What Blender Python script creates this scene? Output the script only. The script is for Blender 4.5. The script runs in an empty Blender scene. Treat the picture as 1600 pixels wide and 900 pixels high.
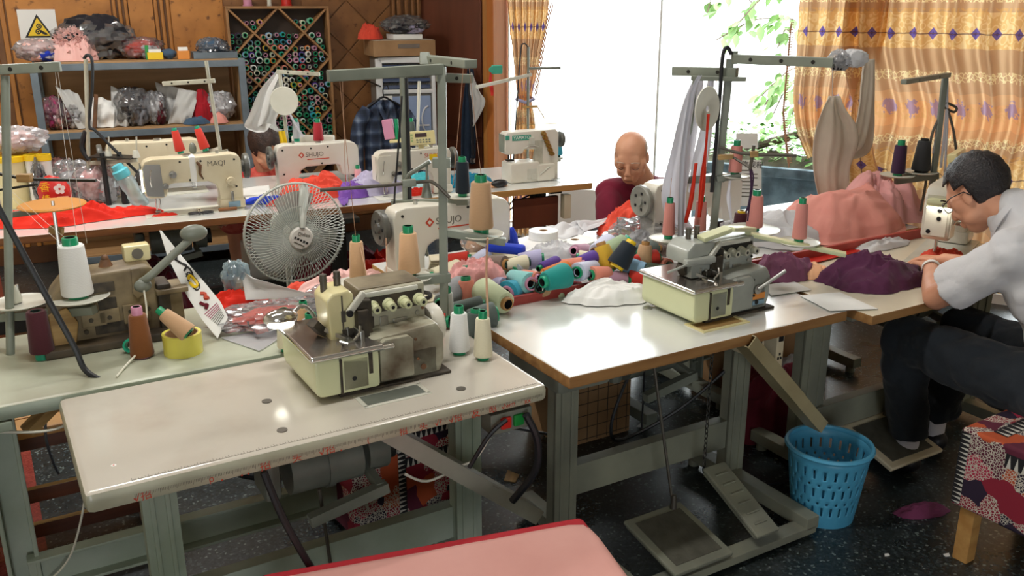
import bpy, bmesh, math, random
from mathutils import Vector, Matrix, Quaternion, noise
PI = math.pi
rad = math.radians
SC = bpy.context.scene
COL = SC.collection
# camera
CAM_H, FPX = 1.75, 1420.0
PITCH = math.atan(450.0 / 1420.0)
cd = bpy.data.cameras.new('camera')
cam = bpy.data.objects.new('camera', cd)
COL.objects.link(cam)
cam.location = (0, 0, CAM_H)
cam.rotation_euler = (PI / 2 - PITCH, 0, 0)
cd.sensor_width = 36.0
cd.lens = 36.0 * FPX / 1600.0
cd.clip_start = 0.05
cd.clip_end = 200
SC.camera = cam
# world: even white overcast sky
w = bpy.data.worlds.new('overcast_sky')
SC.world = w
w.use_nodes = True
bgn = w.node_tree.nodes['Background']
bgn.inputs['Color'].default_value = (0.93, 0.97, 1.0, 1)
bgn.inputs['Strength'].default_value = 6.5
# view
SC.view_settings.view_transform = 'Standard'
SC.view_settings.look = 'None'
SC.view_settings.gamma = 1.0
SC.view_settings.use_curve_mapping = False
SC.view_settings.exposure = 0.32
SC.cycles.max_bounces = 7
SC.cycles.diffuse_bounces = 4
SC.cycles.transparent_max_bounces = 16
SC.cycles.caustics_reflective = False
SC.cycles.caustics_refractive = False
SC.cycles.sample_clamp_indirect = 6.0
# added fill lights (unseen ceiling tubes, hung further down)
TO, TA = Vector((-0.907, 1.699, 0)), rad(30.4)
TU, TV = Vector((math.cos(TA), math.sin(TA), 0)), Vector((-math.sin(TA), math.cos(TA), 0))
BO, BA = Vector((-1.733, 6.833, 0)), rad(24)
BU, BV = Vector((math.cos(BA), math.sin(BA), 0)), Vector((-math.sin(BA), math.cos(BA), 0))
CORNER = BO + BU * 1.133
EO, EA = Vector((-2.259, 3.895, 0)), rad(24.9)
EU, EV = Vector((math.cos(EA), math.sin(EA), 0)), Vector((-math.sin(EA), math.cos(EA), 0))
WA = rad(-30)
WU, WN = Vector((math.cos(WA), math.sin(WA), 0)), Vector((math.sin(WA), -math.cos(WA), 0))   # along the wall, into the room
CEIL = 3.15
def fill_tube_light(p, rz, power, place):
 fx = empty('added_ceiling_light', 'added white twin tube fill light ' + place, 'ceiling light', p, rz, 'added tube fill lights')
 m = MB(); m.box((0, 0, .03), (1.25, .12, .05), bev=.01); m.done('housing', MT['white_paint'], fx)
 for s in (-1, 1):
  m = MB(); m.cyl((-.6, s * .03, -.012), (.6, s * .03, -.012), .013, n=10); m.done('tube', MT['tube_glow'], fx)
 ld = bpy.data.lights.new('fill_tube_light', 'AREA'); ld.shape = 'RECTANGLE'; ld.size = 1.2; ld.size_y = .1
 ld.energy = power; ld.color = (1.0, .97, .93)
 lo = bpy.data.objects.new('fill_tube_lamp', ld); COL.objects.link(lo); lo.parent = fx; lo.location = (0, 0, -.03)
# helpers
def lin(c):
 return tuple((v / 12.92 if v <= .04045 else ((v + .055) / 1.055) ** 2.4) for v in c)
def hx(s):
 return lin(tuple(int(s[i:i + 2], 16) / 255 for i in (0, 2, 4)))
def at(px, py, z):
 """the point at height z that the photograph shows at pixel (px, py)"""
 x = (px - 800) / FPX; y = -(py - 450) / FPX
 c, s = math.cos(PITCH), math.sin(PITCH)
 r = Vector((x, c + y * s, -s + y * c))
 return Vector((0, 0, CAM_H)) + r * ((z - CAM_H) / r.z)
def atY(px, py, Y):
 x = (px - 800) / FPX; y = -(py - 450) / FPX
 c, s = math.cos(PITCH), math.sin(PITCH)
 r = Vector((x, c + y * s, -s + y * c))
 return Vector((0, 0, CAM_H)) + r * (Y / r.y)
def T(u, v, z=0):
 p = TO + TU * u + TV * v
 return Vector((p.x, p.y, z))
def Et(u, v, z=0):
 p = EO + EU * u + EV * v
 return Vector((p.x, p.y, z))
def Bk(u, v, z=0):
 """back wall frame: u along the wall to the right, v out into the room"""
 p = BO + BU * u - BV * v
 return Vector((p.x, p.y, z))
def Wn(u, v, z=0):
 p = CORNER + WU * u + WN * v
 return Vector((p.x, p.y, z))
class MB:
 """collects shapes; done() links them as ONE mesh object"""
 def __init__(s):
  s.bm = bmesh.new()
 def _new(s, verts, M=None, mi=0):
  if M is not None:
   bmesh.ops.transform(s.bm, matrix=M, verts=verts)
  if mi:
   for f in {f for v in verts for f in v.link_faces}:
    f.material_index = mi
 def box(s, c, d, R=None, bev=0.0, mi=0, seg=2):
  r = bmesh.ops.create_cube(s.bm, size=1.0)
  vs = r['verts']
  for v in vs:
   v.co = Vector((v.co.x * d[0], v.co.y * d[1], v.co.z * d[2]))
  if bev > 0:
   es = list({e for v in vs for e in v.link_edges})
   g = bmesh.ops.bevel(s.bm, geom=es, offset=min(bev, min(d) * .49), segments=seg, affect='EDGES', profile=.5)
   vs = list({v for f in g['faces'] for v in f.verts} | {v for v in vs if v.is_valid})
   fs = set(g['faces'])
   for v in list(vs):
    for f in v.link_faces:
     fs.add(f)
   vs = list({v for f in fs for v in f.verts})
  M = Matrix.Translation(Vector(c))
  if R is not None:
   M = M @ R.to_4x4()
  s._new(vs, M, mi)
  return s
 def bar(s, p0, p1, w, h, bev=0.0, mi=0, up=(0, 0, 1)):
  p0, p1 = Vector(p0), Vector(p1)
  d = p1 - p0; L = d.length; d.normalize()
  u = Vector(up)
  if abs(d.dot(u)) > .98:
   u = Vector((0, 1, 0))
  y = u.cross(d).normalized(); z = d.cross(y)
  R = Matrix((d, y, z)).transposed()
  return s.box((p0 + p1) / 2, (L, w, h), R, bev, mi)
 def cyl(s, p0, p1, r0, r1=None, n=16, mi=0, caps=True):
  if r1 is None:
   r1 = r0
  p0, p1 = Vector(p0), Vector(p1)
  d = p1 - p0
  q = Vector((0, 0, 1)).rotation_difference(d.normalized())
  r = bmesh.ops.create_cone(s.bm, cap_ends=caps, segments=n, radius1=r0, radius2=max(r1, 1e-5), depth=d.length)
  s._new(r['verts'], Matrix.Translation((p0 + p1) / 2) @ q.to_matrix().to_4x4(), mi)
  return s
 def ball(s, c, r, n=12, mi=0, sc=(1, 1, 1), R=None):
  g = bmesh.ops.create_uvsphere(s.bm, u_segments=n, v_segments=max(6, n // 2 + 2), radius=r)
  M = Matrix.Translation(Vector(c))
  if R is not None:
   M = M @ R.to_4x4()
  s._new(g['verts'], M @ Matrix.Diagonal((sc[0], sc[1], sc[2], 1)), mi)
  return s
 def tube(s, pts, r, n=6, mi=0, closed=False, smooth=0):
  pts = [Vector(p) for p in pts]
  if smooth:
   pts = spline(pts, smooth)
  N = len(pts); rings = []
  prev = None
  for i, p in enumerate(pts):
   if closed:
    t = (pts[(i + 1) % N] - pts[i - 1])
   else:
    t = pts[min(i + 1, N - 1)] - pts[max(i - 1, 0)]
   if t.length < 1e-9:
    t = Vector((0, 0, 1))
   t.normalize()
   if prev is None:
    a = Vector((0, 0, 1)) if abs(t.z) < .9 else Vector((1, 0, 0))
    x = t.cross(a).normalized()
   else:
    x = (prev - t * prev.dot(t))
    x = x.normalized() if x.length > 1e-6 else t.orthogonal().normalized()
   prev = x
   y = t.cross(x)
   rr = r[i] if isinstance(r, (list, tuple)) and not smooth else (r if not isinstance(r, (list, tuple)) else r[min(int(i / (N - 1) * (len(r) - 1) + .5), len(r) - 1)])
   rings.append([s.bm.verts.new(p + (x * math.cos(2 * PI * k / n) + y * math.sin(2 * PI * k / n)) * rr) for k in range(n)])
  for i in range(N if closed else N - 1):
   a, b = rings[i], rings[(i + 1) % N]
   for k in range(n):
    f = s.bm.faces.new((a[k], a[(k + 1) % n], b[(k + 1) % n], b[k])); f.material_index = mi
  if not closed:
   for rg, fl in ((rings[0], True), (rings[-1], False)):
    f = s.bm.faces.new(rg[::-1] if fl else rg); f.material_index = mi
  return s
 def lathe(s, prof, n=20, M=None, mi=0):
  """prof: [(r, z)]; closed at the ends when r = 0"""
  rings = []; allv = []
  for r, z in prof:
   if r <= 1e-6:
    v = s.bm.verts.new((0, 0, z)); rings.append([v]); allv.append(v)
   else:
    rg = [s.bm.verts.new((r * math.cos(2 * PI * k / n), r * math.sin(2 * PI * k / n), z)) for k in range(n)]
    rings.append(rg); allv += rg
  mis = mi if isinstance(mi, (list, tuple)) else [mi] * (len(prof) - 1)
  for i in range(len(rings) - 1):
   a, b = rings[i], rings[i + 1]
   for k in range(n):
    k2 = (k + 1) % n
    if len(a) == 1 and len(b) == 1:
     continue
    if len(a) == 1:
     f = s.bm.faces.new((a[0], b[k2], b[k]))
    elif len(b) == 1:
     f = s.bm.faces.new((a[k], a[k2], b[0]))
    else:
     f = s.bm.faces.new((a[k], a[k2], b[k2], b[k]))
    f.material_index = mis[i]
  if M is not None:
   bmesh.ops.transform(s.bm, matrix=M, verts=allv)
  return s
 def prism(s, poly, y0, y1, bev=0.0, M=None, mi=0, plane='xz'):
  """extrude a 2-d outline"""
  def P3(a, b, t):
   return (a, t, b) if plane == 'xz' else ((a, b, t) if plane == 'xy' else (t, a, b))
  lo = [s.bm.verts.new(P3(a, b, y0)) for a, b in poly]
  hi = [s.bm.verts.new(P3(a, b, y1)) for a, b in poly]
  n = len(poly); fs = [s.bm.faces.new(lo), s.bm.faces.new(hi[::-1])]
  for k in range(n):
   fs.append(s.bm.faces.new((lo[k], hi[k], hi[(k + 1) % n], lo[(k + 1) % n])))
  bmesh.ops.recalc_face_normals(s.bm, faces=fs)
  vs = lo + hi
  if bev > 0:
   es = list({e for v in vs for e in v.link_edges})
   if bev < 0.0005 or True:
    es = [e for e in es if any(abs(f.normal.dot(g.normal)) < .86 for f in e.link_faces for g in e.link_faces)]
   g = bmesh.ops.bevel(s.bm, geom=es, offset=bev, segments=2, affect='EDGES', profile=.5, clamp_overlap=True)
   fs = set(g['faces'])
   for v in {v for f in fs for v in f.verts}:
    for f in v.link_faces:
     fs.add(f)
   vs = list({v for f in fs for v in f.verts})
  s._new(vs, M, mi)
  return s
 def grid(s, fn, nu, nv, mi=0, closed_u=False):
  V = [[s.bm.verts.new(fn(i / (nu if closed_u else nu - 1), j / (nv - 1))) for i in range(nu)] for j in range(nv)]
  for j in range(nv - 1):
   for i in range(nu if closed_u else nu - 1):
    i2 = (i + 1) % nu
    f = s.bm.faces.new((V[j][i], V[j][i2], V[j + 1][i2], V[j + 1][i])); f.material_index = mi
  return s
 def done(s, name, mat, parent=None, loc=None, rz=None, smooth=True, ang=38, solid=0, sub=0, rot=None):
  me = bpy.data.meshes.new(name)
  s.bm.normal_update()
  s.bm.to_mesh(me); s.bm.free()
  for m in (mat if isinstance(mat, (list, tuple)) else [mat]):
   me.materials.append(m)
  if smooth:
   me.polygons.foreach_set('use_smooth', [True] * len(me.polygons))
   me.set_sharp_from_angle(angle=rad(ang))
  o = bpy.data.objects.new(name, me); COL.objects.link(o)
  if parent:
   o.parent = parent
  if loc is not None:
   o.location = loc
  if rz is not None:
   o.rotation_euler = (0, 0, rz)
  if rot is not None:
   o.rotation_euler = rot
  if solid:
   md = o.modifiers.new('thickness', 'SOLIDIFY'); md.thickness = solid; md.offset = 0
  if smooth and len(me.polygons) < 500:
   md = o.modifiers.new('flat_faces', 'WEIGHTED_NORMAL'); md.keep_sharp = True
  if sub:
   md = o.modifiers.new('smooth', 'SUBSURF'); md.levels = md.render_levels = sub
  return o
def spline(pts, k):
 out = []
 n = len(pts)
 for i in range(n - 1):
  p0, p1, p2, p3 = pts[max(i - 1, 0)], pts[i], pts[i + 1], pts[min(i + 2, n - 1)]
  for j in range(k):
   t = j / k
   out.append(.5 * ((2 * p1) + (p2 - p0) * t + (2 * p0 - 5 * p1 + 4 * p2 - p3) * t * t + (3 * p1 - p0 - 3 * p2 + p3) * t ** 3))
 out.append(pts[-1])
 return out
def tag(o, label, cat, group=None, kind=None):
 if label: o['label'] = label
 if cat: o['category'] = cat
 if group: o['group'] = group
 if kind: o['kind'] = kind
 return o
def empty(name, label, cat, loc=(0, 0, 0), rz=0.0, group=None):
 o = bpy.data.objects.new(name, None); COL.objects.link(o)
 o.empty_display_size = .05
 o.location = loc; o.rotation_euler = (0, 0, rz)
 return tag(o, label, cat, group)
def struct(o):
 o['kind'] = 'structure'
 return o
def text(name, s, size, mat, parent, M, ext=.0006, ax='CENTER'):
 cu = bpy.data.curves.new(name, 'FONT'); cu.body = s; cu.size = size; cu.extrude = ext
 cu.align_x = ax; cu.align_y = 'CENTER'; cu.resolution_u = 3
 t = bpy.data.objects.new(name + '_src', cu); COL.objects.link(t)
 dg = bpy.context.evaluated_depsgraph_get()
 me = bpy.data.meshes.new_from_object(t.evaluated_get(dg))
 bpy.data.objects.remove(t); bpy.data.curves.remove(cu)
 me.materials.clear(); me.materials.append(mat)
 o = bpy.data.objects.new(name, me); COL.objects.link(o)
 if parent: o.parent = parent
 o.matrix_local = M
 return o
def face_M(p, xdir, nrm):
 """matrix that lays text on a surface: x along xdir, facing nrm"""
 n = Vector(nrm).normalized(); x = Vector(xdir).normalized(); y = n.cross(x)
 M = Matrix((x, y, n)).transposed().to_4x4()
 M.translation = Vector(p)
 return M
# materials
MT = {}
def mat(name, c, rough=.5, metal=0.0, c2=None, scale=8.0, amt=.5, bump=0.0, bscale=60.0, spec=.5, stretch=None, alpha=None, trans=0.0, emit=None, estr=1.0, coat=0.0, lo=.35, hi=.65, sheen=0.0):
 m = bpy.data.materials.new(name); m.use_nodes = True
 nt = m.node_tree; b = nt.nodes['Principled BSDF']
 c = hx(c) if isinstance(c, str) else c
 b.inputs['Base Color'].default_value = (*c, 1)
 b.inputs['Roughness'].default_value = rough; b.inputs['Metallic'].default_value = metal
 b.inputs['Specular IOR Level'].default_value = spec
 b.inputs['Coat Weight'].default_value = coat; b.inputs['Coat Roughness'].default_value = .12
 if sheen: b.inputs['Sheen Weight'].default_value = sheen
 if trans: b.inputs['Transmission Weight'].default_value = trans
 if alpha is not None: b.inputs['Alpha'].default_value = alpha
 if emit is not None:
  e = hx(emit) if isinstance(emit, str) else emit
  b.inputs['Emission Color'].default_value = (*e, 1); b.inputs['Emission Strength'].default_value = estr
 if c2 is not None or bump:
  tc = nt.nodes.new('ShaderNodeTexCoord'); mp = nt.nodes.new('ShaderNodeMapping')
  nt.links.new(tc.outputs['Object'], mp.inputs['Vector'])
  if stretch: mp.inputs['Scale'].default_value = stretch
 if c2 is not None:
  c2 = hx(c2) if isinstance(c2, str) else c2
  nz = nt.nodes.new('ShaderNodeTexNoise'); nz.inputs['Scale'].default_value = scale; nz.inputs['Detail'].default_value = 5
  nt.links.new(mp.outputs['Vector'], nz.inputs['Vector'])
  rp = nt.nodes.new('ShaderNodeValToRGB')
  rp.color_ramp.elements[0].position = lo; rp.color_ramp.elements[1].position = hi
  rp.color_ramp.elements[0].color = (*c, 1); rp.color_ramp.elements[1].color = (*c2, 1)
  nt.links.new(nz.outputs['Fac'], rp.inputs['Fac']); nt.links.new(rp.outputs['Color'], b.inputs['Base Color'])
 if bump:
  n2 = nt.nodes.new('ShaderNodeTexNoise'); n2.inputs['Scale'].default_value = bscale; n2.inputs['Detail'].default_value = 3
  nt.links.new(mp.outputs['Vector'], n2.inputs['Vector'])
  bp = nt.nodes.new('ShaderNodeBump'); bp.inputs['Strength'].default_value = bump; bp.inputs['Distance'].default_value = .01
  nt.links.new(n2.outputs['Fac'], bp.inputs['Height']); nt.links.new(bp.outputs['Normal'], b.inputs['Normal'])
 MT[name] = m
 return m
def thin(name, tint=(1, 1, 1), gloss=.12, rough=.1, dens=0.0, dcol=(1, 1, 1)):
 """clear sheet: see-through with a gloss; dens = share of milky diffuse"""
 m = bpy.data.materials.new(name); m.use_nodes = True; nt = m.node_tree
 for n in list(nt.nodes): nt.nodes.remove(n)
 out = nt.nodes.new('ShaderNodeOutputMaterial'); tr = nt.nodes.new('ShaderNodeBsdfTransparent'); gl = nt.nodes.new('ShaderNodeBsdfGlossy')
 tr.inputs['Color'].default_value = (*tint, 1); gl.inputs['Roughness'].default_value = rough
 mx = nt.nodes.new('ShaderNodeMixShader'); fr = nt.nodes.new('ShaderNodeFresnel'); fr.inputs['IOR'].default_value = 1.45
 ma = nt.nodes.new('ShaderNodeMath'); ma.operation = 'ADD'; ma.inputs[1].default_value = gloss; ma.use_clamp = True
 nt.links.new(fr.outputs[0], ma.inputs[0]); nt.links.new(ma.outputs[0], mx.inputs[0])
 nt.links.new(tr.outputs[0], mx.inputs[1]); nt.links.new(gl.outputs[0], mx.inputs[2])
 last = mx
 if dens:
  df = nt.nodes.new('ShaderNodeBsdfDiffuse'); df.inputs['Color'].default_value = (*dcol, 1)
  tl = nt.nodes.new('ShaderNodeBsdfTranslucent'); tl.inputs['Color'].default_value = (*dcol, 1)
  m1 = nt.nodes.new('ShaderNodeMixShader'); m1.inputs[0].default_value = .4
  nt.links.new(df.outputs[0], m1.inputs[1]); nt.links.new(tl.outputs[0], m1.inputs[2])
  m2 = nt.nodes.new('ShaderNodeMixShader'); m2.inputs[0].default_value = dens
  nt.links.new(mx.outputs[0], m2.inputs[1]); nt.links.new(m1.outputs[0], m2.inputs[2]); last = m2
 nt.links.new(last.outputs[0], out.inputs['Surface'])
 MT[name] = m
 return m
def cloth_mat(name, c, c2=None, tl=.0, scale=5, bump=.15, rough=.9):
 """woven cloth; tl = share of light let through"""
 m = mat(name, c, rough, c2=c2, scale=scale, bump=max(bump, .3), bscale=26, spec=.15, sheen=.1)
 if tl:
  nt = m.node_tree; b = nt.nodes['Principled BSDF']; out = nt.nodes['Material Output']
  t = nt.nodes.new('ShaderNodeBsdfTranslucent'); mx = nt.nodes.new('ShaderNodeMixShader'); mx.inputs[0].default_value = tl
  src = b.inputs['Base Color'].links
  if src: nt.links.new(src[0].from_socket, t.inputs['Color'])
  else: t.inputs['Color'].default_value = b.inputs['Base Color'].default_value
  nt.links.new(b.outputs[0], mx.inputs[1]); nt.links.new(t.outputs[0], mx.inputs[2]); nt.links.new(mx.outputs[0], out.inputs['Surface'])
 return m
def nodes_of(m):
 return m.node_tree, m.node_tree.nodes['Principled BSDF']
mat('white_paint', 'e8e6df', .45)
mat('tube_glow', 'ffffff', .5, emit='fff6e8', estr=4.0)
mat('steel_grey', '7f8479', .4, c2='6b7066', scale=6, bump=.02)
mat('steel_green', '878d80', .45, c2='6e7468', scale=5, bump=.03)
mat('leg_green', 'a3aea0', .45, c2='87937f', scale=4, bump=.03)
mat('leg_olive', '8f917f', .5, c2='74766a', scale=4, bump=.03)
mat('chrome', 'd9d9d9', .12, 1.0)
mat('dull_chrome', 'b5b5b0', .3, 1.0)
mat('dark_metal', '33332f', .45, .6)
mat('rod_brown', '5d5850', .45, .5)
mat('black_plastic', '16171a', .4)
mat('black_cable', '1a1c20', .45)
mat('white_cable', 'd8d6c6', .5)
mat('cream_paint', 'ddd3b8', .35, c2='cfc3a4', scale=5, coat=.2)
mat('white_machine', 'dedbd0', .32, c2='d2cdbd', scale=4, coat=.2)
mat('grey_machine', 'bab9a8', .35, c2='8f8b78', scale=9, lo=.45, hi=.75, coat=.15)
mat('clean_machine', 'a9ada6', .35, c2='8f938b', scale=6, coat=.15)
mat('grimy_top', '857a63', .5, c2='463a2c', scale=9, lo=.38, hi=.66)
mat('dirty_machine', 'aaa792', .42, c2='5a4a37', scale=8, lo=.44, hi=.72, coat=.1)
mat('pale_green', 'd6d9b0', .35, c2='cbcfa4', scale=3, coat=.2)
mat('old_brown', '8c7c5c', .5, c2='574832', scale=9, lo=.35, hi=.7, bump=.06)
mat('old_brown_dark', '4d412f', .55, c2='2f271d', scale=10)
mat('cream_yellow', 'e4dcae', .3, c2='d6c98f', scale=6, coat=.2)
mat('rust', '7a5233', .6, c2='4e3826', scale=20)
mat('grime', '2b261f', .7, c2='4a4133', scale=30)
mat('oak_edge', 'a97f4e', .5, c2='8a6138', scale=10, stretch=(.3, 3, 3), bump=.05)
mat('brown_edge', '8f5a2c', .5, c2='6d4220', scale=12, stretch=(.3, 3, 3), bump=.1)
mat('pale_wood', 'c89a5c', .5, c2='b07f45', scale=7, stretch=(.2, 3, 3))
mat('raw_wood', 'b9975f', .6, c2='957444', scale=9, stretch=(.3, 4, 4))
mat('dark_wood', '6c3a25', .4, c2='4f2a1b', scale=8, stretch=(.4, 3, 3))
mat('red_wood', 'b0433a', .5, c2='93332d', scale=9)
mat('laminate_white', 'd8dad6', .2, coat=1.0, c2='cfd0ca', scale=2.2, spec=.6)
mat('laminate_warm', 'c0baae', .17, coat=.25, c2='9c8d7c', scale=2.6, lo=.48, hi=.85, spec=.6)
mat('laminate_cream', 'd9d2bd', .28, c2='cfc6ae', scale=2.0)
mat('laminate_green', 'aeb39f', .4, c2='8a8570', scale=3.0, lo=.4, hi=.75)
mat('cap_green', '0f8a5c', .35)
mat('cap_teal', '1d9a78', .35)
mat('cap_pink', 'c98aa6', .4)
mat('cap_brown', 'a57a45', .5)
mat('cap_dark', '0b3a2c', .4)
mat('hole_dark', '1a1a18', .8)
mat('plate_white', 'd3d3c8', .35, c2='bdbcae', scale=4)
mat('plate_amber', 'd9964a', .3)
mat('paper_white', 'e6e6e2', .7)
mat('ink_black', '1c1c1c', .6)
mat('ink_red', 'c2452a', .6)
mat('ink_grey', '6b675c', .6)
mat('card_brown', 'a3805a', .75, c2='8f6d49', scale=6)
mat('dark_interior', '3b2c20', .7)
mat('thread_white', 'dcd9cf', .7)
mat('thread_peach', 'c79b7e', .7)
mat('lamp_white', 'ffffff', .4, emit='fffbe8', estr=7.0)
mat('yellow_plain', 'e9c41c', .4)
mat('red_plastic', 'c22a22', .35)
mat('green_plastic', '1c8a3c', .35)
mat('skin', 'd9a184', .5, c2='cf9274', scale=9, spec=.35)
mat('skin_b', 'cf9e80', .5, c2='c48f72', scale=9, spec=.35)
mat('hair_black', '17151a', .5, c2='2a2526', scale=60, bump=.6, bscale=160)
mat('hair_grey', 'a79484', .6, c2='b8a08c', scale=30)
mat('hair_brown', '3a2216', .5, c2='241510', scale=40, bump=.5, bscale=140)
thin('window_glass', (.97, .99, .98), .0, .02)
thin('clear_bag', (.97, .97, .98), .10, .16, .14, (.86, .86, .88))
thin('milky_bag', (.95, .95, .96), .10, .2, .38, (.88, .88, .9))
thin('bottle_clear', (.86, .95, .97), .08, .1, .3, (.7, .86, .9))
def yarn(name, c):
 """thread wound on a cone: fine cross-wound ridges"""
 c = hx(c) if isinstance(c, str) else c
 m = bpy.data.materials.new(name); m.use_nodes = True; nt, b = nodes_of(m)
 b.inputs['Roughness'].default_value = .75; b.inputs['Specular IOR Level'].default_value = .3; b.inputs['Sheen Weight'].default_value = .15
 tc = nt.nodes.new('ShaderNodeTexCoord'); wv = nt.nodes.new('ShaderNodeTexWave')
 wv.bands_direction = 'Z'; wv.inputs['Scale'].default_value = 130; wv.inputs['Distortion'].default_value = 3.5; wv.inputs['Detail'].default_value = 2
 nt.links.new(tc.outputs['Object'], wv.inputs['Vector'])
 rp = nt.nodes.new('ShaderNodeValToRGB'); k = .86
 rp.color_ramp.elements[0].color = (c[0] * k, c[1] * k, c[2] * k, 1); rp.color_ramp.elements[1].color = (*c, 1)
 nt.links.new(wv.outputs['Fac'], rp.inputs['Fac']); nt.links.new(rp.outputs['Color'], b.inputs['Base Color'])
 bp = nt.nodes.new('ShaderNodeBump'); bp.inputs['Strength'].default_value = .25; bp.inputs['Distance'].default_value = .003
 nt.links.new(wv.outputs['Fac'], bp.inputs['Height']); nt.links.new(bp.outputs['Normal'], b.inputs['Normal'])
 MT[name] = m
 return m
YC = dict(white='e9e9e6', cream='e6dfc2', peach='e0b48a', rose='d98f86', red='d33a2c', crimson='a5232e', maroon='4a1a24', brown='7d4a20', tan='c39d77',
          mustard='c8a12c', yellow='e6cf4a', sage='9fb391', pale_green='c9d3ad', teal='16908a', aqua='8fd0cf', sky='8fb6d6', turquoise='2f9db8', navy='14202c',
          charcoal='2e3033', grey='8d8f92', slate='56615c', lavender='b7b3d6', violet='5a3a96', plum='3a1d3e', royal='233a9c', silver='b9bcc0', olive='3f4a36', pink='e6a5ac',
          mauve='b98fa3', orange='d9792f', salmon='e08a74', mint='7fc6a4', mole='7a6a60', forest='1f5a3a', lilac='cfd3ea')
for _k, _c in YC.items():
 yarn('yarn_' + _k, _c)
_mesh_cache = {}
def cached(key, build, name, mats):
 """one mesh per kind, shared by every copy"""
 if key not in _mesh_cache:
  m = MB(); build(m)
  o = m.done(name, mats)
  _mesh_cache[key] = o.data
  bpy.data.objects.remove(o)
 return _mesh_cache[key]
def child(name, me, parent):
 o = bpy.data.objects.new(name, me); COL.objects.link(o)
 if parent: o.parent = parent
 return o
def cone(label, p, colour, h=.12, r0=.03, r1=.021, cap='cap_green', axis=(0, 0, 1), group=None, name='thread_cone', low=.014, top=.02, ri=.012):
 """a cone of thread; p = middle of its base (the wide end), axis points to the narrow end"""
 e = empty(name, label, 'thread cone', p, 0, group)
 e.rotation_mode = 'QUATERNION'
 e.rotation_quaternion = Vector((0, 0, 1)).rotation_difference(Vector(axis).normalized())
 ym = cached(('y', colour, h, r0, r1, low), lambda m: m.lathe([(ri, low), (r0 * .96, low), (r0, low + .006), (r1, low + h - .004), (r1 * .9, low + h), (ri, low + h)], 22), 'yarn', MT['yarn_' + colour])
 child('yarn', ym, e)
 a, b = max(ri + .004, r0 * .62), max(ri, r1 * .62)
 tm = cached(('t', cap, h, r0, r1, low, top), lambda m: m.lathe([(a * .75, 0), (a, 0), (a, low + .001), (b, low + h), (b, low + h + top - .003), (b * .92, low + h + top), (b * .7, low + h + top), (b * .7, low + h - .01), (a * .75, low), (a * .75, 0)], 18, mi=[0, 0, 0, 0, 0, 0, 1, 1, 1]), 'tube', [MT[cap], MT['hole_dark']])
 child('tube', tm, e)
 return e
MT['laminate_white'].node_tree.nodes['Principled BSDF'].inputs['Coat Roughness'].default_value = .2
# soft things
def n3(p, s=1.0, seed=0.0):
 return noise.noise(Vector((p[0] * s + seed * 7.13, p[1] * s - seed * 3.7, p[2] * s + seed * 1.9)))
def heap_fn(a, b, h, seed, folds=1.0, flat=.5, rag=.18, peak=(0, 0), fs=1.0):
 def fn(i, j):
  th = 2 * PI * i; r = j
  R = 1 + rag * (n3((math.cos(th) * 1.6, math.sin(th) * 1.6, 0), 1.3, seed) + .6 * n3((math.cos(th) * 4, math.sin(th) * 4, 1), 1.3, seed))
  x = math.cos(th) * r * R; y = math.sin(th) * r * R
  px, py = x - peak[0] * (1 - r), y - peak[1] * (1 - r)
  base = max(0, 1 - r ** 2.2) ** flat
  wx = x + .55 * n3((x, y, 0), 1.9, seed + 1); wy = y + .55 * n3((x, y, 3), 1.9, seed + 2)
  f1 = max(0, 1 - abs(n3((wx, wy, 0), 1.5 * fs, seed)) * 2.6); f2 = max(0, 1 - abs(n3((wx * 1.3, wy * .8, 7), 3.1 * fs, seed)) * 2.4)
  lump = .5 + .6 * n3((x, y, 9), 1.3, seed)
  z = h * base * (.38 + .45 * lump) + folds * min(a, b) / max(1, fs) ** .5 * base ** .6 * (.27 * f1 ** 1.4 + .13 * f2 ** 1.3)
  if r > .93: z = max(z * .5, .0015)
  return Vector((px * a + peak[0] * a * (1 - r), py * b + peak[1] * b * (1 - r), max(z, .0015)))
 return fn
def heap(name, label, cat, p, a, b, h, material, seed, rz=0.0, group=None, folds=1.0, flat=.75, rag=.18, parent=None, nu=96, nv=32, fs=1.0, mi=0, tilt=None):
 m = MB(); m.grid(heap_fn(a, b, h, seed, folds, flat, rag, fs=fs), nu, nv, closed_u=True)
 o = m.done(name, material, parent, p, rz, ang=80)
 bm = bmesh.new(); bm.from_mesh(o.data); bmesh.ops.remove_doubles(bm, verts=bm.verts, dist=1e-6)
 bm.to_mesh(o.data); bm.free()
 if tilt: o.rotation_euler = (tilt[0], tilt[1], rz)
 if label: tag(o, label, cat, group)
 return o
def sheet(rows, nu=24, nv=30, amp=.012, waves=4, seed=0.0, thick=.002, wob=.01, amp_fn=None, ph=0.0):
 """cloth hanging or lying between a left and a right edge; rows = [(left point, right point)]"""
 L = spline([Vector(r[0]) for r in rows], 10); R = spline([Vector(r[1]) for r in rows], 10)
 m = MB()
 def fn(i, j):
  t = j * (len(L) - 1); k = min(int(t), len(L) - 2); f = t - k
  l = L[k].lerp(L[k + 1], f); r = R[k].lerp(R[k + 1], f)
  d = r - l
  dn = (L[k + 1] - L[k]) + (R[k + 1] - R[k])
  n = d.cross(dn)
  n = n.normalized() if n.length > 1e-9 else Vector((0, -1, 0))
  A = amp * (amp_fn(j) if amp_fn else 1)
  q = i + .05 * n3((i * 2, j * 2, 0), 1.0, seed)
  o = A * (math.sin(2 * PI * waves * q + ph + 1.2 * n3((j * 2, 0, 0), 1.0, seed)) + .45 * math.sin(2 * PI * waves * 1.93 * q + 2.1 * seed))
  o += wob * n3((i * 3, j * 3, 0), 1.0, seed + 4)
  return l + d * i + n * o
 m.grid(fn, nu, nv)
 return m
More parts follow.
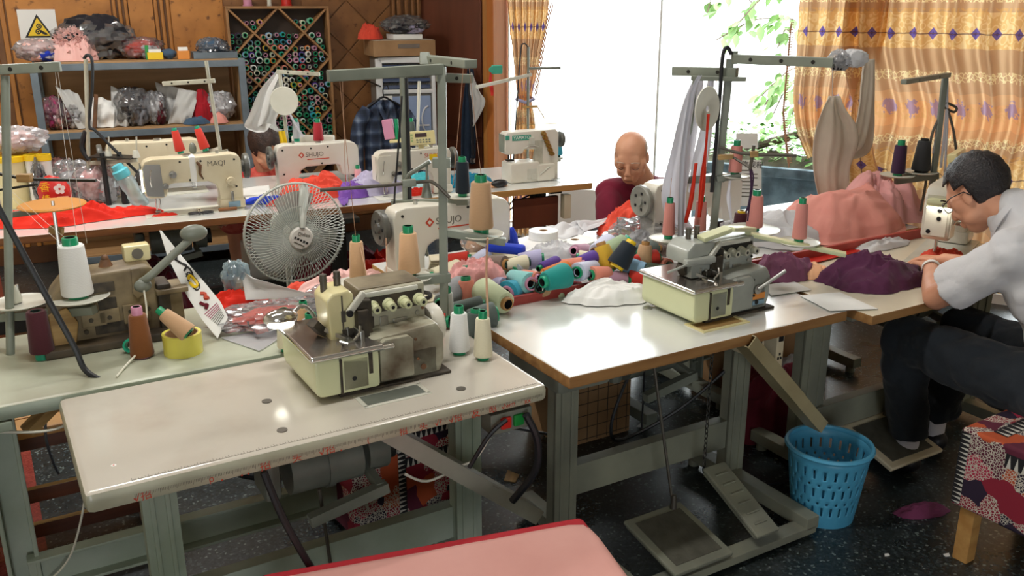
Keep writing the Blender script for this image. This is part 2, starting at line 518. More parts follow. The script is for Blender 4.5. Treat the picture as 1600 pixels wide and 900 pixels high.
def blob(c, d, seed, n=22, rough=.22, fs=1.6, flat_bottom=True, pinch=0.0):
 """crumpled bag or bundle; c = middle of its base, d = sizes"""
 m = MB()
 def fn(i, j):
  th = 2 * PI * i; ph = PI * (j - .5)
  v = Vector((math.cos(ph) * math.cos(th), math.cos(ph) * math.sin(th), math.sin(ph)))
  k = 1 + rough * (n3(v, fs, seed) + .9 * (.5 - abs(n3(v, fs * 2.3, seed + 3)) * 2) + .5 * n3(v, fs * 4.6, seed + 5))
  if pinch and v.z > 0: k *= 1 - pinch * v.z ** 1.5
  q = Vector((v.x * d[0] * .5 * k, v.y * d[1] * .5 * k, (v.z * k * .5 + .5) * d[2]))
  if flat_bottom: q.z = max(q.z, .0)
  return q + Vector(c)
 m.grid(fn, n * 2, n, closed_u=True)
 bmesh.ops.remove_doubles(m.bm, verts=m.bm.verts, dist=1e-5)
 return m
# the room
def wood(name, a, b, scale=5, rough=.45, stretch=None, knots=True):
 m = mat(name, a, rough, c2=b, scale=scale, lo=.3, hi=.72, stretch=stretch, spec=.4)
 nt, bs = nodes_of(m)
 if knots:
  tc = nt.nodes.new('ShaderNodeTexCoord'); nz = nt.nodes.new('ShaderNodeTexNoise'); nz.inputs['Scale'].default_value = 22; nz.inputs['Detail'].default_value = 6
  nt.links.new(tc.outputs['Object'], nz.inputs['Vector'])
  rp = nt.nodes.new('ShaderNodeValToRGB'); rp.color_ramp.elements[0].position = .60; rp.color_ramp.elements[1].position = .74
  nt.links.new(nz.outputs['Fac'], rp.inputs['Fac'])
  mx = nt.nodes.new('ShaderNodeMix'); mx.data_type = 'RGBA'; src = bs.inputs['Base Color'].links[0].from_socket
  nt.links.new(rp.outputs['Color'], mx.inputs[0]); nt.links.new(src, mx.inputs[6]); mx.inputs[7].default_value = (*hx('5a3316'), 1)
  nt.links.new(mx.outputs[2], bs.inputs['Base Color'])
 return m
wood('burl', 'c48540', '9c642c')
wood('burl_shaded', '8f6339', '6e4727')  # same burl wood, with the shade of the unlit part in its colour
wood('trim_wood', 'bb7f40', 'a0682f', knots=False, stretch=(4, 4, .3))
wood('trim_dark', '5f3d22', '4a2d18', knots=False)
wood('brown_wall', '6b3a26', '57301f', scale=3, knots=False, stretch=(3, 3, .4))
wood('orange_wood', 'b8702f', 'aa6429', rough=.7, scale=4, knots=False, stretch=(4, 4, .3))
m = bpy.data.materials.new('terrazzo'); m.use_nodes = True; MT['terrazzo'] = m
nt, b = nodes_of(m)
tc = nt.nodes.new('ShaderNodeTexCoord')
vo = nt.nodes.new('ShaderNodeTexVoronoi'); vo.inputs['Scale'].default_value = 130
nt.links.new(tc.outputs['Object'], vo.inputs['Vector'])
r1 = nt.nodes.new('ShaderNodeValToRGB'); e = r1.color_ramp.elements
e[0].position = .0; e[0].color = (*hx('1b211f'), 1); e[1].position = .86; e[1].color = (*hx('30373a'), 1)
x_ = e.new(.955); x_.color = (*hx('454f51'), 1); x_ = e.new(.985); x_.color = (*hx('6e7976'), 1)
sx = nt.nodes.new('ShaderNodeSeparateColor'); nt.links.new(vo.outputs['Color'], sx.inputs[0])
nt.links.new(sx.outputs[0], r1.inputs['Fac'])
r2 = nt.nodes.new('ShaderNodeValToRGB'); e = r2.color_ramp.elements
e[0].color = (*hx('6d2a26'), 1); e[1].color = (*hx('8a4038'), 1)
nt.links.new(sx.outputs[1], r2.inputs['Fac'])
sp = nt.nodes.new('ShaderNodeSeparateXYZ'); nt.links.new(tc.outputs['Object'], sp.inputs[0])
ma = nt.nodes.new('ShaderNodeMath'); ma.operation = 'PINGPONG'; ma.inputs[1].default_value = 4.0
ad = nt.nodes.new('ShaderNodeMath'); ad.operation = 'ADD'; ad.inputs[1].default_value = 0.20 + 40
nt.links.new(sp.outputs[0], ad.inputs[0]); nt.links.new(ad.outputs[0], ma.inputs[0])
lt = nt.nodes.new('ShaderNodeMath'); lt.operation = 'LESS_THAN'; lt.inputs[1].default_value = .115; nt.links.new(ma.outputs[0], lt.inputs[0])
mx = nt.nodes.new('ShaderNodeMix'); mx.data_type = 'RGBA'
nt.links.new(lt.outputs[0], mx.inputs[0]); nt.links.new(r1.outputs['Color'], mx.inputs[6]); nt.links.new(r2.outputs['Color'], mx.inputs[7])
nt.links.new(mx.outputs[2], b.inputs['Base Color'])
nz = nt.nodes.new('ShaderNodeTexNoise'); nz.inputs['Scale'].default_value = 3; nt.links.new(tc.outputs['Object'], nz.inputs['Vector'])
mr = nt.nodes.new('ShaderNodeMapRange'); mr.inputs[3].default_value = .16; mr.inputs[4].default_value = .42
nt.links.new(nz.outputs['Fac'], mr.inputs[0]); nt.links.new(mr.outputs[0], b.inputs['Roughness'])
LW = -2.9                        # left wall, along the back wall
END = Wn(5.28, 0)
BL = Bk(LW, 0)
FL = Bk(LW, 9.4)
FR = Vector((END.x, FL.y - .6, 0))
m = MB()
Ri = Matrix.Rotation(-TA, 3, 'Z')
vs = [m.bm.verts.new(Ri @ (p - TO)) for p in (BL, FL, FR, END, CORNER)]
m.bm.faces.new(vs)
lo = [m.bm.verts.new(v.co - Vector((0, 0, .1))) for v in vs]
m.bm.faces.new(lo[::-1])
for k in range(5):
 m.bm.faces.new((vs[k], lo[k], lo[(k + 1) % 5], vs[(k + 1) % 5]))
bmesh.ops.recalc_face_normals(m.bm, faces=m.bm.faces)
struct(m.done('floor', MT['terrazzo'], None, TO, TA, smooth=False))
m = MB()
vs = [m.bm.verts.new(p + Vector((0, 0, CEIL))) for p in (BL, FL, FR, END, CORNER)]
hi = [m.bm.verts.new(v.co + Vector((0, 0, .1))) for v in vs]
m.bm.faces.new(vs); m.bm.faces.new(hi[::-1])
for k in range(5):
 m.bm.faces.new((vs[k], hi[k], hi[(k + 1) % 5], vs[(k + 1) % 5]))
mat('ceiling_paint', 'd9d4c8', .9)
struct(m.done('ceiling', MT['ceiling_paint'], smooth=False))
def wall_box(p, q, z0, z1, out, th, name, material, parent=None):
 """wall from p to q; thickness th on the side of out"""
 m = MB(); d = (q - p); n = Vector(out).normalized() * th
 lo = [p, q, q + n, p + n]
 a = [m.bm.verts.new((v.x, v.y, z0)) for v in lo]; c = [m.bm.verts.new((v.x, v.y, z1)) for v in lo]
 m.bm.faces.new(a); m.bm.faces.new(c[::-1])
 for k in range(4):
  m.bm.faces.new((a[k], c[k], c[(k + 1) % 4], a[(k + 1) % 4]))
 bmesh.ops.recalc_face_normals(m.bm, faces=m.bm.faces)
 return m.done(name, material, parent, smooth=False)
mat('plaster', 'cfc6b2', .9)
wb = struct(wall_box(BL, CORNER, 0, CEIL, BV, .15, 'wall_back', MT['burl_shaded']))
wl = struct(wall_box(FL, BL, 0, CEIL, -BU, .15, 'wall_left', MT['plaster']))
we = struct(wall_box(END, FR, 0, CEIL, (1, 0, 0), .15, 'wall_end', MT['plaster']))
fd = (FR - FL).normalized(); fn = Vector((fd.y, -fd.x, 0))
LF = (FR - FL).length
wf = struct(wall_box(FL, FL + fd * .9, 0, CEIL, fn, .15, 'wall_front', MT['plaster']))
for a_, b_, z0, z1 in ((.9, 2.3, 2.2, CEIL), (2.3, LF, 0, CEIL)):
 wall_box(FL + fd * a_, FL + fd * b_, z0, z1, fn, .15, 'segment', MT['plaster'], wf)
def back_piece(u0, u1, z0, z1, th, name, material, bev=.004):
 m = MB(); m.box((0, 0, 0), (u1 - u0, th, z1 - z0), bev=bev)
 p = Bk((u0 + u1) / 2, th / 2 + .001, (z0 + z1) / 2)
 o = m.done(name, MT[material], wb, p, BA)
 return o
for u0, u1 in ((-2.88, -1.80), (-1.69, -1.055), (-.955, -.79), (-.69, -.33)):
 back_piece(u0 + .004, u1 - .004, .12, CEIL - .02, .018, 'panel', 'burl')
for uc, wd in ((-1.78, .03), (-1.71, .03), (-1.04, .022), (-1.005, .022), (-.967, .022), (-.778, .024), (-.74, .024), (-.70, .024), (.902, .024), (.945, .03), (1.005, .024), (1.055, .022), (1.10, .022)):
 back_piece(uc - wd / 2, uc + wd / 2, .12, CEIL - .02, .04, 'trim', 'trim_wood' if uc < 0 else 'burl_shaded', .006)
back_piece(LW + .02, 1.11, 0, .12, .03, 'baseboard', 'trim_dark')
def clip(poly, axis, lim, keep_less):
 out = []
 for i in range(len(poly)):
  p, q = poly[i], poly[(i + 1) % len(poly)]
  ip = (p[axis] <= lim) == keep_less; iq = (q[axis] <= lim) == keep_less
  if ip: out.append(p)
  if ip != iq:
   t = (lim - p[axis]) / (q[axis] - p[axis])
   out.append((p[0] + (q[0] - p[0]) * t, p[1] + (q[1] - p[1]) * t))
 return out
hd = .183
tiles_n = 0
for i in range(-1, 5):
 for j in range(0, 17):
  if (i + j) % 2: continue
  cx, cz = .18 + i * hd, .1 + j * hd
  k = hd - .006
  poly = [(cx - k, cz), (cx, cz - k), (cx + k, cz), (cx, cz + k)]
  for ax_, lm, less in ((0, .22, False), (0, .883, True), (1, .13, False), (1, CEIL - .02, True)):
   poly = clip(poly, ax_, lm, less) if poly else poly
  if len(poly) < 3: continue
  m = MB(); m.prism([(a - cx, b2 - cz) for a, b2 in poly], -.014, 0, bev=.002)
  o = m.done('tile', MT['burl_shaded'], wb, Bk(cx, .001, cz), BA, smooth=False)
  tiles_n += 1
# window wall (wall_right)
WT = .22
O0, O1, OZ0, OZ1 = .667, 4.83, .06, 2.92
wr = struct(wall_box(Wn(0, 0), Wn(O0 - .08, 0), 0, CEIL, -WN, WT, 'wall_right', MT['brown_wall']))
wall_box(Wn(O1, 0), Wn(5.28, 0), 0, CEIL, -WN, WT, 'segment', MT['plaster'], wr)
wall_box(Wn(O0 - .08, 0), Wn(O1, 0), OZ1, CEIL, -WN, WT, 'segment', MT['plaster'], wr)
wall_box(Wn(O0 - .08, 0), Wn(O1, 0), -.02, OZ0, -WN, WT, 'sill', MT['white_paint'], wr)
for z0, z1 in ((.12, .70), (.74, 1.12), (1.16, CEIL - .02)):
 m = MB(); m.box((0, 0, 0), (O0 - .16, .014, z1 - z0), bev=.004)
 m.done('panel', MT['brown_wall'], wr, Wn((O0 - .1) / 2 + .01, .008, (z0 + z1) / 2), WA)
for k, (a_, b_) in enumerate(((O0 - .10, O0 - .06), (O0 - .06, O0 - .0))):
 m = MB(); m.box((0, 0, 0), (b_ - a_, .03 + .02 * k, CEIL), bev=.006)
 m.done('trim', MT['trim_wood' if k == 0 else 'orange_wood'], wr, Wn((a_ + b_) / 2, .012, CEIL / 2), WA)
o = wall_box(Wn(O0 - .08, .0), Wn(O0, .0), OZ0, OZ1, -WN, WT, 'trim_1', MT['orange_wood']); struct(o)
edges = [O0 + .01, 1.89, 3.07, 4.02, O1]
for k in range(4):
 a_, b_ = edges[k], edges[k + 1]
 wdw = bpy.data.objects.new('window_%d' % (k + 1), None); COL.objects.link(wdw); struct(wdw)
 wdw.location = Wn((a_ + b_) / 2, -WT + .05, (OZ0 + OZ1) / 2); wdw.rotation_euler = (0, 0, WA)
 W_, H_ = b_ - a_, OZ1 - OZ0
 m = MB()
 fw = .006
 for sx_ in (-1, 1):
  m.box((sx_ * (W_ / 2 - fw / 2), 0, 0), (fw, .025, H_), bev=.004)
 for sz_ in (-1, 1):
  m.box((0, 0, sz_ * (H_ / 2 - fw / 2)), (W_ - 2 * fw, .025, fw), bev=.004)
 m.done('frame', MT['white_paint'], wdw)
 m = MB(); m.box((0, 0, 0), (W_ - 2 * fw + .01, .006, H_ - 2 * fw + .01))
 m.done('pane', MT['window_glass'], wdw, smooth=False)
def portal(p, nrm, sx_, sy_):
 ld = bpy.data.lights.new('sky_portal', 'AREA'); ld.shape = 'RECTANGLE'; ld.size = sx_; ld.size_y = sy_
 ld.cycles.is_portal = True
 o = bpy.data.objects.new('sky_portal', ld); COL.objects.link(o)
 o.location = p; o.rotation_mode = 'QUATERNION'; o.rotation_quaternion = Vector((0, 0, -1)).rotation_difference(Vector(nrm))
 return o
pm = portal(Wn((O0 + O1) / 2, -WT - .02, (OZ0 + OZ1) / 2), WN, 1, 1)
pm.rotation_mode = 'XYZ'; pm.rotation_euler = (PI / 2, 0, WA + PI); pm.rotation_euler = (-PI / 2, 0, WA)
pm.data.size = O1 - O0; pm.data.size_y = OZ1 - OZ0
pc = FL + fd * 1.6
pf = portal(Vector((pc.x, pc.y, 1.1)) + fn * .17, -fn, 1, 1)
pf.rotation_mode = 'XYZ'; pf.rotation_euler = (PI / 2, 0, math.atan2(fd.y, fd.x)); pf.data.size = 1.4; pf.data.size_y = 2.2
# outside
mat('patio_stone', 'd8d8d2', .8, c2='c8c8c0', scale=2)
m = MB()
vs = [m.bm.verts.new(p) for p in (Wn(-14, -WT - .001, -.06), Wn(20, -WT - .001, -.06), Wn(20, -40, -.06), Wn(-14, -40, -.06))]
m.bm.faces.new(vs)
o = m.done('ground', MT['patio_stone'], smooth=False); struct(o)
mat('leaf', '5f8a4a', .5, c2='8fae62', scale=3)
mat('leaf_dark', '5c8f45', .5, c2='86b35a', scale=3)
mat('bark', '6a5748', .8, c2='4d3f35', scale=12, bump=.3)
mat('pond_liner', '8296a3', .3, c2='54646f', scale=9, bump=.1)
mat('soil', '4b4335', .9, c2='5e5a3c', scale=14)
def leaf_mesh(key, L, wd):
 def b(m):
  pts = [(0, 0), (.3, .5), (.6, .42), (1, 0)]
  top = [m.bm.verts.new((x * L, y * wd, -.12 * L * x * x)) for x, y in pts]
  mid = [top[0]] + [m.bm.verts.new((x * L, 0, -.12 * L * x * x - .04 * L)) for x, y in pts[1:3]] + [top[3]]
  bot = [top[0]] + [m.bm.verts.new((x * L, -y * wd, -.12 * L * x * x)) for x, y in pts[1:3]] + [top[3]]
  for a_, c_ in ((top, mid), (mid, bot)):
   m.bm.faces.new((a_[0], a_[1], c_[1])); m.bm.faces.new((a_[1], a_[2], c_[2], c_[1])); m.bm.faces.new((a_[2], a_[3], c_[2]))
 return cached(key, b, 'leaf', MT['leaf'])
rnd = random.Random(5)
tree = empty('tree', 'leafy tree with drooping branches outside the window', 'tree', Wn(3.5, -2.9, -.06), 0)
inv = Vector(tree.location)
m = MB(); m.tube([Vector((0, 0, 0)), Vector((.05, 0, .9)), Vector((-.1, .1, 1.9)), Vector((-.2, .2, 3.2))], [.11, .09, .07, .03], n=8, smooth=4); m.done('trunk', MT['bark'], tree)
LM = leaf_mesh('leaf1', .13, .075); LM2 = leaf_mesh('leaf2', .17, .08)
nleaf = 0
for (px, py, qx, qy, nl) in ((1245, -30, 1150, 40, 22), (1240, 30, 1120, 62, 26), (1245, -50, 1130, -10, 18), (1235, 50, 1215, 75, 10), (1245, 105, 1195, 165, 20), (1240, 130, 1190, 150, 18), (1250, 150, 1230, 215, 14), (1130, -40, 1105, 20, 10), (1100, -60, 1175, 5, 12), (1250, 120, 1205, 185, 12)):
 Y = 7.7 + rnd.random() * .8
 a_, b_ = atY(px, py, Y) - inv, atY(qx, qy, Y - .2) - inv
 md_ = (a_ + b_) / 2 + Vector((0, 0, .08))
 pts = spline([a_, md_, b_], 6)
 m = MB(); m.tube(pts, .006, n=5); br = m.done('branch', MT['bark'], tree)
 for k in range(nl):
  p = pts[min(len(pts) - 1, int(rnd.random() ** .7 * len(pts)))]
  o = child('leaf', LM if rnd.random() < .6 else LM2, br)
  o.location = p + Vector((rnd.uniform(-.07, .07), rnd.uniform(-.12, .12), rnd.uniform(-.07, .04)))
  o.rotation_euler = (rnd.uniform(-.6, .6), rnd.uniform(.1, 1.1), rnd.uniform(1.5, 5.0)); o.scale = (rnd.uniform(.7, 1.15),) * 3
  nleaf += 1
pl = empty('planter', 'long dark stone planter filled with creeping plants outside the glass', 'planter', Wn(3.15, -.85, -.06), WA)
m = MB(); m.box((0, 0, .33), (2.2, .6, .66), bev=.02); m.done('trough', MT['pond_liner'], pl)
m = MB(); m.box((0, .31, .64), (2.24, .06, .07), bev=.01); m.box((0, -.31, .64), (2.24, .06, .07), bev=.01); m.done('rim', MT['pond_liner'], pl)
m = MB(); m.grid(lambda i, j: Vector(((i - .5) * 2.1, (j - .5) * .5, .66 + .1 * max(0, n3((i * 9, j * 4, 0), 1.0, 2) + .5) * math.sin(PI * j))), 50, 14); m.done('soil', MT['soil'], pl)
m = MB()
for k in range(1500):
 x, y = rnd.uniform(-1.05, 1.05), rnd.uniform(-.28, .28)
 z = .70 + rnd.random() * .34 * (1 - abs(y) * 2.2)
 r_ = rnd.uniform(.02, .04); an = rnd.random() * 6.28; tl = rnd.uniform(-.6, .6)
 ax_ = Vector((math.cos(an), math.sin(an), tl)); bx_ = Vector((-math.sin(an), math.cos(an), rnd.uniform(-.5, .5))) * .55
 c_ = Vector((x, y, z))
 vs = [m.bm.verts.new(c_ + ax_ * r_), m.bm.verts.new(c_ + bx_ * r_), m.bm.verts.new(c_ - ax_ * r_), m.bm.verts.new(c_ - bx_ * r_)]
 m.bm.faces.new(vs)
o = m.done('foliage', MT['leaf_dark'], pl, smooth=False); o['kind'] = 'stuff'
m = MB(); m.tube([(-.9, .1, .7), (-.45, .05, .86), (-.05, 0, 1.0), (.5, .1, 1.25)], [.035, .03, .03, .02], n=8, smooth=5); m.done('vine_stem', MT['bark'], pl)
# curtains
def curtain_material():
 m = bpy.data.materials.new('curtain_cloth'); m.use_nodes = True; nt, b = nodes_of(m)
 N = nt.nodes.new; Lk = nt.links.new
 uv = N('ShaderNodeUVMap'); sp = N('ShaderNodeSeparateXYZ'); Lk(uv.outputs[0], sp.inputs[0])
 def math_(op, a, c=None, d=None):
  n = N('ShaderNodeMath'); n.operation = op
  for k, v in enumerate((a, c, d)):
   if v is None: continue
   if isinstance(v, (int, float)): n.inputs[k].default_value = v
   else: Lk(v, n.inputs[k])
  return n.outputs[0]
 def ramp(fac, stops, interp='CONSTANT'):
  r = N('ShaderNodeValToRGB'); r.color_ramp.interpolation = interp; e = r.color_ramp.elements
  for k, (p, c) in enumerate(stops):
   c = hx(c) if isinstance(c, str) else (c, c, c)
   x = e[k] if k < 2 else e.new(p)
   x.position = p; x.color = (*c, 1)
  Lk(fac, r.inputs[0]); return r.outputs[0]
 def mix(f, a, c):
  n = N('ShaderNodeMix'); n.data_type = 'RGBA'; Lk(f, n.inputs[0]); Lk(a, n.inputs[6])
  if isinstance(c, str): n.inputs[7].default_value = (*hx(c), 1)
  else: Lk(c, n.inputs[7])
  return n.outputs[2]
 P = .80
 v = math_('FRACT', math_('DIVIDE', math_('SUBTRACT', 3.285, sp.outputs[1]), P))     # 0 at z = 1.865 - 0.72 ... downwards
 base = ramp(v, [(0, 'e9c996'), (.245, 'c7a17d'), (.40, 'cfa986'), (.55, 'e1b78c'), (.62, 'ecb986'), (.80, 'dfaf82'), (.88, 'c7a17d')])
 nz = N('ShaderNodeTexVoronoi'); nz.inputs['Scale'].default_value = 26; nz.feature = 'SMOOTH_F1'; Lk(uv.outputs[0], nz.inputs[0])
 fig = ramp(nz.outputs[0], [(0, 1.0), (.30, 0.0), (.42, 1.0), (.56, 0.0)])
 zone = ramp(v, [(0, 1.0), (.245, 0.0), (.38, .0), (.62, .45), (.74, 0.0), (.97, 1.0)])
 col = mix(math_('MULTIPLY', fig, math_('MULTIPLY', zone, .75)), base, 'd9ab6c')
 wv = N('ShaderNodeTexVoronoi'); wv.inputs['Scale'].default_value = 40; wv.feature = 'DISTANCE_TO_EDGE'; Lk(uv.outputs[0], wv.inputs[0])
 lace = ramp(wv.outputs[0], [(0, 1.0), (.09, 0.0)])
 lz = ramp(v, [(0, 0.0), (.40, 1.0), (.47, 0.0), (.86, 1.0), (.93, 0.0)])
 col = mix(math_('MULTIPLY', lace, lz), col, 'efdcae')
 uu = math_('SUBTRACT', math_('FRACT', math_('DIVIDE', sp.outputs[0], .15)), .5)
 dd = math_('ADD', math_('MULTIPLY', math_('ABSOLUTE', uu), .15 / .034), math_('MULTIPLY', math_('ABSOLUTE', math_('SUBTRACT', v, .145)), P / .034))
 col = mix(math_('LESS_THAN', dd, 1.0), col, '6d5a9a')
 col = mix(math_('LESS_THAN', dd, .35), col, '4a3f80')
 ln = math_('LESS_THAN', math_('ABSOLUTE', math_('SUBTRACT', v, .145)), .004)
 col = mix(math_('MULTIPLY', ln, .8), col, '6a4a4a')
 u2 = math_('SUBTRACT', math_('FRACT', math_('DIVIDE', sp.outputs[0], .19)), .5)
 ex = math_('MULTIPLY', u2, .19 / .042); ey = math_('MULTIPLY', math_('SUBTRACT', v, .66), P / .042)
 nf = N('ShaderNodeTexNoise'); nf.inputs['Scale'].default_value = 45; Lk(uv.outputs[0], nf.inputs[0])
 rr = math_('ADD', math_('SQRT', math_('ADD', math_('MULTIPLY', ex, ex), math_('MULTIPLY', ey, ey))), math_('MULTIPLY', math_('SUBTRACT', nf.outputs[0], .5), 2.6))
 col = mix(math_('MULTIPLY', math_('LESS_THAN', rr, 1.0), .75), col, '9a86b4')
 Lk(col, b.inputs['Base Color']); b.inputs['Roughness'].default_value = .75; b.inputs['Specular IOR Level'].default_value = .2
 t = N('ShaderNodeBsdfTranslucent'); Lk(col, t.inputs['Color'])
 mx = N('ShaderNodeMixShader'); mx.inputs[0].default_value = .52
 Lk(b.outputs[0], mx.inputs[1]); Lk(t.outputs[0], mx.inputs[2]); Lk(mx.outputs[0], nt.nodes['Material Output'].inputs['Surface'])
 MT['curtain_cloth'] = m
curtain_material()
def uv_curtain(o, width, nu, nv):
 """uv in metres: along the unfolded cloth, and the height above the floor"""
 me = o.data; ul = me.uv_layers.new(name='UVMap')
 for li, l in enumerate(me.loops):
  vi = l.vertex_index
  ul.data[li].uv = ((vi % nu) / (nu - 1) * width, me.vertices[vi].co.z)
def curtain(name, label, rows, width, waves, amp, seed, nu=120, nv=60, amp_fn=None, parent=None, wob=.02):
 m = sheet(rows, nu, nv, amp, waves, seed, wob=wob, amp_fn=amp_fn)
 o = m.done(name, MT['curtain_cloth'], parent, ang=180)
 uv_curtain(o, width, nu, nv)
 if label: tag(o, label, 'curtain')
 return o
ec = empty('tied_curtain', 'narrow patterned orange curtain tied at the waist beside the brown wall', 'curtain', (0, 0, 0))
c0 = lambda px, py, Y=6.66: atY(px, py, Y)
curtain('drape', None, [(c0(770, -330), c0(880, -330)), (c0(793, 0), c0(858, 0)), (c0(801, 80), c0(846, 80)), (c0(806, 130), c0(836, 130)), (c0(810, 157), c0(831, 157)), (c0(806, 185), c0(836, 190)), (c0(802, 260), c0(840, 260)), (c0(800, 365), c0(842, 368))],
  .9, 6, .035, 3.0, nu=110, nv=70, parent=ec)
m = MB(); m.tube([c0(807, 155, 6.61), c0(821, 160, 6.56), c0(834, 155, 6.61), c0(828, 151, 6.71), c0(812, 151, 6.71)], .012, n=6, closed=True); m.done('tie_band', MT['yarn_lavender'], ec)
m = MB()
for k in range(46):
 t = k / 45
 px = 859 - 25 * t ** .8 + (0 if k % 2 else 1.5); py = 4 + 140 * t
 p = c0(px, py, 6.64); m.tube([p, p + Vector((.012, 0, -.012)), p + Vector((.016, 0, -.04))], .004, n=4)
o = m.done('fringe', MT['thread_peach'], ec); o['kind'] = 'stuff'
wnp = lambda t, z, v=.10: Wn(t, v, z)
er = empty('wide_curtain', 'wide patterned orange curtain with violet diamonds covering the right of the window', 'curtain', (0, 0, 0))
curtain('short_drape', None, [(wnp(2.800, 2.96), wnp(3.444, 2.96)), (wnp(2.87, 1.7), wnp(3.400, 1.7)), (wnp(2.89, 1.35, .13), wnp(3.333, 1.35)), (wnp(2.90, 1.18, .15), wnp(3.311, 1.2)), (wnp(2.94, .98, .16), wnp(3.277, 1.05)), (wnp(3.022, .80, .14), wnp(3.244, .92))],
  .8, 5, .045, 1.0, nu=90, nv=50, parent=er)
curtain('long_drape', None, [(wnp(3.177, 2.96, .14), wnp(4.888, 2.96, .14)), (wnp(3.155, 1.7, .15), wnp(4.888, 1.7, .14)), (wnp(3.200, 1.35, .17), wnp(4.888, 1.35, .14)), (wnp(3.289, 1.1, .18), wnp(4.888, 1.1, .14)), (wnp(3.289, .85, .18), wnp(4.888, .85, .14)), (wnp(3.311, .6, .18), wnp(4.888, .6, .14)), (wnp(3.311, .1, .18), wnp(4.888, .1, .14))],
  2.4, 11, .07, 2.0, nu=220, nv=60, parent=er)
m = sheet([(wnp(3.30, 1.36, .24), wnp(3.36, 1.36, .24)), (wnp(3.27, 1.15, .25), wnp(3.38, 1.15, .25)), (wnp(3.28, .9, .25), wnp(3.42, .9, .25)), (wnp(3.30, .6, .25), wnp(3.52, .62, .25)), (wnp(3.32, .3, .25), wnp(3.56, .32, .25))], 24, 50, .012, 1.5, 5, wob=.01)
o = m.done('border_strip', MT['curtain_cloth'], er, ang=180)
ul = o.data.uv_layers.new(name='UVMap')
for li, lp_ in enumerate(o.data.loops):
 vi = lp_.vertex_index
 ul.data[li].uv = (o.data.vertices[vi].co.z * 1.2, 3.285 - .8 * (.145 + ((vi % 24) / 23 - .45) * .22))
m = MB()
for k in range(60):
 t = k / 59
 z = 1.62 - .85 * t
 p = wnp(2.86 + .2 * max(0, t - .6) ** 1.2, z, .13); q = Vector(WU) * -.014
 m.tube([p, p + q, p + q * 1.5 + Vector((0, 0, -.035))], .004, n=4)
o = m.done('fringe', MT['thread_peach'], er); o['kind'] = 'stuff'
m = MB(); m.cyl(Wn(.69, .1, 2.98), Wn(5.0, .1, 2.98), .014, n=10)
tag(m.done('curtain_rail', MT['dull_chrome']), 'metal curtain rail above the tall window', 'curtain rail')
# ceiling tubes added out of view to fill in the dim parts
for p, rz, pw, pl_ in ((T(.4, .2, CEIL - .06), TA, 26, 'over the ruler table'), (T(2.2, 1.3, CEIL - .06), TA, 18, 'over the heap of cones'), (T(.2, 2.9, CEIL - .06), TA, 48, 'over the back row tables')):
 fill_tube_light(p, rz, pw, pl_)
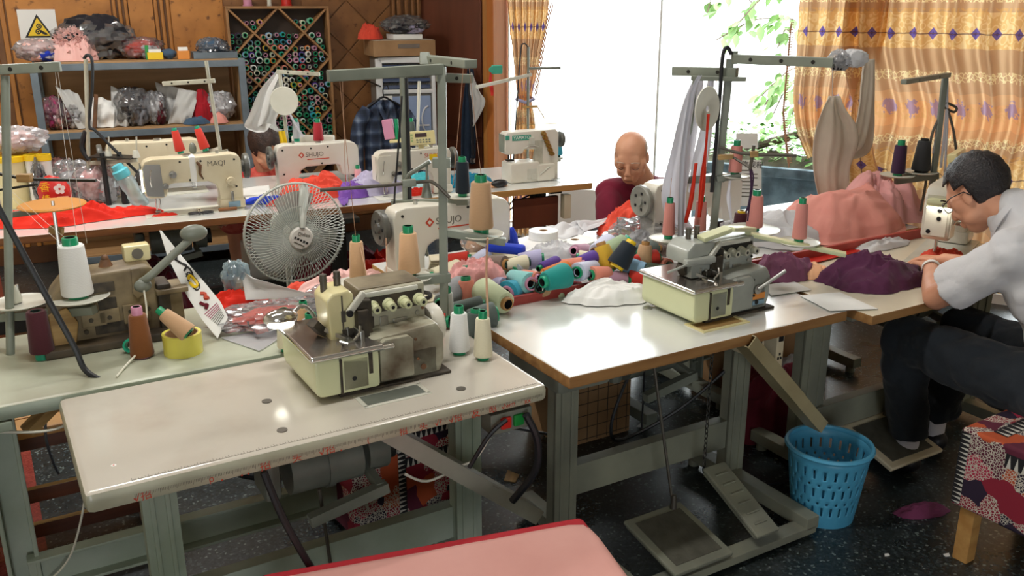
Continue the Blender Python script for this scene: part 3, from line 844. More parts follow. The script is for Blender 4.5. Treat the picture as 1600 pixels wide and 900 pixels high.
# work tables
def table(label, p, rz, L, D, top='laminate_white', edge='oak_edge', H=.75, th=.035, legs=(.15, .9), leg_y=.28, metal='leg_green', stretch_y=.28, stretch_z=.2, foot=(.03, .56), bevel=.006, motor=None, box=None, pedal=None, name='sewing_table', stretch=True, legw=.085):
 t = empty(name, label, 'table', p, rz)
 m = MB(); m.box((L / 2, D / 2, H - th / 2), (L, D, th), bev=bevel)
 for f in m.bm.faces:
  f.material_index = 0 if f.normal.z > .6 else (2 if f.normal.z < -.6 else 1)
 m.done('tabletop', [MT[top], MT[edge], MT['raw_wood']], t)
 for x in legs:
  m = MB()
  ly = leg_y
  m.box((x, ly, (H - th) / 2 + .03), (legw, .012, H - th - .07))
  for s in (-1, 1):
   m.box((x + s * (legw / 2 - .006), ly + .022, (H - th) / 2 + .03), (.012, .05, H - th - .07), bev=.003)
   m.box((x + s * legw * .22, ly - .007, (H - th) / 2 + .03), (.012, .008, H - th - .07), bev=.002)
  m.bar((x, ly + .02, H - th - .02), (x, ly + .02, H - th - .0), legw, .12) if False else None
  g = m.done('leg', MT[metal], t)
  m = MB(); m.box((x, ly, H - th - .014), (legw * .9, D * .62, .028), bev=.004); m.done('bracket', MT[metal], g)
  m = MB(); m.box((x, (foot[0] + foot[1]) / 2, .055), (.06, foot[1] - foot[0], .05), bev=.006)
  for fy in (foot[0] + .04, foot[1] - .04):
   m.cyl((x, fy, 0), (x, fy, .032), .022, n=10)
  m.done('foot', MT[metal], g)
 if stretch:
  m = MB(); x0, x1 = legs[0], legs[-1]
  m.box(((x0 + x1) / 2, stretch_y, stretch_z), (x1 - x0 - .02, .01, .11), bev=.002)
  for s in (-1, 1):
   m.box(((x0 + x1) / 2, stretch_y + .02, stretch_z + s * .05), (x1 - x0 - .02, .04, .01), bev=.002)
  m.done('stretcher', MT[metal], t)
 if motor:
  mx_, my_ = motor
  m = MB(); m.cyl((mx_ - .12, my_, H - .2), (mx_ + .08, my_, H - .2), .07, n=22); m.cyl((mx_ - .02, my_, H - .2), (mx_ + .0, my_, H - .2), .076, n=22); m.cyl((mx_ + .1, my_, H - .2), (mx_ + .16, my_, H - .2), .06, n=18)
  m.box((mx_ - .02, my_, H - .08), (.2, .05, .1), bev=.005); m.box((mx_ - .17, my_, H - .2), (.05, .12, .12), bev=.02)
  g = m.done('motor', MT['motor_grey'], t)
  m = MB(); m.cyl((mx_ + .16, my_, H - .2), (mx_ + .185, my_, H - .2), .04, n=16); m.done('pulley', MT['dark_metal'], g)
  m = MB(); m.bar((mx_ - .1, my_ - .12, H - .3), (mx_ + .12, my_ - .12, H - .26), .03, .03); m.bar((mx_ + .1, my_ - .12, H - .26), (mx_ + .1, my_, H - .24), .02, .03); m.done('clutch_lever', MT['steel_grey'], g)
 if box:
  bx_, by_, bm_ = box
  m = MB(); m.box((bx_, by_, H - th - .04), (.13, .06, .06), bev=.005); g = m.done('switch_box', MT['steel_grey'], t)
  for k, (dx, c) in enumerate(((-.02, 'red_plastic'), (.02, 'green_plastic'))):
   m = MB(); m.box((bx_ + dx, by_ - .032, H - th - .04), (.032, .012, .034), bev=.004); m.done('button', MT[c], g)
 return t
def pedal(parent, c, w, l, tilt, rod_to, metal, ribs=False):
 """foot treadle; its frame is the table's"""
 R = Matrix.Rotation(tilt, 3, 'X')
 m = MB(); m.box((0, 0, 0), (w, l, .016), bev=.007); m.box((0, 0, -.012), (w * .94, l * .94, .014), bev=.004)
 if ribs:
  for k in range(6):
   m.box((0, (k - 2.5) * l * .14, .009), (w * .55, .006, .006), bev=.002)
 o = m.done('pedal', MT[metal], parent, c); o.rotation_euler = (tilt, 0, 0)
 if not ribs:
  m = MB(); m.box((0, 0, .009), (w * .78, l * .78, .004), bev=.0015); m.done('tread_mat', MT['pedal_mat'], o)
 if rod_to:
  a = Vector(c) + R @ Vector((w * .3, l * .42, .01))
  m = MB(); m.cyl(a, rod_to, .005, n=8); m.cyl(a, a + Vector((0, 0, .05)), .012, .008, n=10)
  m.done('pedal_rod', MT['rod_brown'], parent)
def chute(parent, p0, p1, w, metal):
 """open waste trough in two lengths"""
 p0, p1 = Vector(p0), Vector(p1)
 mid = p0.lerp(p1, .62)
 for k, (a, b, ww) in enumerate(((p0, mid.lerp(p1, .1), w), (mid, p1, w * .9))):
  d = (b - a).normalized(); y = Vector((0, 0, 1)).cross(d).normalized(); z = d.cross(y)
  m = MB()
  R = Matrix((d, y, z)).transposed()
  c = (a + b) / 2; L = (b - a).length
  m.box(c, (L, ww, .004), R); m.box(c + y * ww / 2 + z * .02, (L, .004, .045), R); m.box(c - y * ww / 2 + z * .02, (L, .004, .045), R)
  m.box(c + z * .042, (L, ww, .004), R, bev=.001)
  g = m.done('waste_chute' if k == 0 else 'chute_end', MT[metal], parent if k == 0 else g0)
  g0 = g
 return g0
mat('motor_grey', '6f746b', .45, c2='565b53', scale=6)
mat('pedal_mat', '57564b', .8, c2='48473d', scale=20, bump=.2)
mat('chute_grey', 'a7a69a', .45, c2='8d8d80', scale=4)
mat('chute_cream', 'b0a582', .45, c2='968b69', scale=4)
mat('edge_cream', 'b5b6a0', .35, c2='9b9a84', scale=6, coat=.2)
# A: the overlock table in front, with a rounded post-formed edge that carries a ruler
tA = table('long grey-white table with a ruler printed along its rounded edge and red handwriting', T(0, 0), TA, 1.166, .575, 'laminate_warm', 'edge_cream', legs=(.18, 1.06), leg_y=.28, stretch_y=.31, stretch_z=.2, bevel=.017, th=.052, motor=(.62, .26), box=(1.06, .045, 0))
m = MB()
for k in range(0, 300):                  # ruler ticks: two scales
 x = .1 + k * .0035
 if k % 2 == 0:
  m.box((x, .0185 + (.006 if k % 10 else .009) / 2, .7502), (.0011, .005 if k % 10 else .011, .0005))
 m.box((x, -.0003, .7215 - (.0 if k % 5 else .002)), (.0009, .0008, .007 if k % 5 else .011))
m.box((.62, .0178, .7502), (1.04, .0008, .0005))
o = m.done('ruler_marks', MT['ink_grey'], tA, smooth=False); o['kind'] = 'stuff'
def on_edge(s, x, size, z=.715): return text('red_writing', s, size, MT['ink_red'], tA, face_M((x, -.0008, z), (1, .0, .06), (0, -1, .12)), .0004)
for s, x, sz in (('√招', .115, .024), ('ρ', .262, .02), ('招', .385, .027), ('头', .46, .024), ('√招', .535, .025), ('(', .64, .02), ('招', .735, .023), ('头', .79, .024), ('√?', .832, .022), ('√招', .882, .024), ('友', .94, .028), ('昭', .992, .024), ('√wm', 1.04, .02), ('xx', 1.1, .02)):
 on_edge(s, x, sz)
for k, x in enumerate((.285, .33, .345, .57)):
 m = MB(); m.cyl((x, -.0009, .706), (x, .0002, .706), .0022, n=10); m.done('red_dot', MT['ink_red'], tA)
for u, v in ((.455, .09), (.470, .275), (.945, .09)):
 m = MB(); m.cyl((u, v, .749), (u, v, .7522), .013, n=20); m.done('screw_cap', MT['rod_brown'], tA)
m = MB()
for c, d in (((.77, .108), (.19, .012)), ((.77, .182), (.19, .012)), ((.681, .145), (.012, .074)), ((.859, .145), (.012, .074))):
 m.box((c[0], c[1], .7505), (d[0], d[1], .003), bev=.001)
m.done('slot_frame', MT['plate_white'], tA)
m = MB(); m.box((.77, .145, .7495), (.17, .065, .0024)); m.done('slot', MT['motor_grey'], tA)
m = MB(); m.cyl((.075, .11, .7495), (.075, .11, .7506), .006, n=14); g = m.done('sticker', MT['paper_white'], tA)
m = MB(); m.cyl((.075, .11, .7505), (.075, .11, .751), .002, n=10); m.done('dot', MT['ink_red'], g)
chute(tA, (.66, .13, .70), (1.2, .15, .24), .085, 'chute_grey')
text('pencil_mark', '17 2 8', .022, MT['ink_grey'], tA, face_M((1.045, .107 + .0, .376 + .043), (.76, 0, -.65), (.65, 0, .76)) @ Matrix.Translation((0, 0, .003)))
m = MB(); m.tube([(.38, .0, .70), (.42, -.02, .55), (.50, -.03, .36), (.62, .02, .22), (.75, .08, .14)], .009, n=8, smooth=6); m.done('power_cord', MT['black_cable'], tA)
m = MB(); m.tube([(1.09, -.01, .68), (1.12, -.02, .6), (1.12, -.01, .5), (1.07, .03, .4)], .011, n=8, smooth=6); m.tube([(1.03, -.01, .68), (.98, 0, .64), (.93, .02, .55)], .006, n=6, smooth=5); m.done('switch_cord', MT['black_cable'], tA)
m = MB(); m.cyl((.57, .2, .5), (.60, .2, .06), .005, n=8); m.done('pull_rod', MT['rod_brown'], tA)
m = MB(); m.tube([(.8, .16, .5), (.86, .14, .47), (.95, .12, .5), (1.0, .1, .53), (1.06, .07, .66)], .004, n=6, smooth=5); m.done('white_wire', MT['white_cable'], tA)
m = MB(); m.bar((.5, .3, .2), (.58, .3, .05), .05, .03); m.done('brace', MT['leg_green'], tA)
# B: the second overlock table, oak edge
tB = table('white-topped table with a worn oak edge reflecting the window', T(1.24, .006), TA, 1.132, .625, 'laminate_white', 'oak_edge', legs=(.175, .93), leg_y=.27, metal='leg_olive', stretch_y=.28, stretch_z=.23, th=.038, motor=(.62, .42), foot=(-.12, .52))
m = MB(); m.box((.135, .26, .675), (.2, .3, .075), bev=.02); m.done('corner_bracket', MT['steel_grey'], tB)
m = MB(); m.box((.60, .62, .757), (1.06, .016, .05), bev=.003); m.done('back_rail', MT['red_wood'], tB)
for u, v in ((.575, .50), (.56, .36), (.92, .20)):
 m = MB(); m.cyl((u, v, .749), (u, v, .7545), .017, n=20); m.done('screw_cap', MT['dull_chrome'], tB)
m = MB()
for c, d in (((.66, .085), (.2, .013)), ((.66, .165), (.2, .013)), ((.567, .125), (.013, .08)), ((.753, .125), (.013, .08))):
 m.box((c[0], c[1], .7515), (d[0], d[1], .006), bev=.002)
m.done('slot_frame', MT['cream_yellow'], tB)
m = MB(); m.box((.66, .125, .7495), (.18, .07, .0024)); m.done('slot', MT['raw_wood'], tB)
pedal(tB, (.43, -.005, .10), .24, .27, rad(10), (.45, .2, .70), 'leg_olive')
pedal(tB, (.71, .01, .15), .10, .30, rad(24), None, 'leg_olive', True)
m = MB(); m.box((.56, -.09, .03), (.78, .06, .03), bev=.004); m.done('foot_rail', MT['leg_olive'], tB)
m = MB()
for k in range(26):                      # chain from the motor down to the pedal
 z = .66 - k * .0185
 a = (k % 2) * PI / 2
 pts = [(.68 + .006 * math.cos(t) * math.cos(a), .16 + .006 * math.cos(t) * math.sin(a), z + .012 * math.sin(t)) for t in [2 * PI * q / 8 for q in range(8)]]
 m.tube(pts, .0022, n=4, closed=True)
m.done('pedal_chain', MT['dark_metal'], tB)
chute(tB, (.66, .02, .715), (1.06, .03, .315), .075, 'chute_cream')
m = MB(); m.box((.90, .1, .62), (.035, .06, .17), bev=.004); g = m.done('speed_control', MT['cream_paint'], tB)
m = MB(); m.box((.90, .069, .675), (.02, .006, .03), bev=.002); m.done('rocker_switch', MT['black_plastic'], g)
for dx, dz in ((0, .615), (-.006, .60), (.006, .60)):
 m = MB(); m.box((.90 + dx, .0695, dz), (.007, .003, .009)); m.done('socket_hole', MT['black_plastic'], g)
m = MB(); m.box((.78, .1, .67), (.1, .05, .05), bev=.004); g = m.done('junction_box', MT['cream_paint'], tB)
m = MB(); m.box((.80, .073, .67), (.03, .006, .03), bev=.002); m.done('rocker_switch', MT['black_plastic'], g)
m = MB(); m.tube([(.55, .35, .62), (.5, .4, .45), (.47, .42, .3), (.52, .42, .24), (.72, .35, .34), (.93, .3, .5)], .006, n=6, smooth=6); m.tube([(.3, .42, .3), (.1, .5, .36), (-.1, .6, .4)], .005, n=6, smooth=5); m.done('motor_cable', MT['black_cable'], tB)
m = MB(); m.cyl((.56, .36, .65), (.56, .36, .3), .0035, n=6); m.done('pull_cord', MT['black_cable'], tB)
# D: the table of the man in white
tD = table('cream-topped table of the man in white, oak edge, purple cloth on it', T(2.395, -.075), TA, 1.2, .61, 'laminate_cream', 'oak_edge', legs=(.10, 1.1), leg_y=.30, metal='leg_olive', legw=.13, stretch_z=.22, foot=(.05, .56), motor=(.75, .4))
m = MB(); m.box((.55, .60, .765), (1.05, .018, .05), bev=.003); m.done('back_rail', MT['red_wood'], tD)
pedal(tD, (.42, .16, .12), .30, .26, rad(16), (.5, .3, .7), 'cream_paint')
# row behind: operators on the far side
tC = table('green-grey worn table carrying the old brown machine', T(1.12, 1.17), TA + PI, 1.39, .58, 'laminate_green', 'leg_green', legs=(.05, 1.27), leg_y=.40, stretch_y=.43, stretch_z=.165, foot=(.08, .5), th=.045, bevel=.014)
tF = table('cluttered table under the heap of thread cones, tray rail', T(2.36, 1.36), TA + PI, 1.16, .71, 'laminate_white', 'pale_wood', legs=(.15, 1.0), leg_y=.30, metal='steel_green')
tG = table('light table heaped with white paper and clear film', T(3.62, 1.34), TA + PI, 1.22, .69, 'laminate_white', 'pale_wood', legs=(.15, 1.0), leg_y=.30, metal='steel_green')
# long tables of the back row
tE = table('long white back table with a brown wooden edge below the shelf', Et(-.75, -.02), EA, 2.56, 1.02, 'laminate_white', 'brown_edge', th=.036, legs=(.28, 2.3), metal='dark_metal', leg_y=.2, stretch_y=.5, foot=(.05, .9), bevel=.004, motor=(1.5, .5), name='back_table')
tE2 = table('white back table with a pale wooden edge next to the window', Et(1.83, -.0), EA, 1.17, .7, 'laminate_white', 'pale_wood', th=.036, legs=(.12, .98), metal='dark_metal', leg_y=.3, foot=(.05, .6), bevel=.004, motor=(.55, .3), name='back_table')
m = MB(); m.box((.83, .05, .60), (.28, .03, .17), bev=.004); m.done('apron_board', MT['brown_wall'], tE2)
m = MB(); m.box((1.02, .04, .62), (.045, .05, .14), bev=.004); m.done('switch_box', MT['cream_paint'], tE2)
m = MB(); m.tube([(.62, .2, .66), (.7, .15, .6), (.76, .12, .66), (.82, .1, .69)], .005, n=6, smooth=5); m.tube([(.6, .18, .66), (.66, .1, .63), (.72, .08, .69)], .004, n=6, smooth=5); m.done('motor_cable', MT['black_cable'], tE2)
# seats
def pattern_cloth():
 """batik cover: dark red lozenge panels, white tooth bands, orange and black speckle"""
 m = bpy.data.materials.new('batik'); m.use_nodes = True; nt, b = nodes_of(m); N = nt.nodes.new; Lk = nt.links.new
 tc = N('ShaderNodeTexCoord')
 mp = N('ShaderNodeMapping'); Lk(tc.outputs['Object'], mp.inputs[0]); mp.inputs['Rotation'].default_value = (0.6, .5, .75)
 ck = N('ShaderNodeTexVoronoi'); ck.inputs['Scale'].default_value = 13; ck.distance = 'MANHATTAN'; Lk(mp.outputs[0], ck.inputs[0])
 r = N('ShaderNodeValToRGB'); r.color_ramp.interpolation = 'CONSTANT'; e = r.color_ramp.elements
 for k, (p, c) in enumerate(((0, '8e1f34'), (.25, '2a1c33'), (.45, 'b02a4a'), (.62, 'b5502a'), (.78, '5a1830'))):
  x = e[k] if k < 2 else e.new(p); x.position = p; x.color = (*hx(c), 1)
 sc_ = N('ShaderNodeSeparateColor'); Lk(ck.outputs['Color'], sc_.inputs[0]); Lk(sc_.outputs[0], r.inputs[0])
 v2 = N('ShaderNodeTexVoronoi'); v2.feature = 'DISTANCE_TO_EDGE'; v2.inputs['Scale'].default_value = 115; Lk(tc.outputs['Object'], v2.inputs[0])
 lt = N('ShaderNodeMath'); lt.operation = 'LESS_THAN'; lt.inputs[1].default_value = .10; Lk(v2.outputs[0], lt.inputs[0])
 g = N('ShaderNodeMath'); g.operation = 'GREATER_THAN'; g.inputs[1].default_value = .52; Lk(sc_.outputs[1], g.inputs[0])
 mu = N('ShaderNodeMath'); mu.operation = 'MULTIPLY'; Lk(lt.outputs[0], mu.inputs[0]); Lk(g.outputs[0], mu.inputs[1])
 mx = N('ShaderNodeMix'); mx.data_type = 'RGBA'; Lk(mu.outputs[0], mx.inputs[0]); Lk(r.outputs[0], mx.inputs[6]); mx.inputs[7].default_value = (*hx('c9c2b4'), 1)
 Lk(mx.outputs[2], b.inputs['Base Color']); b.inputs['Roughness'].default_value = .85
 MT['batik'] = m
pattern_cloth()
mat('tooth_black', '17151a', .85)
mat('tooth_white', 'cdc9c0', .85)
def tooth_band(parent, p0, p1, up, n, hgt, nrm):
 """black band with white pointed teeth, lying on the cover"""
 p0, p1, up, nrm = Vector(p0), Vector(p1), Vector(up).normalized(), Vector(nrm).normalized()
 d = (p1 - p0); L = d.length; d.normalize()
 m = MB()
 def quad(a, b_, c, e, mi):
  f = m.bm.faces.new([m.bm.verts.new(v) for v in (a, b_, c, e)]); f.material_index = mi
 o1, o2 = nrm * .0012, nrm * .0022
 quad(p0 + o1, p1 + o1, p1 + up * hgt + o1, p0 + up * hgt + o1, 0)
 for k in range(n):
  a = p0 + d * (L * (k + .12) / n) + o2; b_ = p0 + d * (L * (k + .72) / n) + o2
  f = m.bm.faces.new([m.bm.verts.new(v) for v in (a, b_, (a + b_) / 2 + up * hgt * .95)]); f.material_index = 1
 o = m.done('tooth_band', [MT['tooth_black'], MT['tooth_white']], parent, smooth=False)
 return o
def covered_stool(label, p, rz, w, d, h, drop, bands, legc='pale_wood'):
 s = empty('covered_stool', label, 'stool', p, rz)
 m = MB(); m.box((0, 0, h - drop / 2), (w, d, drop), bev=.012, seg=3)
 m.done('cover', MT['batik'], s)
 for sx_ in (-1, 1):
  for sy_ in (-1, 1):
   m = MB(); m.box((sx_ * (w / 2 - .05), sy_ * (d / 2 - .05), (h - drop) / 2 + .02), (.05, .05, h - drop + .04), bev=.004); m.done('leg', MT[legc], s)
 for bnd in bands:
  tooth_band(s, *bnd)
 return s
rz = rad(33)
ux, uy = Vector((math.cos(rz), math.sin(rz), 0)), Vector((-math.sin(rz), math.cos(rz), 0))
cst = at(1502, 667, .47)
ctr = cst + ux * .24 - uy * .26
ctr.z = 0
h_, w_, d_ = .47, .48, .52
covered_stool('batik covered stool under the man in white, black and white toothed bands', ctr, rz, w_, d_, h_, .27,
              [((-w_ / 2, -d_ / 2, .22), (-w_ / 2, -d_ / 2 + .001, .46), (0, 1, 0), 16, .03, (-1, 0, 0)),
               ((-w_ / 2, d_ / 2 - .035, .21), (-w_ / 2, d_ / 2 - .035, .46), (0, 1, 0), 16, .03, (-1, 0, 0)),
               ((-w_ / 2, -d_ / 2, .40), (-w_ / 2, d_ / 2 - .15, .40), (0, 0, 1), 16, .045, (-1, 0, 0)),
               ((-w_ / 2 + .05, d_ / 2 - .12, h_), (w_ / 2, d_ / 2 - .12, h_), (0, 1, 0), 16, .045, (0, 0, 1))])
p = T(.985, .82)
covered_stool('dark batik covered stool standing under the tables behind the grey chute', p, TA + rad(6), .40, .38, .43, .40,
              [((-.03, -.19, .04), (-.03, -.19, .42), (1, 0, 0), 22, .03, (0, -1, 0)),
               ((.0, -.19, .24), (.2, -.19, .24), (0, 0, 1), 10, .035, (0, -1, 0)),
               ((-.03, -.19, .335), (.2, -.19, .335), (0, 0, 1), 11, .03, (0, -1, 0))], 'raw_wood')
mat('pink_cover', 'dca49b', .75, c2='d0958c', scale=3, bump=.1, bscale=14)
mat('red_cover', 'b3202c', .8, bump=.1, bscale=30)
rb = rad(18)
bc = at(921, 812, .46); b_u = Vector((math.cos(rb), math.sin(rb), 0)); b_v = Vector((-b_u.y, b_u.x, 0))
pb = bc - b_u * .42 - b_v * .155; pb.z = 0
bench = empty('padded_bench', 'low bench with a pink cloth over its red padded seat', 'bench', pb, rb)
m = MB(); m.box((0, 0, .415), (.84, .40, .075), bev=.025, seg=4); m.done('seat', MT['red_cover'], bench)
m = MB()
def pk(i, j):
 x, y = (i - .5) * .86, -.222 + j * .372
 ed = max(0, abs(x) - .40) / .03
 z = .4575 + .0015 * n3((x * 8, y * 8, 0), 1, 3) - .03 * max(0, ed) ** 2
 cr = max(0, (x - .36) / .07) * max(0, (y - .09) / .06)
 z -= .012 * min(1, cr)
 return Vector((x, y, z))
m.grid(pk, 60, 30); m.done('pink_cloth', MT['pink_cover'], bench, solid=.003)
for sx_ in (-1, 1):
 for sy_ in (-1, 1):
  m = MB(); m.box((sx_ * .36, sy_ * .15, .19), (.05, .05, .38), bev=.004); m.done('leg', MT['dark_wood'], bench)
wbn = empty('wooden_bench', 'low plain wooden bench with dark rails behind the green table', 'bench', T(-.12, 1.30), TA)
for k, y in enumerate((-.11, .0, .11)):
 m = MB(); m.box((-.05, y, .42), (.9, .104, .03), bev=.004); m.done('seat_board', MT['pale_wood'], wbn)
for x in (-.46, .36):
 for y in (-.13, .13):
  m = MB(); m.box((x, y, .2), (.05, .05, .405), bev=.004); m.done('leg', MT['dark_wood'], wbn)
for y, z in ((-.13, .38), (-.13, .19), (-.13, .06)):
 m = MB(); m.box((-.05, y, z), (.8, .026, .05), bev=.003)
 for f in m.bm.faces: f.material_index = 1 if f.normal.z > .7 else 0
 m.done('rail', [MT['dark_wood'], MT['raw_wood']], wbn)
ps = empty('power_strip', 'grey-white plug and strip hanging from white cables under the green table', 'power strip', T(-.03, .80, .622), TA + .5)
m = MB(); m.box((0, 0, 0), (.14, .045, .03), R=Matrix.Rotation(rad(-28), 3, 'Y'), bev=.005); m.done('strip', MT['raw_wood'], ps)
m = MB(); m.box((-.02, 0, .055), (.08, .045, .035), bev=.01); m.done('plug', MT['white_paint'], ps)
m = MB(); m.tube([(.0, 0, -.01), (-.01, 0, -.08), (.0, 0, -.16), (.01, 0, -.2)], .004, n=6, smooth=4); m.done('cord', MT['black_cable'], ps)
cb = MB(); cb.tube([T(-.22, .62, .69), T(-.05, .60, .655), T(.03, .62, .66), T(.10, .64, .71)], .004, n=6, smooth=6)
tag(cb.done('white_cable', MT['white_cable']), 'white cable sagging in front of the power strip at the left', 'cable')
cb = MB(); cb.tube([T(.05, .6, .70), T(.05, .62, .52), T(.0, .66, .3), T(-.06, .7, .17), T(-.18, .7, .12), T(-.3, .72, .2)], .003, n=6, smooth=6)
tag(cb.done('white_cable', MT['white_cable']), 'thin white cable hanging in a loop beside the green table leg', 'cable')
# blue basket
mat('basket_blue', '52a6cc', .4, c2='4a9ac0', scale=4)
def basket(p):
 b = empty('waste_basket', 'blue plastic waste basket with slots under the cream chute', 'basket', p, .3)
 H, r0, r1 = .275, .105, .14
 m = MB()
 n = 96
 zs = [0, .045, .05, .085, .095, .105, .118, .124, .158, .168, .178, .19, .196, .232, .242, H]
 slot = {2: 1, 4: 2, 6: 1 if False else 0, 7: 1, 9: 2, 12: 1}
 rows = []
 for z in zs:
  r = r0 + (r1 - r0) * z / H
  rows.append([m.bm.verts.new((r * math.cos(2 * PI * k / n), r * math.sin(2 * PI * k / n), z)) for k in range(n)])
 for j in range(len(zs) - 1):
  s = slot.get(j, 0)
  for k in range(n):
   if s == 1 and k % 4 in (1,): continue
   if s == 2 and k % 4 in (3,): continue
   m.bm.faces.new((rows[j][k], rows[j][(k + 1) % n], rows[j + 1][(k + 1) % n], rows[j + 1][k]))
 m.bm.faces.new(rows[0][::-1])
 m.done('body', MT['basket_blue'], b, solid=.004)
 m = MB()
 m.lathe([(r1 - .003, H - .012), (r1 + .008, H - .012), (r1 + .012, H - .004), (r1 + .008, H + .004), (r1 - .002, H + .004), (r1 - .005, H - .004), (r1 - .003, H - .012)], 60)
 m.done('rim', MT['basket_blue'], b)
basket(T(2.325, -.02))
heap('cloth_scrap', 'dark mauve cloth scrap lying on the floor by the batik stool', 'cloth scrap', at(1440, 800, 0.0), .11, .045, .035, cloth_mat('scrap_mauve', '6d3352'), 3, .2, nu=40, nv=12)
cx_ = empty('fan_carton', 'dim brown carton printed with a grid standing under the oak-edged table', 'carton', T(1.96, .98), TA)
m = MB(); m.box((0, 0, .18), (.34, .26, .36), bev=.004); m.done('carton_body', MT['card_brown'], cx_)
m = MB()
for k in range(7):
 m.box((-.15 + k * .05, -.1305, .18), (.003, .001, .34)); m.box((0, -.1305, .02 + k * .053), (.33, .001, .003))
o = m.done('printed_grid', MT['grime'], cx_); o['kind'] = 'stuff'
for (px, py, s, c, lb) in ((1000, 640, .05, 'card_brown', 'torn brown paper scrap on the floor beyond the rail'), (1005, 665, .03, 'paper_white', 'small white paper scrap on the floor near the carton'), (800, 745, .045, 'raw_wood', 'yellowish wood scrap on the floor between the table legs'), (1190, 640, .02, 'paper_white', 'white thread scrap on the floor near the table leg'), (1480, 868, .012, 'paper_white', 'tiny white paper bit on the floor by the stool leg'), (1385, 868, .010, 'paper_white', 'tiny white paper bit alone on the open floor')):
 pp = at(px, py, 0)
 m = MB(); m.prism([(-s, -s * .5), (s * .8, -s * .6), (s, s * .4), (-s * .3, s * .6)], .0005, .004, plane='xy'); tag(m.done('scrap', MT[c], None, pp, px * .1), lb, 'scrap')
cb = MB(); cb.tube([at(330, 705, .5), at(360, 735, .45), at(400, 746, .4), at(455, 745, .38)], .010, n=8, smooth=6)
tag(cb.done('black_hose', MT['black_cable']), 'thick black cable looping below the ruler edge', 'cable')
cb = MB(); cb.tube([T(1.2, .75, .03), T(1.05, .4, .02), T(1.25, .05, .015), T(1.33, -.1, .015)], .007, n=6, smooth=6)
tag(cb.done('floor_cable', MT['black_cable']), 'black cable on the dark floor between the two front tables', 'cable')
cb = MB(); cb.tube([T(2.1, .3, .012), T(2.25, .22, .012), T(2.4, .2, .012), T(2.6, .3, .012)], .007, n=6, smooth=6)
tag(cb.done('floor_cable', MT['black_cable']), 'black cable on the floor behind the blue basket', 'cable')
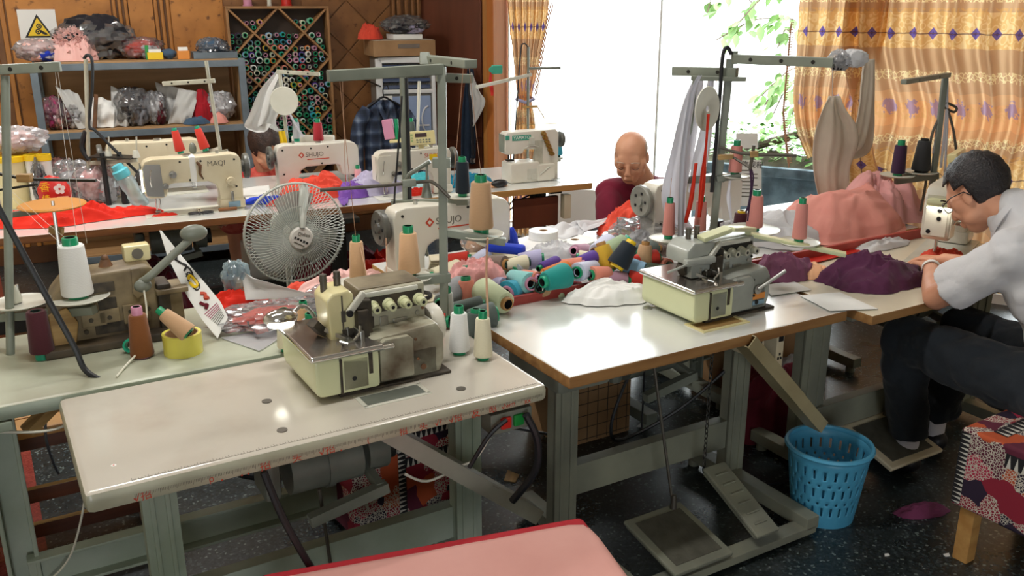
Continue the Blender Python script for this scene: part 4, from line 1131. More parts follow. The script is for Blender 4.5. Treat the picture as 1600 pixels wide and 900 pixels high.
# sewing machines
def lockstitch(label, p, rz, paint='cream_paint', brand=None, brand_mat='ink_grey', panel=False, k=1.0, group=None, wheel='dark_wheel', band=False, brand_back=False, pxo=.06):
 """flat-bed machine: needle end at -x, hand wheel at +x, operator at -y"""
 s = empty('sewing_machine', label, 'sewing machine', p, rz, group)
 s.scale = (k, k, k)
 m = MB(); m.box((-.01, .0, .0015), (.48, .18, .003), bev=.001); m.done('bed', MT['plate_white'], s)
 m = MB()
 out = [(.235, .006), (.12, .006), (.118, .10), (.105, .135), (.07, .155), (-.10, .158), (-.125, .15), (-.135, .10), (-.15, .088), (-.215, .088), (-.238, .105), (-.245, .16), (-.243, .25), (-.225, .278), (-.19, .288), (.0, .284), (.19, .29), (.228, .28), (.242, .25)]
 m.prism(out, -.048, .048, bev=.012)
 m.box((.178, 0, .03), (.13, .125, .052), bev=.012)
 m.done('body', MT[paint], s)
 m = MB(); m.prism([(-.232, .105), (-.150, .095), (-.150, .10), (-.155, .26), (-.225, .262), (-.238, .24)], -.052, -.047, bev=.001)
 m.box((-.2465, 0, .185), (.004, .075, .15), bev=.0015); m.done('face_plate', MT['dull_chrome'] if not panel else MT[paint], s)
 m = MB()
 M = Matrix.Translation((.243, 0, .215)) @ Matrix.Rotation(PI / 2, 4, 'Y')
 m.lathe([(0, 0), (.03, 0), (.03, .012), (.062, .014), (.066, .02), (.066, .034), (.06, .04), (.05, .036), (.02, .036), (.018, .044), (0, .046)], 28, M)
 for q in range(5):
  a = q * 2 * PI / 5; m.box((.243 + .037, .034 * math.cos(a), .215 + .034 * math.sin(a)), (.004, .012, .012), bev=.003, mi=1)
 m.done('hand_wheel', [MT[wheel], MT['black_plastic']], s)
 m = MB(); m.cyl((-.19, 0, .02), (-.19, 0, .10), .0042, n=10); m.cyl((-.172, .0, .03), (-.172, 0, .095), .005, n=10); m.box((-.186, -.004, .014), (.028, .03, .006), bev=.002); m.cyl((-.19, 0, .004), (-.19, 0, .03), .0012, n=6)
 m.done('needle_bar', MT['chrome'], s)
 m = MB(); m.cyl((-.10, -.05, .205), (-.10, -.066, .205), .018, n=18); m.cyl((-.10, -.066, .205), (-.10, -.085, .205), .011, .009, n=14)
 m.done('tension_knob', MT['dull_chrome'], s)
 m = MB(); m.cyl((-.14, -.05, .15), (-.14, -.07, .15), .015, n=16); m.cyl((-.14, -.07, .15), (-.14, -.088, .15), .009, n=12)
 m.done('tension_knob', MT['dull_chrome'], s)
 m = MB(); m.tube([(-.205, -.055, .15), (-.21, -.07, .19), (-.2, -.062, .235)], .003, n=6, smooth=4); m.done('take_up_lever', MT['chrome'], s)
 m = MB(); m.cyl((.178, -.05, .15), (.178, -.072, .15), .024, .021, n=20); m.cyl((.178, -.072, .15), (.178, -.078, .15), .008, n=10); m.done('stitch_dial', MT[paint], s)
 m = MB(); m.box((.178, -.066, .075), (.014, .02, .05), bev=.004); m.done('reverse_lever', MT['dull_chrome'], s)
 m = MB(); m.cyl((-.02, -.0, .285), (-.02, 0, .295), .02, n=16); m.cyl((.13, 0, .288), (.13, 0, .303), .009, n=10); m.done('oil_cap', MT['dull_chrome'], s)
 m = MB()
 for x, z in ((-.06, .265), (.04, .262), (.205, .26), (.205, .12), (-.02, .17)):
  m.cyl((x, -.049, z), (x, -.0505, z), .0055, n=10); m.cyl((x, .049, z), (x, .0505, z), .0055, n=10)
 m.done('screws', MT['dark_metal'], s)['kind'] = 'stuff'
 if brand:
  text('brand_mark', brand, .036, MT[brand_mat], s, face_M((.115, -.0488, .245), (1, 0, 0), (0, -1, 0)))
 if brand_back:
  text('brand_mark', brand_back, .036, MT['ink_grey'], s, face_M((.02, .0488, .225), (-1, 0, 0), (0, 1, 0)))
  m = MB(); m.prism([(.0, .018), (.018, 0), (.0, -.018), (-.018, 0)], .0485, .0492, M=Matrix.Translation((.098, 0, .225))); m.prism([(.0, .009), (.009, 0), (.0, -.009), (-.009, 0)], .0492, .0497, M=Matrix.Translation((.098, 0, .225)), mi=1); m.done('brand_emblem', [MT['ink_red'], MT[paint]], s)
  m = MB(); m.box((.0, .049, .198), (.13, .001, .005)); m.done('brand_line', MT['ink_red'], s)
 if panel:
  g = MB(); g.box((pxo, -.01, .35), (.17, .035, .085), R=Matrix.Rotation(rad(-14), 3, 'X'), bev=.006); g.box((pxo, .0, .30), (.03, .02, .04)); g = g.done('control_panel', MT['cream_yellow'], s)
  R = Matrix.Rotation(rad(-14), 3, 'X')
  m = MB(); m.box(Vector((pxo - .008, -.01, .35)) + R @ Vector((0, -.0185, .016)), (.075, .002, .024), R, bev=.001); m.done('screen', MT['screen_dark'], g)
  m = MB()
  for a in range(5):
   for b_ in range(2):
    m.box(Vector((pxo, -.01, .35)) + R @ Vector((-.035 + a * .02, -.0185, -.012 - b_ * .014)), (.012, .003, .008), R, bev=.001)
  m.done('key_pad', MT['steel_grey'], g)
  m = MB()
  for b_ in range(3):
   m.box(Vector((pxo, -.01, .35)) + R @ Vector((-.068, -.0185, .02 - b_ * .018)), (.014, .003, .012), R, bev=.001)
  m.done('side_keys', MT['green_key'], g)
 if band:
  m = MB()
  m.box((.0, 0, .222), (.036, .104, .135), bev=.012); m.done('white_band', MT['paper_white'], s)
 return s
mat('dark_wheel', '4a4a46', .35, c2='6b6b64', scale=10)
mat('grey_wheel', '8d8d84', .35, c2='77776f', scale=8)
mat('screen_dark', '4a3a3c', .2)
mat('green_key', '9fb27a', .4)
mat('decal_teal', '3f9a82', .4)
mat('brass', 'b89b5a', .3, .9)
mat('sticker_orange', 'd98a3a', .5)
mat('sticker_blue', '7e9db0', .5)
m1 = lockstitch('yellowed cream machine with a white band round its arm, red spools above', Et(.85, .20, .75), EA, 'cream_paint', 'MAQI', band=True, k=.96)
m = MB(); m.tube([(.02, -.052, .26), (.035, -.053, .24), (.03, -.053, .2), (.045, -.053, .17)], [.006, .01, .008, .003], n=6); m.done('rust_stain', MT['rust'], m1)
m = MB(); m.box((-.247, -.03, .18), (.006, .03, .11), bev=.003); m.done('work_lamp', MT['lamp_white'], m1)
m = MB(); m.box((.185, -.0655, .03), (.06, .003, .03), bev=.001); m.done('sticker', MT['sticker_blue'], m1)
m2 = lockstitch('cream machine turned away behind the yellowed cream machine, thread posts on top', Et(.72, .74, .75), EA + PI, 'cream_paint')
m3 = lockstitch('white machine seen from its back in front of the woman in red', Et(1.52, .44, .75), EA + PI, 'white_machine', None, brand_back='SHUJO', wheel='dark_wheel', k=.92)
m4 = lockstitch('white machine with a control panel on its arm below the plaid shirt', Et(1.96, .12, .75), EA, 'white_machine', 'SHUJO', 'ink_red', panel=True, k=.86)
m = MB(); m.box((.12, -.049, .235), (.05, .002, .035)); m.done('yellow_label', MT['yellow_plain'], m4)
m5 = lockstitch('white machine seen from its back with a large dark hand wheel beside the fan', T(1.40, 1.07, .75), TA + PI, 'white_machine', None, brand_back='SHUJO', wheel='dark_wheel', k=1.0)
m6 = lockstitch('white machine in front of the man in maroon, grey wheel towards us', T(2.50, .96, .75), TA + PI, 'white_machine', None, wheel='grey_wheel', k=1.0)
m7 = lockstitch('white machine with a lit needle lamp being used by the man in white', T(3.34, .33, .75), TA + rad(24), 'white_machine', None, panel=True, k=1.08, pxo=-.04)
m = MB(); m.box((-.262, -.02, .235), (.04, .11, .03), bev=.012); m.done('lamp_housing', MT['pale_green'], m7)
m = MB(); m.box((-.262, -.02, .2185), (.034, .1, .004)); m.done('work_lamp', MT['lamp_white'], m7)
m = MB()
for z in (.125, .175, .205): m.cyl((-.2485, .02 - .03 * (z > .15), z), (-.2505, .02 - .03 * (z > .15), z), .008, n=12)
m.done('oil_hole', MT['black_plastic'], m7)
def overlock(label, p, rz, paint, box_paint, dirty, wheel):
 s = empty('overlock_machine', label, 'overlock machine', p, rz)
 m = MB(); m.prism([(0, .03), (.012, .012), (.17, .012), (.17, .112), (0, .112)], .0, .27, bev=.012)
 m.done('side_cover', MT[box_paint], s)
 m = MB(); m.box((.085, .135, .119), (.19, .285, .016), bev=.007, seg=3); m.box((.16, .02, .116), (.10, .05, .014), bev=.006)
 for f_ in m.bm.faces: f_.material_index = 1 if abs(f_.normal.z) < .75 else 0
 m.done('cloth_plate', [MT['plate_steel'], MT['chrome']], s)
 m = MB(); m.box((.21, .14, .045), (.28, .22, .09), bev=.012); m.box((.24, .17, .105), (.22, .16, .07), bev=.02)
 m.prism([(.16, .0), (.35, .0), (.365, .04), (.365, .11), (.345, .145), (.16, .13)], .03, .25, bev=.012); m.done('body', MT[paint], s)
 m = MB(); m.box((.22, .14, .004), (.31, .25, .008), bev=.002); m.done('oil_pan', MT['grime'], s)
 m = MB(); m.prism([(.175, .018), (.268, .018), (.268, .118), (.255, .13), (.19, .13), (.175, .118)], .012, .03, bev=.004); m.done('looper_cover', MT[paint], s)
 m = MB(); m.box((.105, .006, .062), (.07, .012, .085), bev=.004); m.cyl((.10, -.001, .05), (.10, .001, .05), .006, n=12, mi=1); m.done('front_plate', [MT[paint], MT['black_plastic']], s)
 m = MB(); m.box((.066, .003, .062), (.006, .014, .09)); m.box((.144, .004, .085), (.01, .014, .06)); m.box((.12, .02, .095), (.09, .02, .03)); m.done('gap', MT['grime'], s)
 m = MB(); m.prism([(.165, .12), (.355, .128), (.355, .20), (.345, .238), (.165, .238)], .12, .235, bev=.01); m.done('tension_housing', MT['grimy_top' if dirty else paint], s)
 m = MB(); m.box((.255, .112, .185), (.18, .02, .10), bev=.008); m.done('tension_panel', MT[paint], s)
 m = MB(); m.box((.25, .105, .224), (.15, .012, .014), bev=.004); m.done('thread_bar', MT['plate_white'], s)
 m = MB(); m.box((.25, .102, .196), (.17, .004, .045), bev=.002); m.box((.165, .10, .17), (.04, .05, .1), bev=.006); m.box((.19, .1, .15), (.012, .006, .03)); m.done('grimy_recess', MT['grime' if dirty else 'dark_metal'], s)
 for q in range(4):
  x = .195 + q * .043
  m = MB(); m.cyl((x, .102, .192), (x, .088, .192), .017, .015, n=18); m.cyl((x, .088, .192), (x, .066, .192), .013, .011, n=16)
  m.cyl((x, .0665, .192), (x, .0655, .192), .005, n=10, mi=1)
  m.done('tension_knob', [MT['pale_green' if dirty else 'grey_machine'], MT['black_plastic']], s)
 m = MB(); m.box((.225, .1005, .147), (.022, .004, .028), bev=.001); m.box((.27, .1, .143), (.04, .006, .012), bev=.002); m.cyl((.32, .101, .155), (.32, .098, .155), .006, n=10); m.done('thread_guide', MT['dull_chrome'], s)
 if dirty:
  m = MB(); m.prism([(.075, .118), (.125, .112), (.142, .13), (.142, .238), (.128, .252), (.085, .248), (.068, .232)], .085, .185, bev=.008); m.done('needle_head', MT['cream_yellow'], s)
  m = MB(); m.box((.108, .083, .185), (.003, .004, .11)); m.box((.11, .083, .185), (.012, .003, .03), bev=.001); m.done('seam', MT['rod_brown'], s)
 else:
  m = MB(); m.prism([(.03, .18), (.15, .165), (.16, .2), (.15, .245), (.06, .25), (.03, .225)], .08, .19, bev=.01); m.prism([(.06, .13), (.14, .125), (.14, .17), (.06, .175)], .09, .16, bev=.004); m.done('needle_head', MT[paint], s)
  m = MB(); m.bar((.10, .10, .255), (.20, .08, .28), .05, .016, bev=.004); m.bar((.20, .08, .28), (.34, .12, .255), .05, .014, bev=.004); m.bar((.33, .12, .25), (.345, .13, .20), .02, .012); m.done('thread_cover', MT['pale_green'], s)
  m = MB(); m.bar((.02, .08, .19), (.13, .06, .195), .025, .022, bev=.006); m.tube([(.03, .07, .19), (-.02, .06, .185), (-.05, .08, .17)], .004, n=6, smooth=4); m.done('lever_arm', MT[paint], s)
 for x, h in ((.082, .285), (.118, .288)):
  m = MB(); m.cyl((x, .14, .24), (x, .14, h), .009, n=12); m.cyl((x, .14, h - .018), (x, .14, h - .014), .0105, n=12); m.done('needle_rod', MT['rod_brown'], s)
 m = MB(); m.bar((.118, .07, .195), (.165, .075, .243), .014, .018, bev=.005); m.cyl((.12, .068, .197), (.12, .06, .197), .009, n=12, mi=1); m.done('release_lever', [MT['plate_white'], MT['black_plastic']], s)
 m = MB(); m.cyl((.118, .085, .12), (.118, .085, .155), .0055, n=10); m.cyl((.1, .09, .125), (.1, .09, .16), .004, n=8); m.bar((.07, .11, .15), (.11, .07, .13), .012, .01); m.box((.105, .055, .13), (.03, .035, .008), bev=.002); m.tube([(.09, .04, .128), (.08, .03, .14), (.095, .02, .135)], .004, n=6); m.tube([(.12, .05, .128), (.135, .04, .15), (.14, .05, .165)], .004, n=6); m.box((.14, .06, .14), (.012, .05, .03), bev=.003)
 m.done('presser_foot', MT['dull_chrome'], s)
 m = MB(); m.box((.155, .09, .16), (.03, .06, .08), bev=.004); m.box((.13, .12, .135), (.05, .08, .03)); m.bar((.04, .12, .17), (.07, .13, .135), .03, .02); m.done('looper_works', MT['grime'], s)
 if wheel:
  m = MB(); M = Matrix.Translation((.362, .14, .10)) @ Matrix.Rotation(PI / 2, 4, 'Y'); m.lathe([(0, 0), (.05, 0), (.056, .008), (.056, .03), (.048, .038), (0, .04)], 26, M); m.done('hand_wheel', MT['white_machine'], s)
 else:
  m = MB(); m.cyl((.30, .025, .075), (.385, -.01, .135), .006, n=10); m.cyl((.30, .03, .075), (.30, .022, .075), .016, n=16); m.done('chip_lever', MT['dull_chrome'], s)
  m = MB(); m.box((.31, .0285, .05), (.055, .003, .02)); m.done('sticker_orange', MT['sticker_orange'], s)
  m = MB(); m.box((.31, .0285, .028), (.055, .003, .014)); m.done('sticker_blue', MT['sticker_blue'], s)
 m = MB()
 for x, y, z in ((.30, .0285, .03), (.28, .0285, .11), (.335, .101, .165), (.285, .0275, .055)):
  m.cyl((x, y, z), (x, y - .003, z), .008 if z < .04 else .004, n=10)
 m.done('screws', MT['rust' if dirty else 'dark_metal'], s)['kind'] = 'stuff'
 return s
mat('plate_steel', 'c3c0bb', .22, .9, c2='a79a8f', scale=5)
ovA = overlock('stained overlock machine with four knobs on the front grey-white table', T(.575, .185, .75), TA, 'dirty_machine', 'pale_green', True, True)
ovB = overlock('clean grey overlock machine with a pale green box on the oak-edged table', T(1.80, .135, .75), TA, 'clean_machine', 'pale_green', False, False)
ovA.scale = (1.06, 1.06, 1.06); ovB.scale = (1.0, 1.0, 1.02)
lp = empty('needle_lamp', 'small chrome needle lamp glowing behind the stained overlock', 'lamp', T(.60, .49, .75), TA)
m = MB(); m.tube([(.10, .05, .0), (.1, .05, .1), (.06, .03, .16), (.02, 0, .155)], .006, n=8, smooth=5); m.done('gooseneck', MT['dull_chrome'], lp)
m = MB(); m.ball((-.02, -.01, .15), .05, 16, sc=(1, .6, .5)); m.done('shade', MT['chrome'], lp)
m = MB(); m.ball((-.025, -.025, .137), .035, 14, sc=(1.1, .5, .35)); m.done('bulb', MT['lamp_white'], lp)
def coverstitch(p, rz):
 s = empty('coverstitch_machine', 'white coverstitch machine with a green label and brass tension discs beside the orange jamb', 'sewing machine', p, rz)
 m = MB(); m.box((.09, .0, .07), (.22, .16, .14), bev=.014); m.box((.25, .0, .06), (.14, .17, .12), bev=.014); m.done('bed', MT['white_machine'], s)
 m = MB(); m.prism([(.36, .0), (.20, .0), (.20, .11), (.215, .215), (.10, .225), (.085, .195), (-.035, .195), (-.05, .22), (-.045, .33), (-.03, .345), (.34, .35), (.36, .32)], -.05, .05, bev=.012); m.done('body', MT['white_machine'], s)
 m = MB(); m.box((.205, -.052, .2), (.06, .004, .16), bev=.002); m.done('column_panel', MT['grey_machine'], s)
 m = MB(); m.box((-.0505, 0, .27), (.003, .085, .12), bev=.001); m.done('end_plate', MT['steel_green'], s)
 m = MB(); m.box((.075, -.0515, .305), (.14, .003, .036), bev=.001); g = m.done('name_plate', MT['decal_teal'], s)
 text('brand_mark', 'YAMATO', .03, MT['paper_white'], g, face_M((.075, -.0535, .305), (1, 0, 0), (0, -1, 0)))
 m = MB(); m.box((-.03, -.0515, .31), (.03, .003, .03), bev=.001); m.done('emblem_plate', MT['decal_teal'], s)
 for q in range(6):
  x, z = .235 + q * .013, .325 - q * .028
  m = MB(); m.cyl((x, -.05, z), (x, -.066, z), .017, n=14); m.cyl((x, -.066, z), (x, -.09, z), .009, n=10); m.done('tension_disc', MT['brass'], s)
 m = MB(); M = Matrix.Translation((.36, 0, .27)) @ Matrix.Rotation(PI / 2, 4, 'Y'); m.lathe([(0, 0), (.025, 0), (.025, .02), (.05, .022), (.055, .03), (.052, .05), (0, .052)], 24, M); m.done('hand_wheel', MT['dark_wheel'], s)
 m = MB(); m.cyl((.0, 0, .15), (.0, 0, .2), .006, n=10); m.cyl((.02, 0, .15), (.02, 0, .2), .005, n=10); m.box((.01, 0, .15), (.05, .04, .012), bev=.003); m.done('needle_bar', MT['dark_metal'], s)
 m = MB(); m.box((.14, -.082, .06), (.07, .006, .07), bev=.003); m.cyl((.20, -.085, .05), (.27, -.085, .1), .006, n=8); m.box((.155, -.087, .04), (.04, .006, .04), bev=.004); m.done('cover_lever', MT['plate_white'], s)
 m = MB(); m.tube([(.1, -.052, .23), (.15, -.056, .25), (.2, -.056, .235)], .004, n=6, smooth=4); m.box((.15, -.055, .28), (.04, .012, .05), bev=.003); m.done('thread_guide', MT['plate_white'], s)
 return s
cvs = coverstitch(Et(2.57, .22, .75), EA)
cvs.scale = (.84, .84, .84)
st = empty('thread_stand', 'slim white thread stand behind the coverstitch machine', 'thread stand', Et(2.78, .40, .75), EA)
m = MB(); m.cyl((0, 0, .0), (0, 0, .74), .008, n=10); m.done('pole', MT['steel_grey'], st)
m = MB(); m.bar((-.35, -.05, .53), (.02, 0, .585), .022, .018, bev=.003); m.done('guide_arm', MT['plate_white'], st)
m = MB(); m.bar((-.0, 0, .62), (.22, .02, .615), .018, .014, bev=.003); m.done('guide_arm', MT['steel_grey'], st)
m = MB(); m.tube([(0, 0, .74), (-.03, 0, .76), (-.05, 0, .70), (-.08, 0, .3), (-.1, 0, .0)], .004, n=6, smooth=5); m.done('cord', MT['black_cable'], st)
m = MB(); m.bar((-.03, 0, .40), (.06, 0, .40), .02, .014); m.bar((.06, .0, .40), (.1, -.02, .33), .006, .006); m.bar((-.1, 0, .30), (.22, 0, .29), .004, .004); m.done('clamp', MT['raw_wood'], st)
m = MB(); m.bar((.06, 0, .08), (.22, 0, .07), .02, .02); m.cyl((.2, 0, .08), (.2, 0, .09), .035, n=16); m.done('tray', MT['plate_white'], st)
cone('blue cone of thread on the slim stand arm beside the coverstitch machine', Et(2.98, .40, .84), 'turquoise', .115, .033, .024, 'cap_dark')
m = MB(); m.box((-.2, 0, .62), (.07, .02, .05), bev=.008); m.cyl((-.235, -.0, .62), (-.235, -.012, .62), .016, n=12); m.done('green_clip', MT['decal_teal'], st)
m = MB(); m.grid(lambda i, j: Vector((-.235 + (i - .5) * .02 * (1.2 - abs(j - .6)), .012 * math.sin(j * 5), .605 - j * .13)), 4, 10); m.done('red_tag', MT['red_plastic'], st, solid=.0015)
om = empty('old_machine', 'old brown grimy sewing machine with a round shoulder on the green table', 'sewing machine', T(.185, .985, .75), TA)
m = MB(); m.prism([(-.19, .0), (-.19, .09), (-.185, .15), (-.165, .20), (-.13, .24), (-.08, .258), (.15, .265), (.165, .25), (.168, .10), (.17, .0)], -.06, .09, bev=.014); m.done('body', MT['old_brown'], om)
m = MB(); m.box((.0, -.02, .015), (.44, .22, .03), bev=.006); m.done('base', MT['old_brown_dark'], om)
m = MB(); m.prism([(.09, .262), (.12, .262), (.115, .18), (.125, .165), (.10, .15), (.085, .17)], -.066, -.058, bev=.003); m.done('strap', MT['old_brown'], om)
m = MB(); m.box((-.02, -.064, .21), (.10, .006, .035), bev=.003); m.box((.0, -.063, .14), (.06, .006, .06), bev=.006); m.box((.04, -.062, .06), (.18, .004, .04), bev=.01); m.done('dark_plate', MT['grime'], om)
m = MB(); m.box((.0, -.066, .105), (.07, .012, .05), bev=.004); m.box((.09, -.066, .10), (.09, .012, .07), bev=.004); m.box((-.05, -.066, .1), (.08, .012, .05), bev=.004); m.done('face_panel', MT['old_brown'], om)
m = MB()
for x, z in ((-.06, .10), (.0, .10), (.07, .11), (.13, .11), (.14, .20), (.06, .06), (-.08, .06)): m.cyl((x, -.067, z), (x, -.075, z), .008, n=10)
m.done('screws', MT['grime'], om)['kind'] = 'stuff'
m = MB(); m.box((.19, -.02, .10), (.05, .12, .19), bev=.01); m.box((.225, -.03, .08), (.05, .1, .155), bev=.008, mi=1); m.done('needle_end', [MT['old_brown_dark'], MT['cream_yellow_dirty'] if 'cream_yellow_dirty' in MT else MT['old_brown']], om)
m = MB(); m.box((.215, -.03, .168), (.11, .13, .018), bev=.004); m.done('top_plate', MT['old_brown'], om)
m = MB(); m.prism([(-.19, .01), (-.12, .0), (-.10, .10), (-.13, .16), (-.19, .14)], -.075, -.055, bev=.006); m.done('end_cover', MT['raw_wood'], om)
m = MB(); m.cyl((.02, .03, .26), (.02, .03, .285), .025, .015, n=14); m.ball((.02, .03, .288), .014, 10); m.done('oil_cup', MT['rust'], om)
m = MB(); m.box((.13, .06, .29), (.09, .06, .06), bev=.008); m.cyl((.13, .029, .29), (.13, .027, .29), .02, n=16, mi=1); m.done('cream_motor_cover', [MT['cream_yellow'], MT['ink_grey']], om)
la = empty('lamp_arm', 'bent grey lamp arm with an oval head rising from the old brown machine', 'lamp', T(.285, .90, .75), TA)
om.scale = (.86, .86, .86)
m = MB(); m.tube([(0, .0, .19), (.03, -.02, .215), (.15, -.0, .30)], .012, n=10, smooth=5); m.ball((.0, -.01, .18), .026, 12, sc=(1, .6, .8)); m.done('arm', MT['steel_grey'], la)
m = MB(); m.ball((.165, .0, .32), .038, 14, sc=(1.1, .6, .7)); m.done('shade', MT['steel_grey'], la)
m = MB(); m.tube([(0, -.02, .17), (-.005, -.05, .10), (-.04, -.12, .03), (-.1, -.2, .005), (-.13, -.26, .004)], .003, n=6, smooth=6); m.done('cord', MT['white_cable'], la)
# fan
mat('fan_plastic', 'c3c6bf', .35, c2='b3b7ae', scale=4)
mat('fan_blade', 'aeb4ae', .3, alpha=.75)
def fan(c, axis):
 f = empty('pedestal_fan', 'grey-white pedestal fan with a wire cage in the aisle behind the tables', 'fan', (c.x, c.y, 0))
 q = Vector((0, 0, 1)).rotation_difference(Vector(axis).normalized()).to_matrix()
 L = lambda v: q @ Vector(v) + Vector((0, 0, c.z))
 R = .214
 def cage(name, sgn, depth):
  m = MB()
  nW = 84
  for k in range(nW):
   a = 2 * PI * k / nW
   tw = .18
   pts = []
   for t in (0, .3, .6, .85, 1):
    r = .05 + (R - .05) * t; an = a + tw * (1 - t)
    pts.append(L((r * math.cos(an), r * math.sin(an), sgn * depth * math.sqrt(max(0, 1 - (t * .97) ** 2.5)))))
   m.tube(pts, .0014, n=4)
  for rr, dz in ((.075, .97), (.13, .78)):
   m.tube([L((rr * math.cos(2 * PI * k / 40), rr * math.sin(2 * PI * k / 40), sgn * depth * dz)) for k in range(40)], .0018, n=5, closed=True)
  m.tube([L((R * math.cos(2 * PI * k / 56), R * math.sin(2 * PI * k / 56), sgn * .004)) for k in range(56)], .004, n=6, closed=True)
  o = m.done(name, MT['fan_plastic'], f); o['kind'] = 'stuff'
  return o
 cage('front_grille', 1, .075); cage('rear_grille', -1, .085)
 M4 = Matrix.Translation((0, 0, c.z)) @ q.to_4x4()
 m = MB(); m.lathe([(0, .088), (.044, .086), (.05, .08), (.05, .07), (0, .07)], 30, M4); g = m.done('badge', MT['white_paint'], f)
 tm = M4 @ Matrix.Translation((0, .018, .0885)); text('badge_mark', 'Qidiao', .02, MT['ink_grey'], g, tm @ Matrix.Rotation(rad(15), 4, 'Z'))
 m = MB()
 for k in range(5): m.box(L((-.028 + k * .014, -.008 + .004 * k * 0, .0885)), (.009, .009, .001), q)
 m.done('badge_dots', MT['ink_black'], g)
 m = MB(); m.box(L((0, -.026, .0885)), (.05, .004, .001), q); m.done('badge_line', MT['ink_grey'], g)
 for k in range(3):
  m = MB()
  def bl(i, j, k=k):
   a = 2 * PI * k / 3 + (i - .5) * 1.5 * (1 - .25 * j)
   r = .04 + .14 * j
   return L((r * math.cos(a), r * math.sin(a), (i - .5) * .06 + .0))
  m.grid(bl, 10, 10); m.done('blade', MT['fan_blade'], f, solid=.003)
 m = MB(); m.lathe([(0, .035), (.04, .03), (.045, 0), (.045, -.02), (0, -.02)], 24, M4); m.done('hub', MT['fan_plastic'], f)
 m = MB(); m.lathe([(0, -.20), (.045, -.19), (.062, -.15), (.062, -.085), (.05, -.08), (0, -.08)], 24, M4); m.done('motor_housing', MT['fan_plastic'], f)
 m = MB(); m.tube([L((-.05, .19, -.02)), L((-.045, .12, .045)), L((-.02, .04, .088))], [.02, .02, .012], n=6); m.done('spoke_cover', MT['fan_plastic'], f)
 bp = L((0, 0, -.13))
 m = MB(); m.cyl((bp.x, bp.y, .03), (bp.x, bp.y, bp.z - .04), .014, n=12); m.cyl((bp.x, bp.y, .03), (bp.x, bp.y, .4), .019, n=12); m.done('pole', MT['fan_plastic'], f)
 m = MB(); m.lathe([(0, .0), (.2, 0), (.2, .012), (.17, .03), (.03, .045), (0, .045)], 32, Matrix.Translation((bp.x, bp.y, 0))); m.done('base', MT['fan_plastic'], f)
fc = atY(461, 364, 3.72)
tc_ = (Vector((0, 0, CAM_H)) - fc).normalized()
fan(fc, tc_ + Vector((.28, 0, 0)) + Vector((0, .1, -.30)))
# thread stands and cones
def WS(e, *pts):
 return [Vector(p) - e.location for p in pts]
def plate(parent, p, r, material='plate_white', name='cone_plate'):
 m = MB(); m.lathe([(0, 0), (r * .9, 0), (r, .006), (r * .97, .0075), (r * .88, .003), (0, .003)], 30, Matrix.Translation(p)); g = m.done(name, MT[material], parent)
 m = MB(); m.cyl(Vector(p), Vector(p) + Vector((0, 0, .06)), .004, n=8); m.done('spool_pin', MT['dull_chrome'], g)
 return g
def bar_part(name, parent, a, b, w, h, material, bev=.003, holes=0):
 m = MB(); m.bar(a, b, w, h, bev=bev)
 if holes:
  a, b = Vector(a), Vector(b)
  for k in range(holes):
   q = a.lerp(b, (k + .6) / (holes + .2)); d = (b - a).normalized(); y = Vector((0, 0, 1)).cross(d).normalized()
   m.cyl(q - y * (w / 2 + .0008), q - y * (w / 2 - .001), h * .22, n=10, mi=1)
 return m.done(name, [MT[material], MT['dark_metal']], parent)
def threads(parent, pairs, material='thread_white', r=.0007):
 for a, b in pairs:
  m = MB(); a, b = Vector(a), Vector(b)
  m.tube([a, a.lerp(b, .5) + Vector((.0, .0, -.006)), b], r, n=4); m.done('thread', MT[material], parent)
def lerpY(e, px, py, Y): return WS(e, atY(px, py, Y))[0]
# stand of the stained overlock
SA = empty('thread_stand', 'tall grey thread stand behind the stained overlock, long arm to the left', 'thread stand', T(1.12, .545, .75), 0)
q = lambda px, py, Y=2.74: lerpY(SA, px, py, Y)
bar_part('pole', SA, (0, 0, 0), q(690, 104), .026, .028, 'steel_green')
bar_part('guide_arm', SA, q(692, 108, 2.74), q(512, 119, 2.56), .026, .031, 'steel_green', holes=3)
bar_part('guide_arm', SA, q(664, 92, 2.9), q(736, 100, 2.62), .04, .024, 'steel_green', holes=2)
bar_part('guide_arm', SA, q(684, 121, 2.76), q(736, 123, 2.82), .026, .026, 'steel_green', holes=1)
bar_part('head_block', SA, q(664, 84, 2.86), q(664, 104, 2.84), .03, .03, 'steel_green')
ua, ub = q(600, 437, 2.70), q(703, 433, 2.74)
bar_part('tray_bar', SA, q(545, 447, 2.63), ub, .026, .03, 'steel_green')
bar_part('tray_bar', SA, q(690, 362, 2.74), q(790, 378, 2.74), .026, .024, 'steel_green')
bar_part('clamp', SA, q(676, 254), q(704, 254), .03, .03, 'steel_green')
m = MB(); m.tube([q(672, 252), q(640, 272), q(634, 283)], .007, n=8); m.done('bracket', MT['steel_grey'], SA)
m = MB(); m.tube([q(500, 297, 2.6), q(600, 290, 2.66), q(660, 284, 2.72), q(678, 286, 2.72), q(703, 309, 2.72)], .0055, n=8, smooth=4); m.done('guide_rod', MT['rod_brown'], SA)
bar_part('rod_clamp', SA, q(628, 287, 2.69), q(650, 285, 2.7), .02, .022, 'steel_green')
m = MB(); m.cyl(q(667, 258), q(667, 290), .004, n=8); m.lathe([(0, 0), (.018, 0), (.009, .05), (0, .05)], 14, Matrix.Translation(q(667, 308))); m.done('loose_pin', MT['steel_grey'], SA)
for (px, py, Y, r, mt_) in ((640, 432, 2.72, .072, 'plate_white'), (560, 442, 2.66, .075, 'plate_white'), (752, 365, 2.78, .072, 'plate_white')):
 plate(SA, lerpY(SA, px, py, Y) - Vector((0, 0, .006)), r, mt_)
cone('plump peach cone of thread on the lower plate nearest the grey pole', atY(640, 432, 2.72), 'peach', .125, .035, .027, ri=.012, low=.016, top=.022)
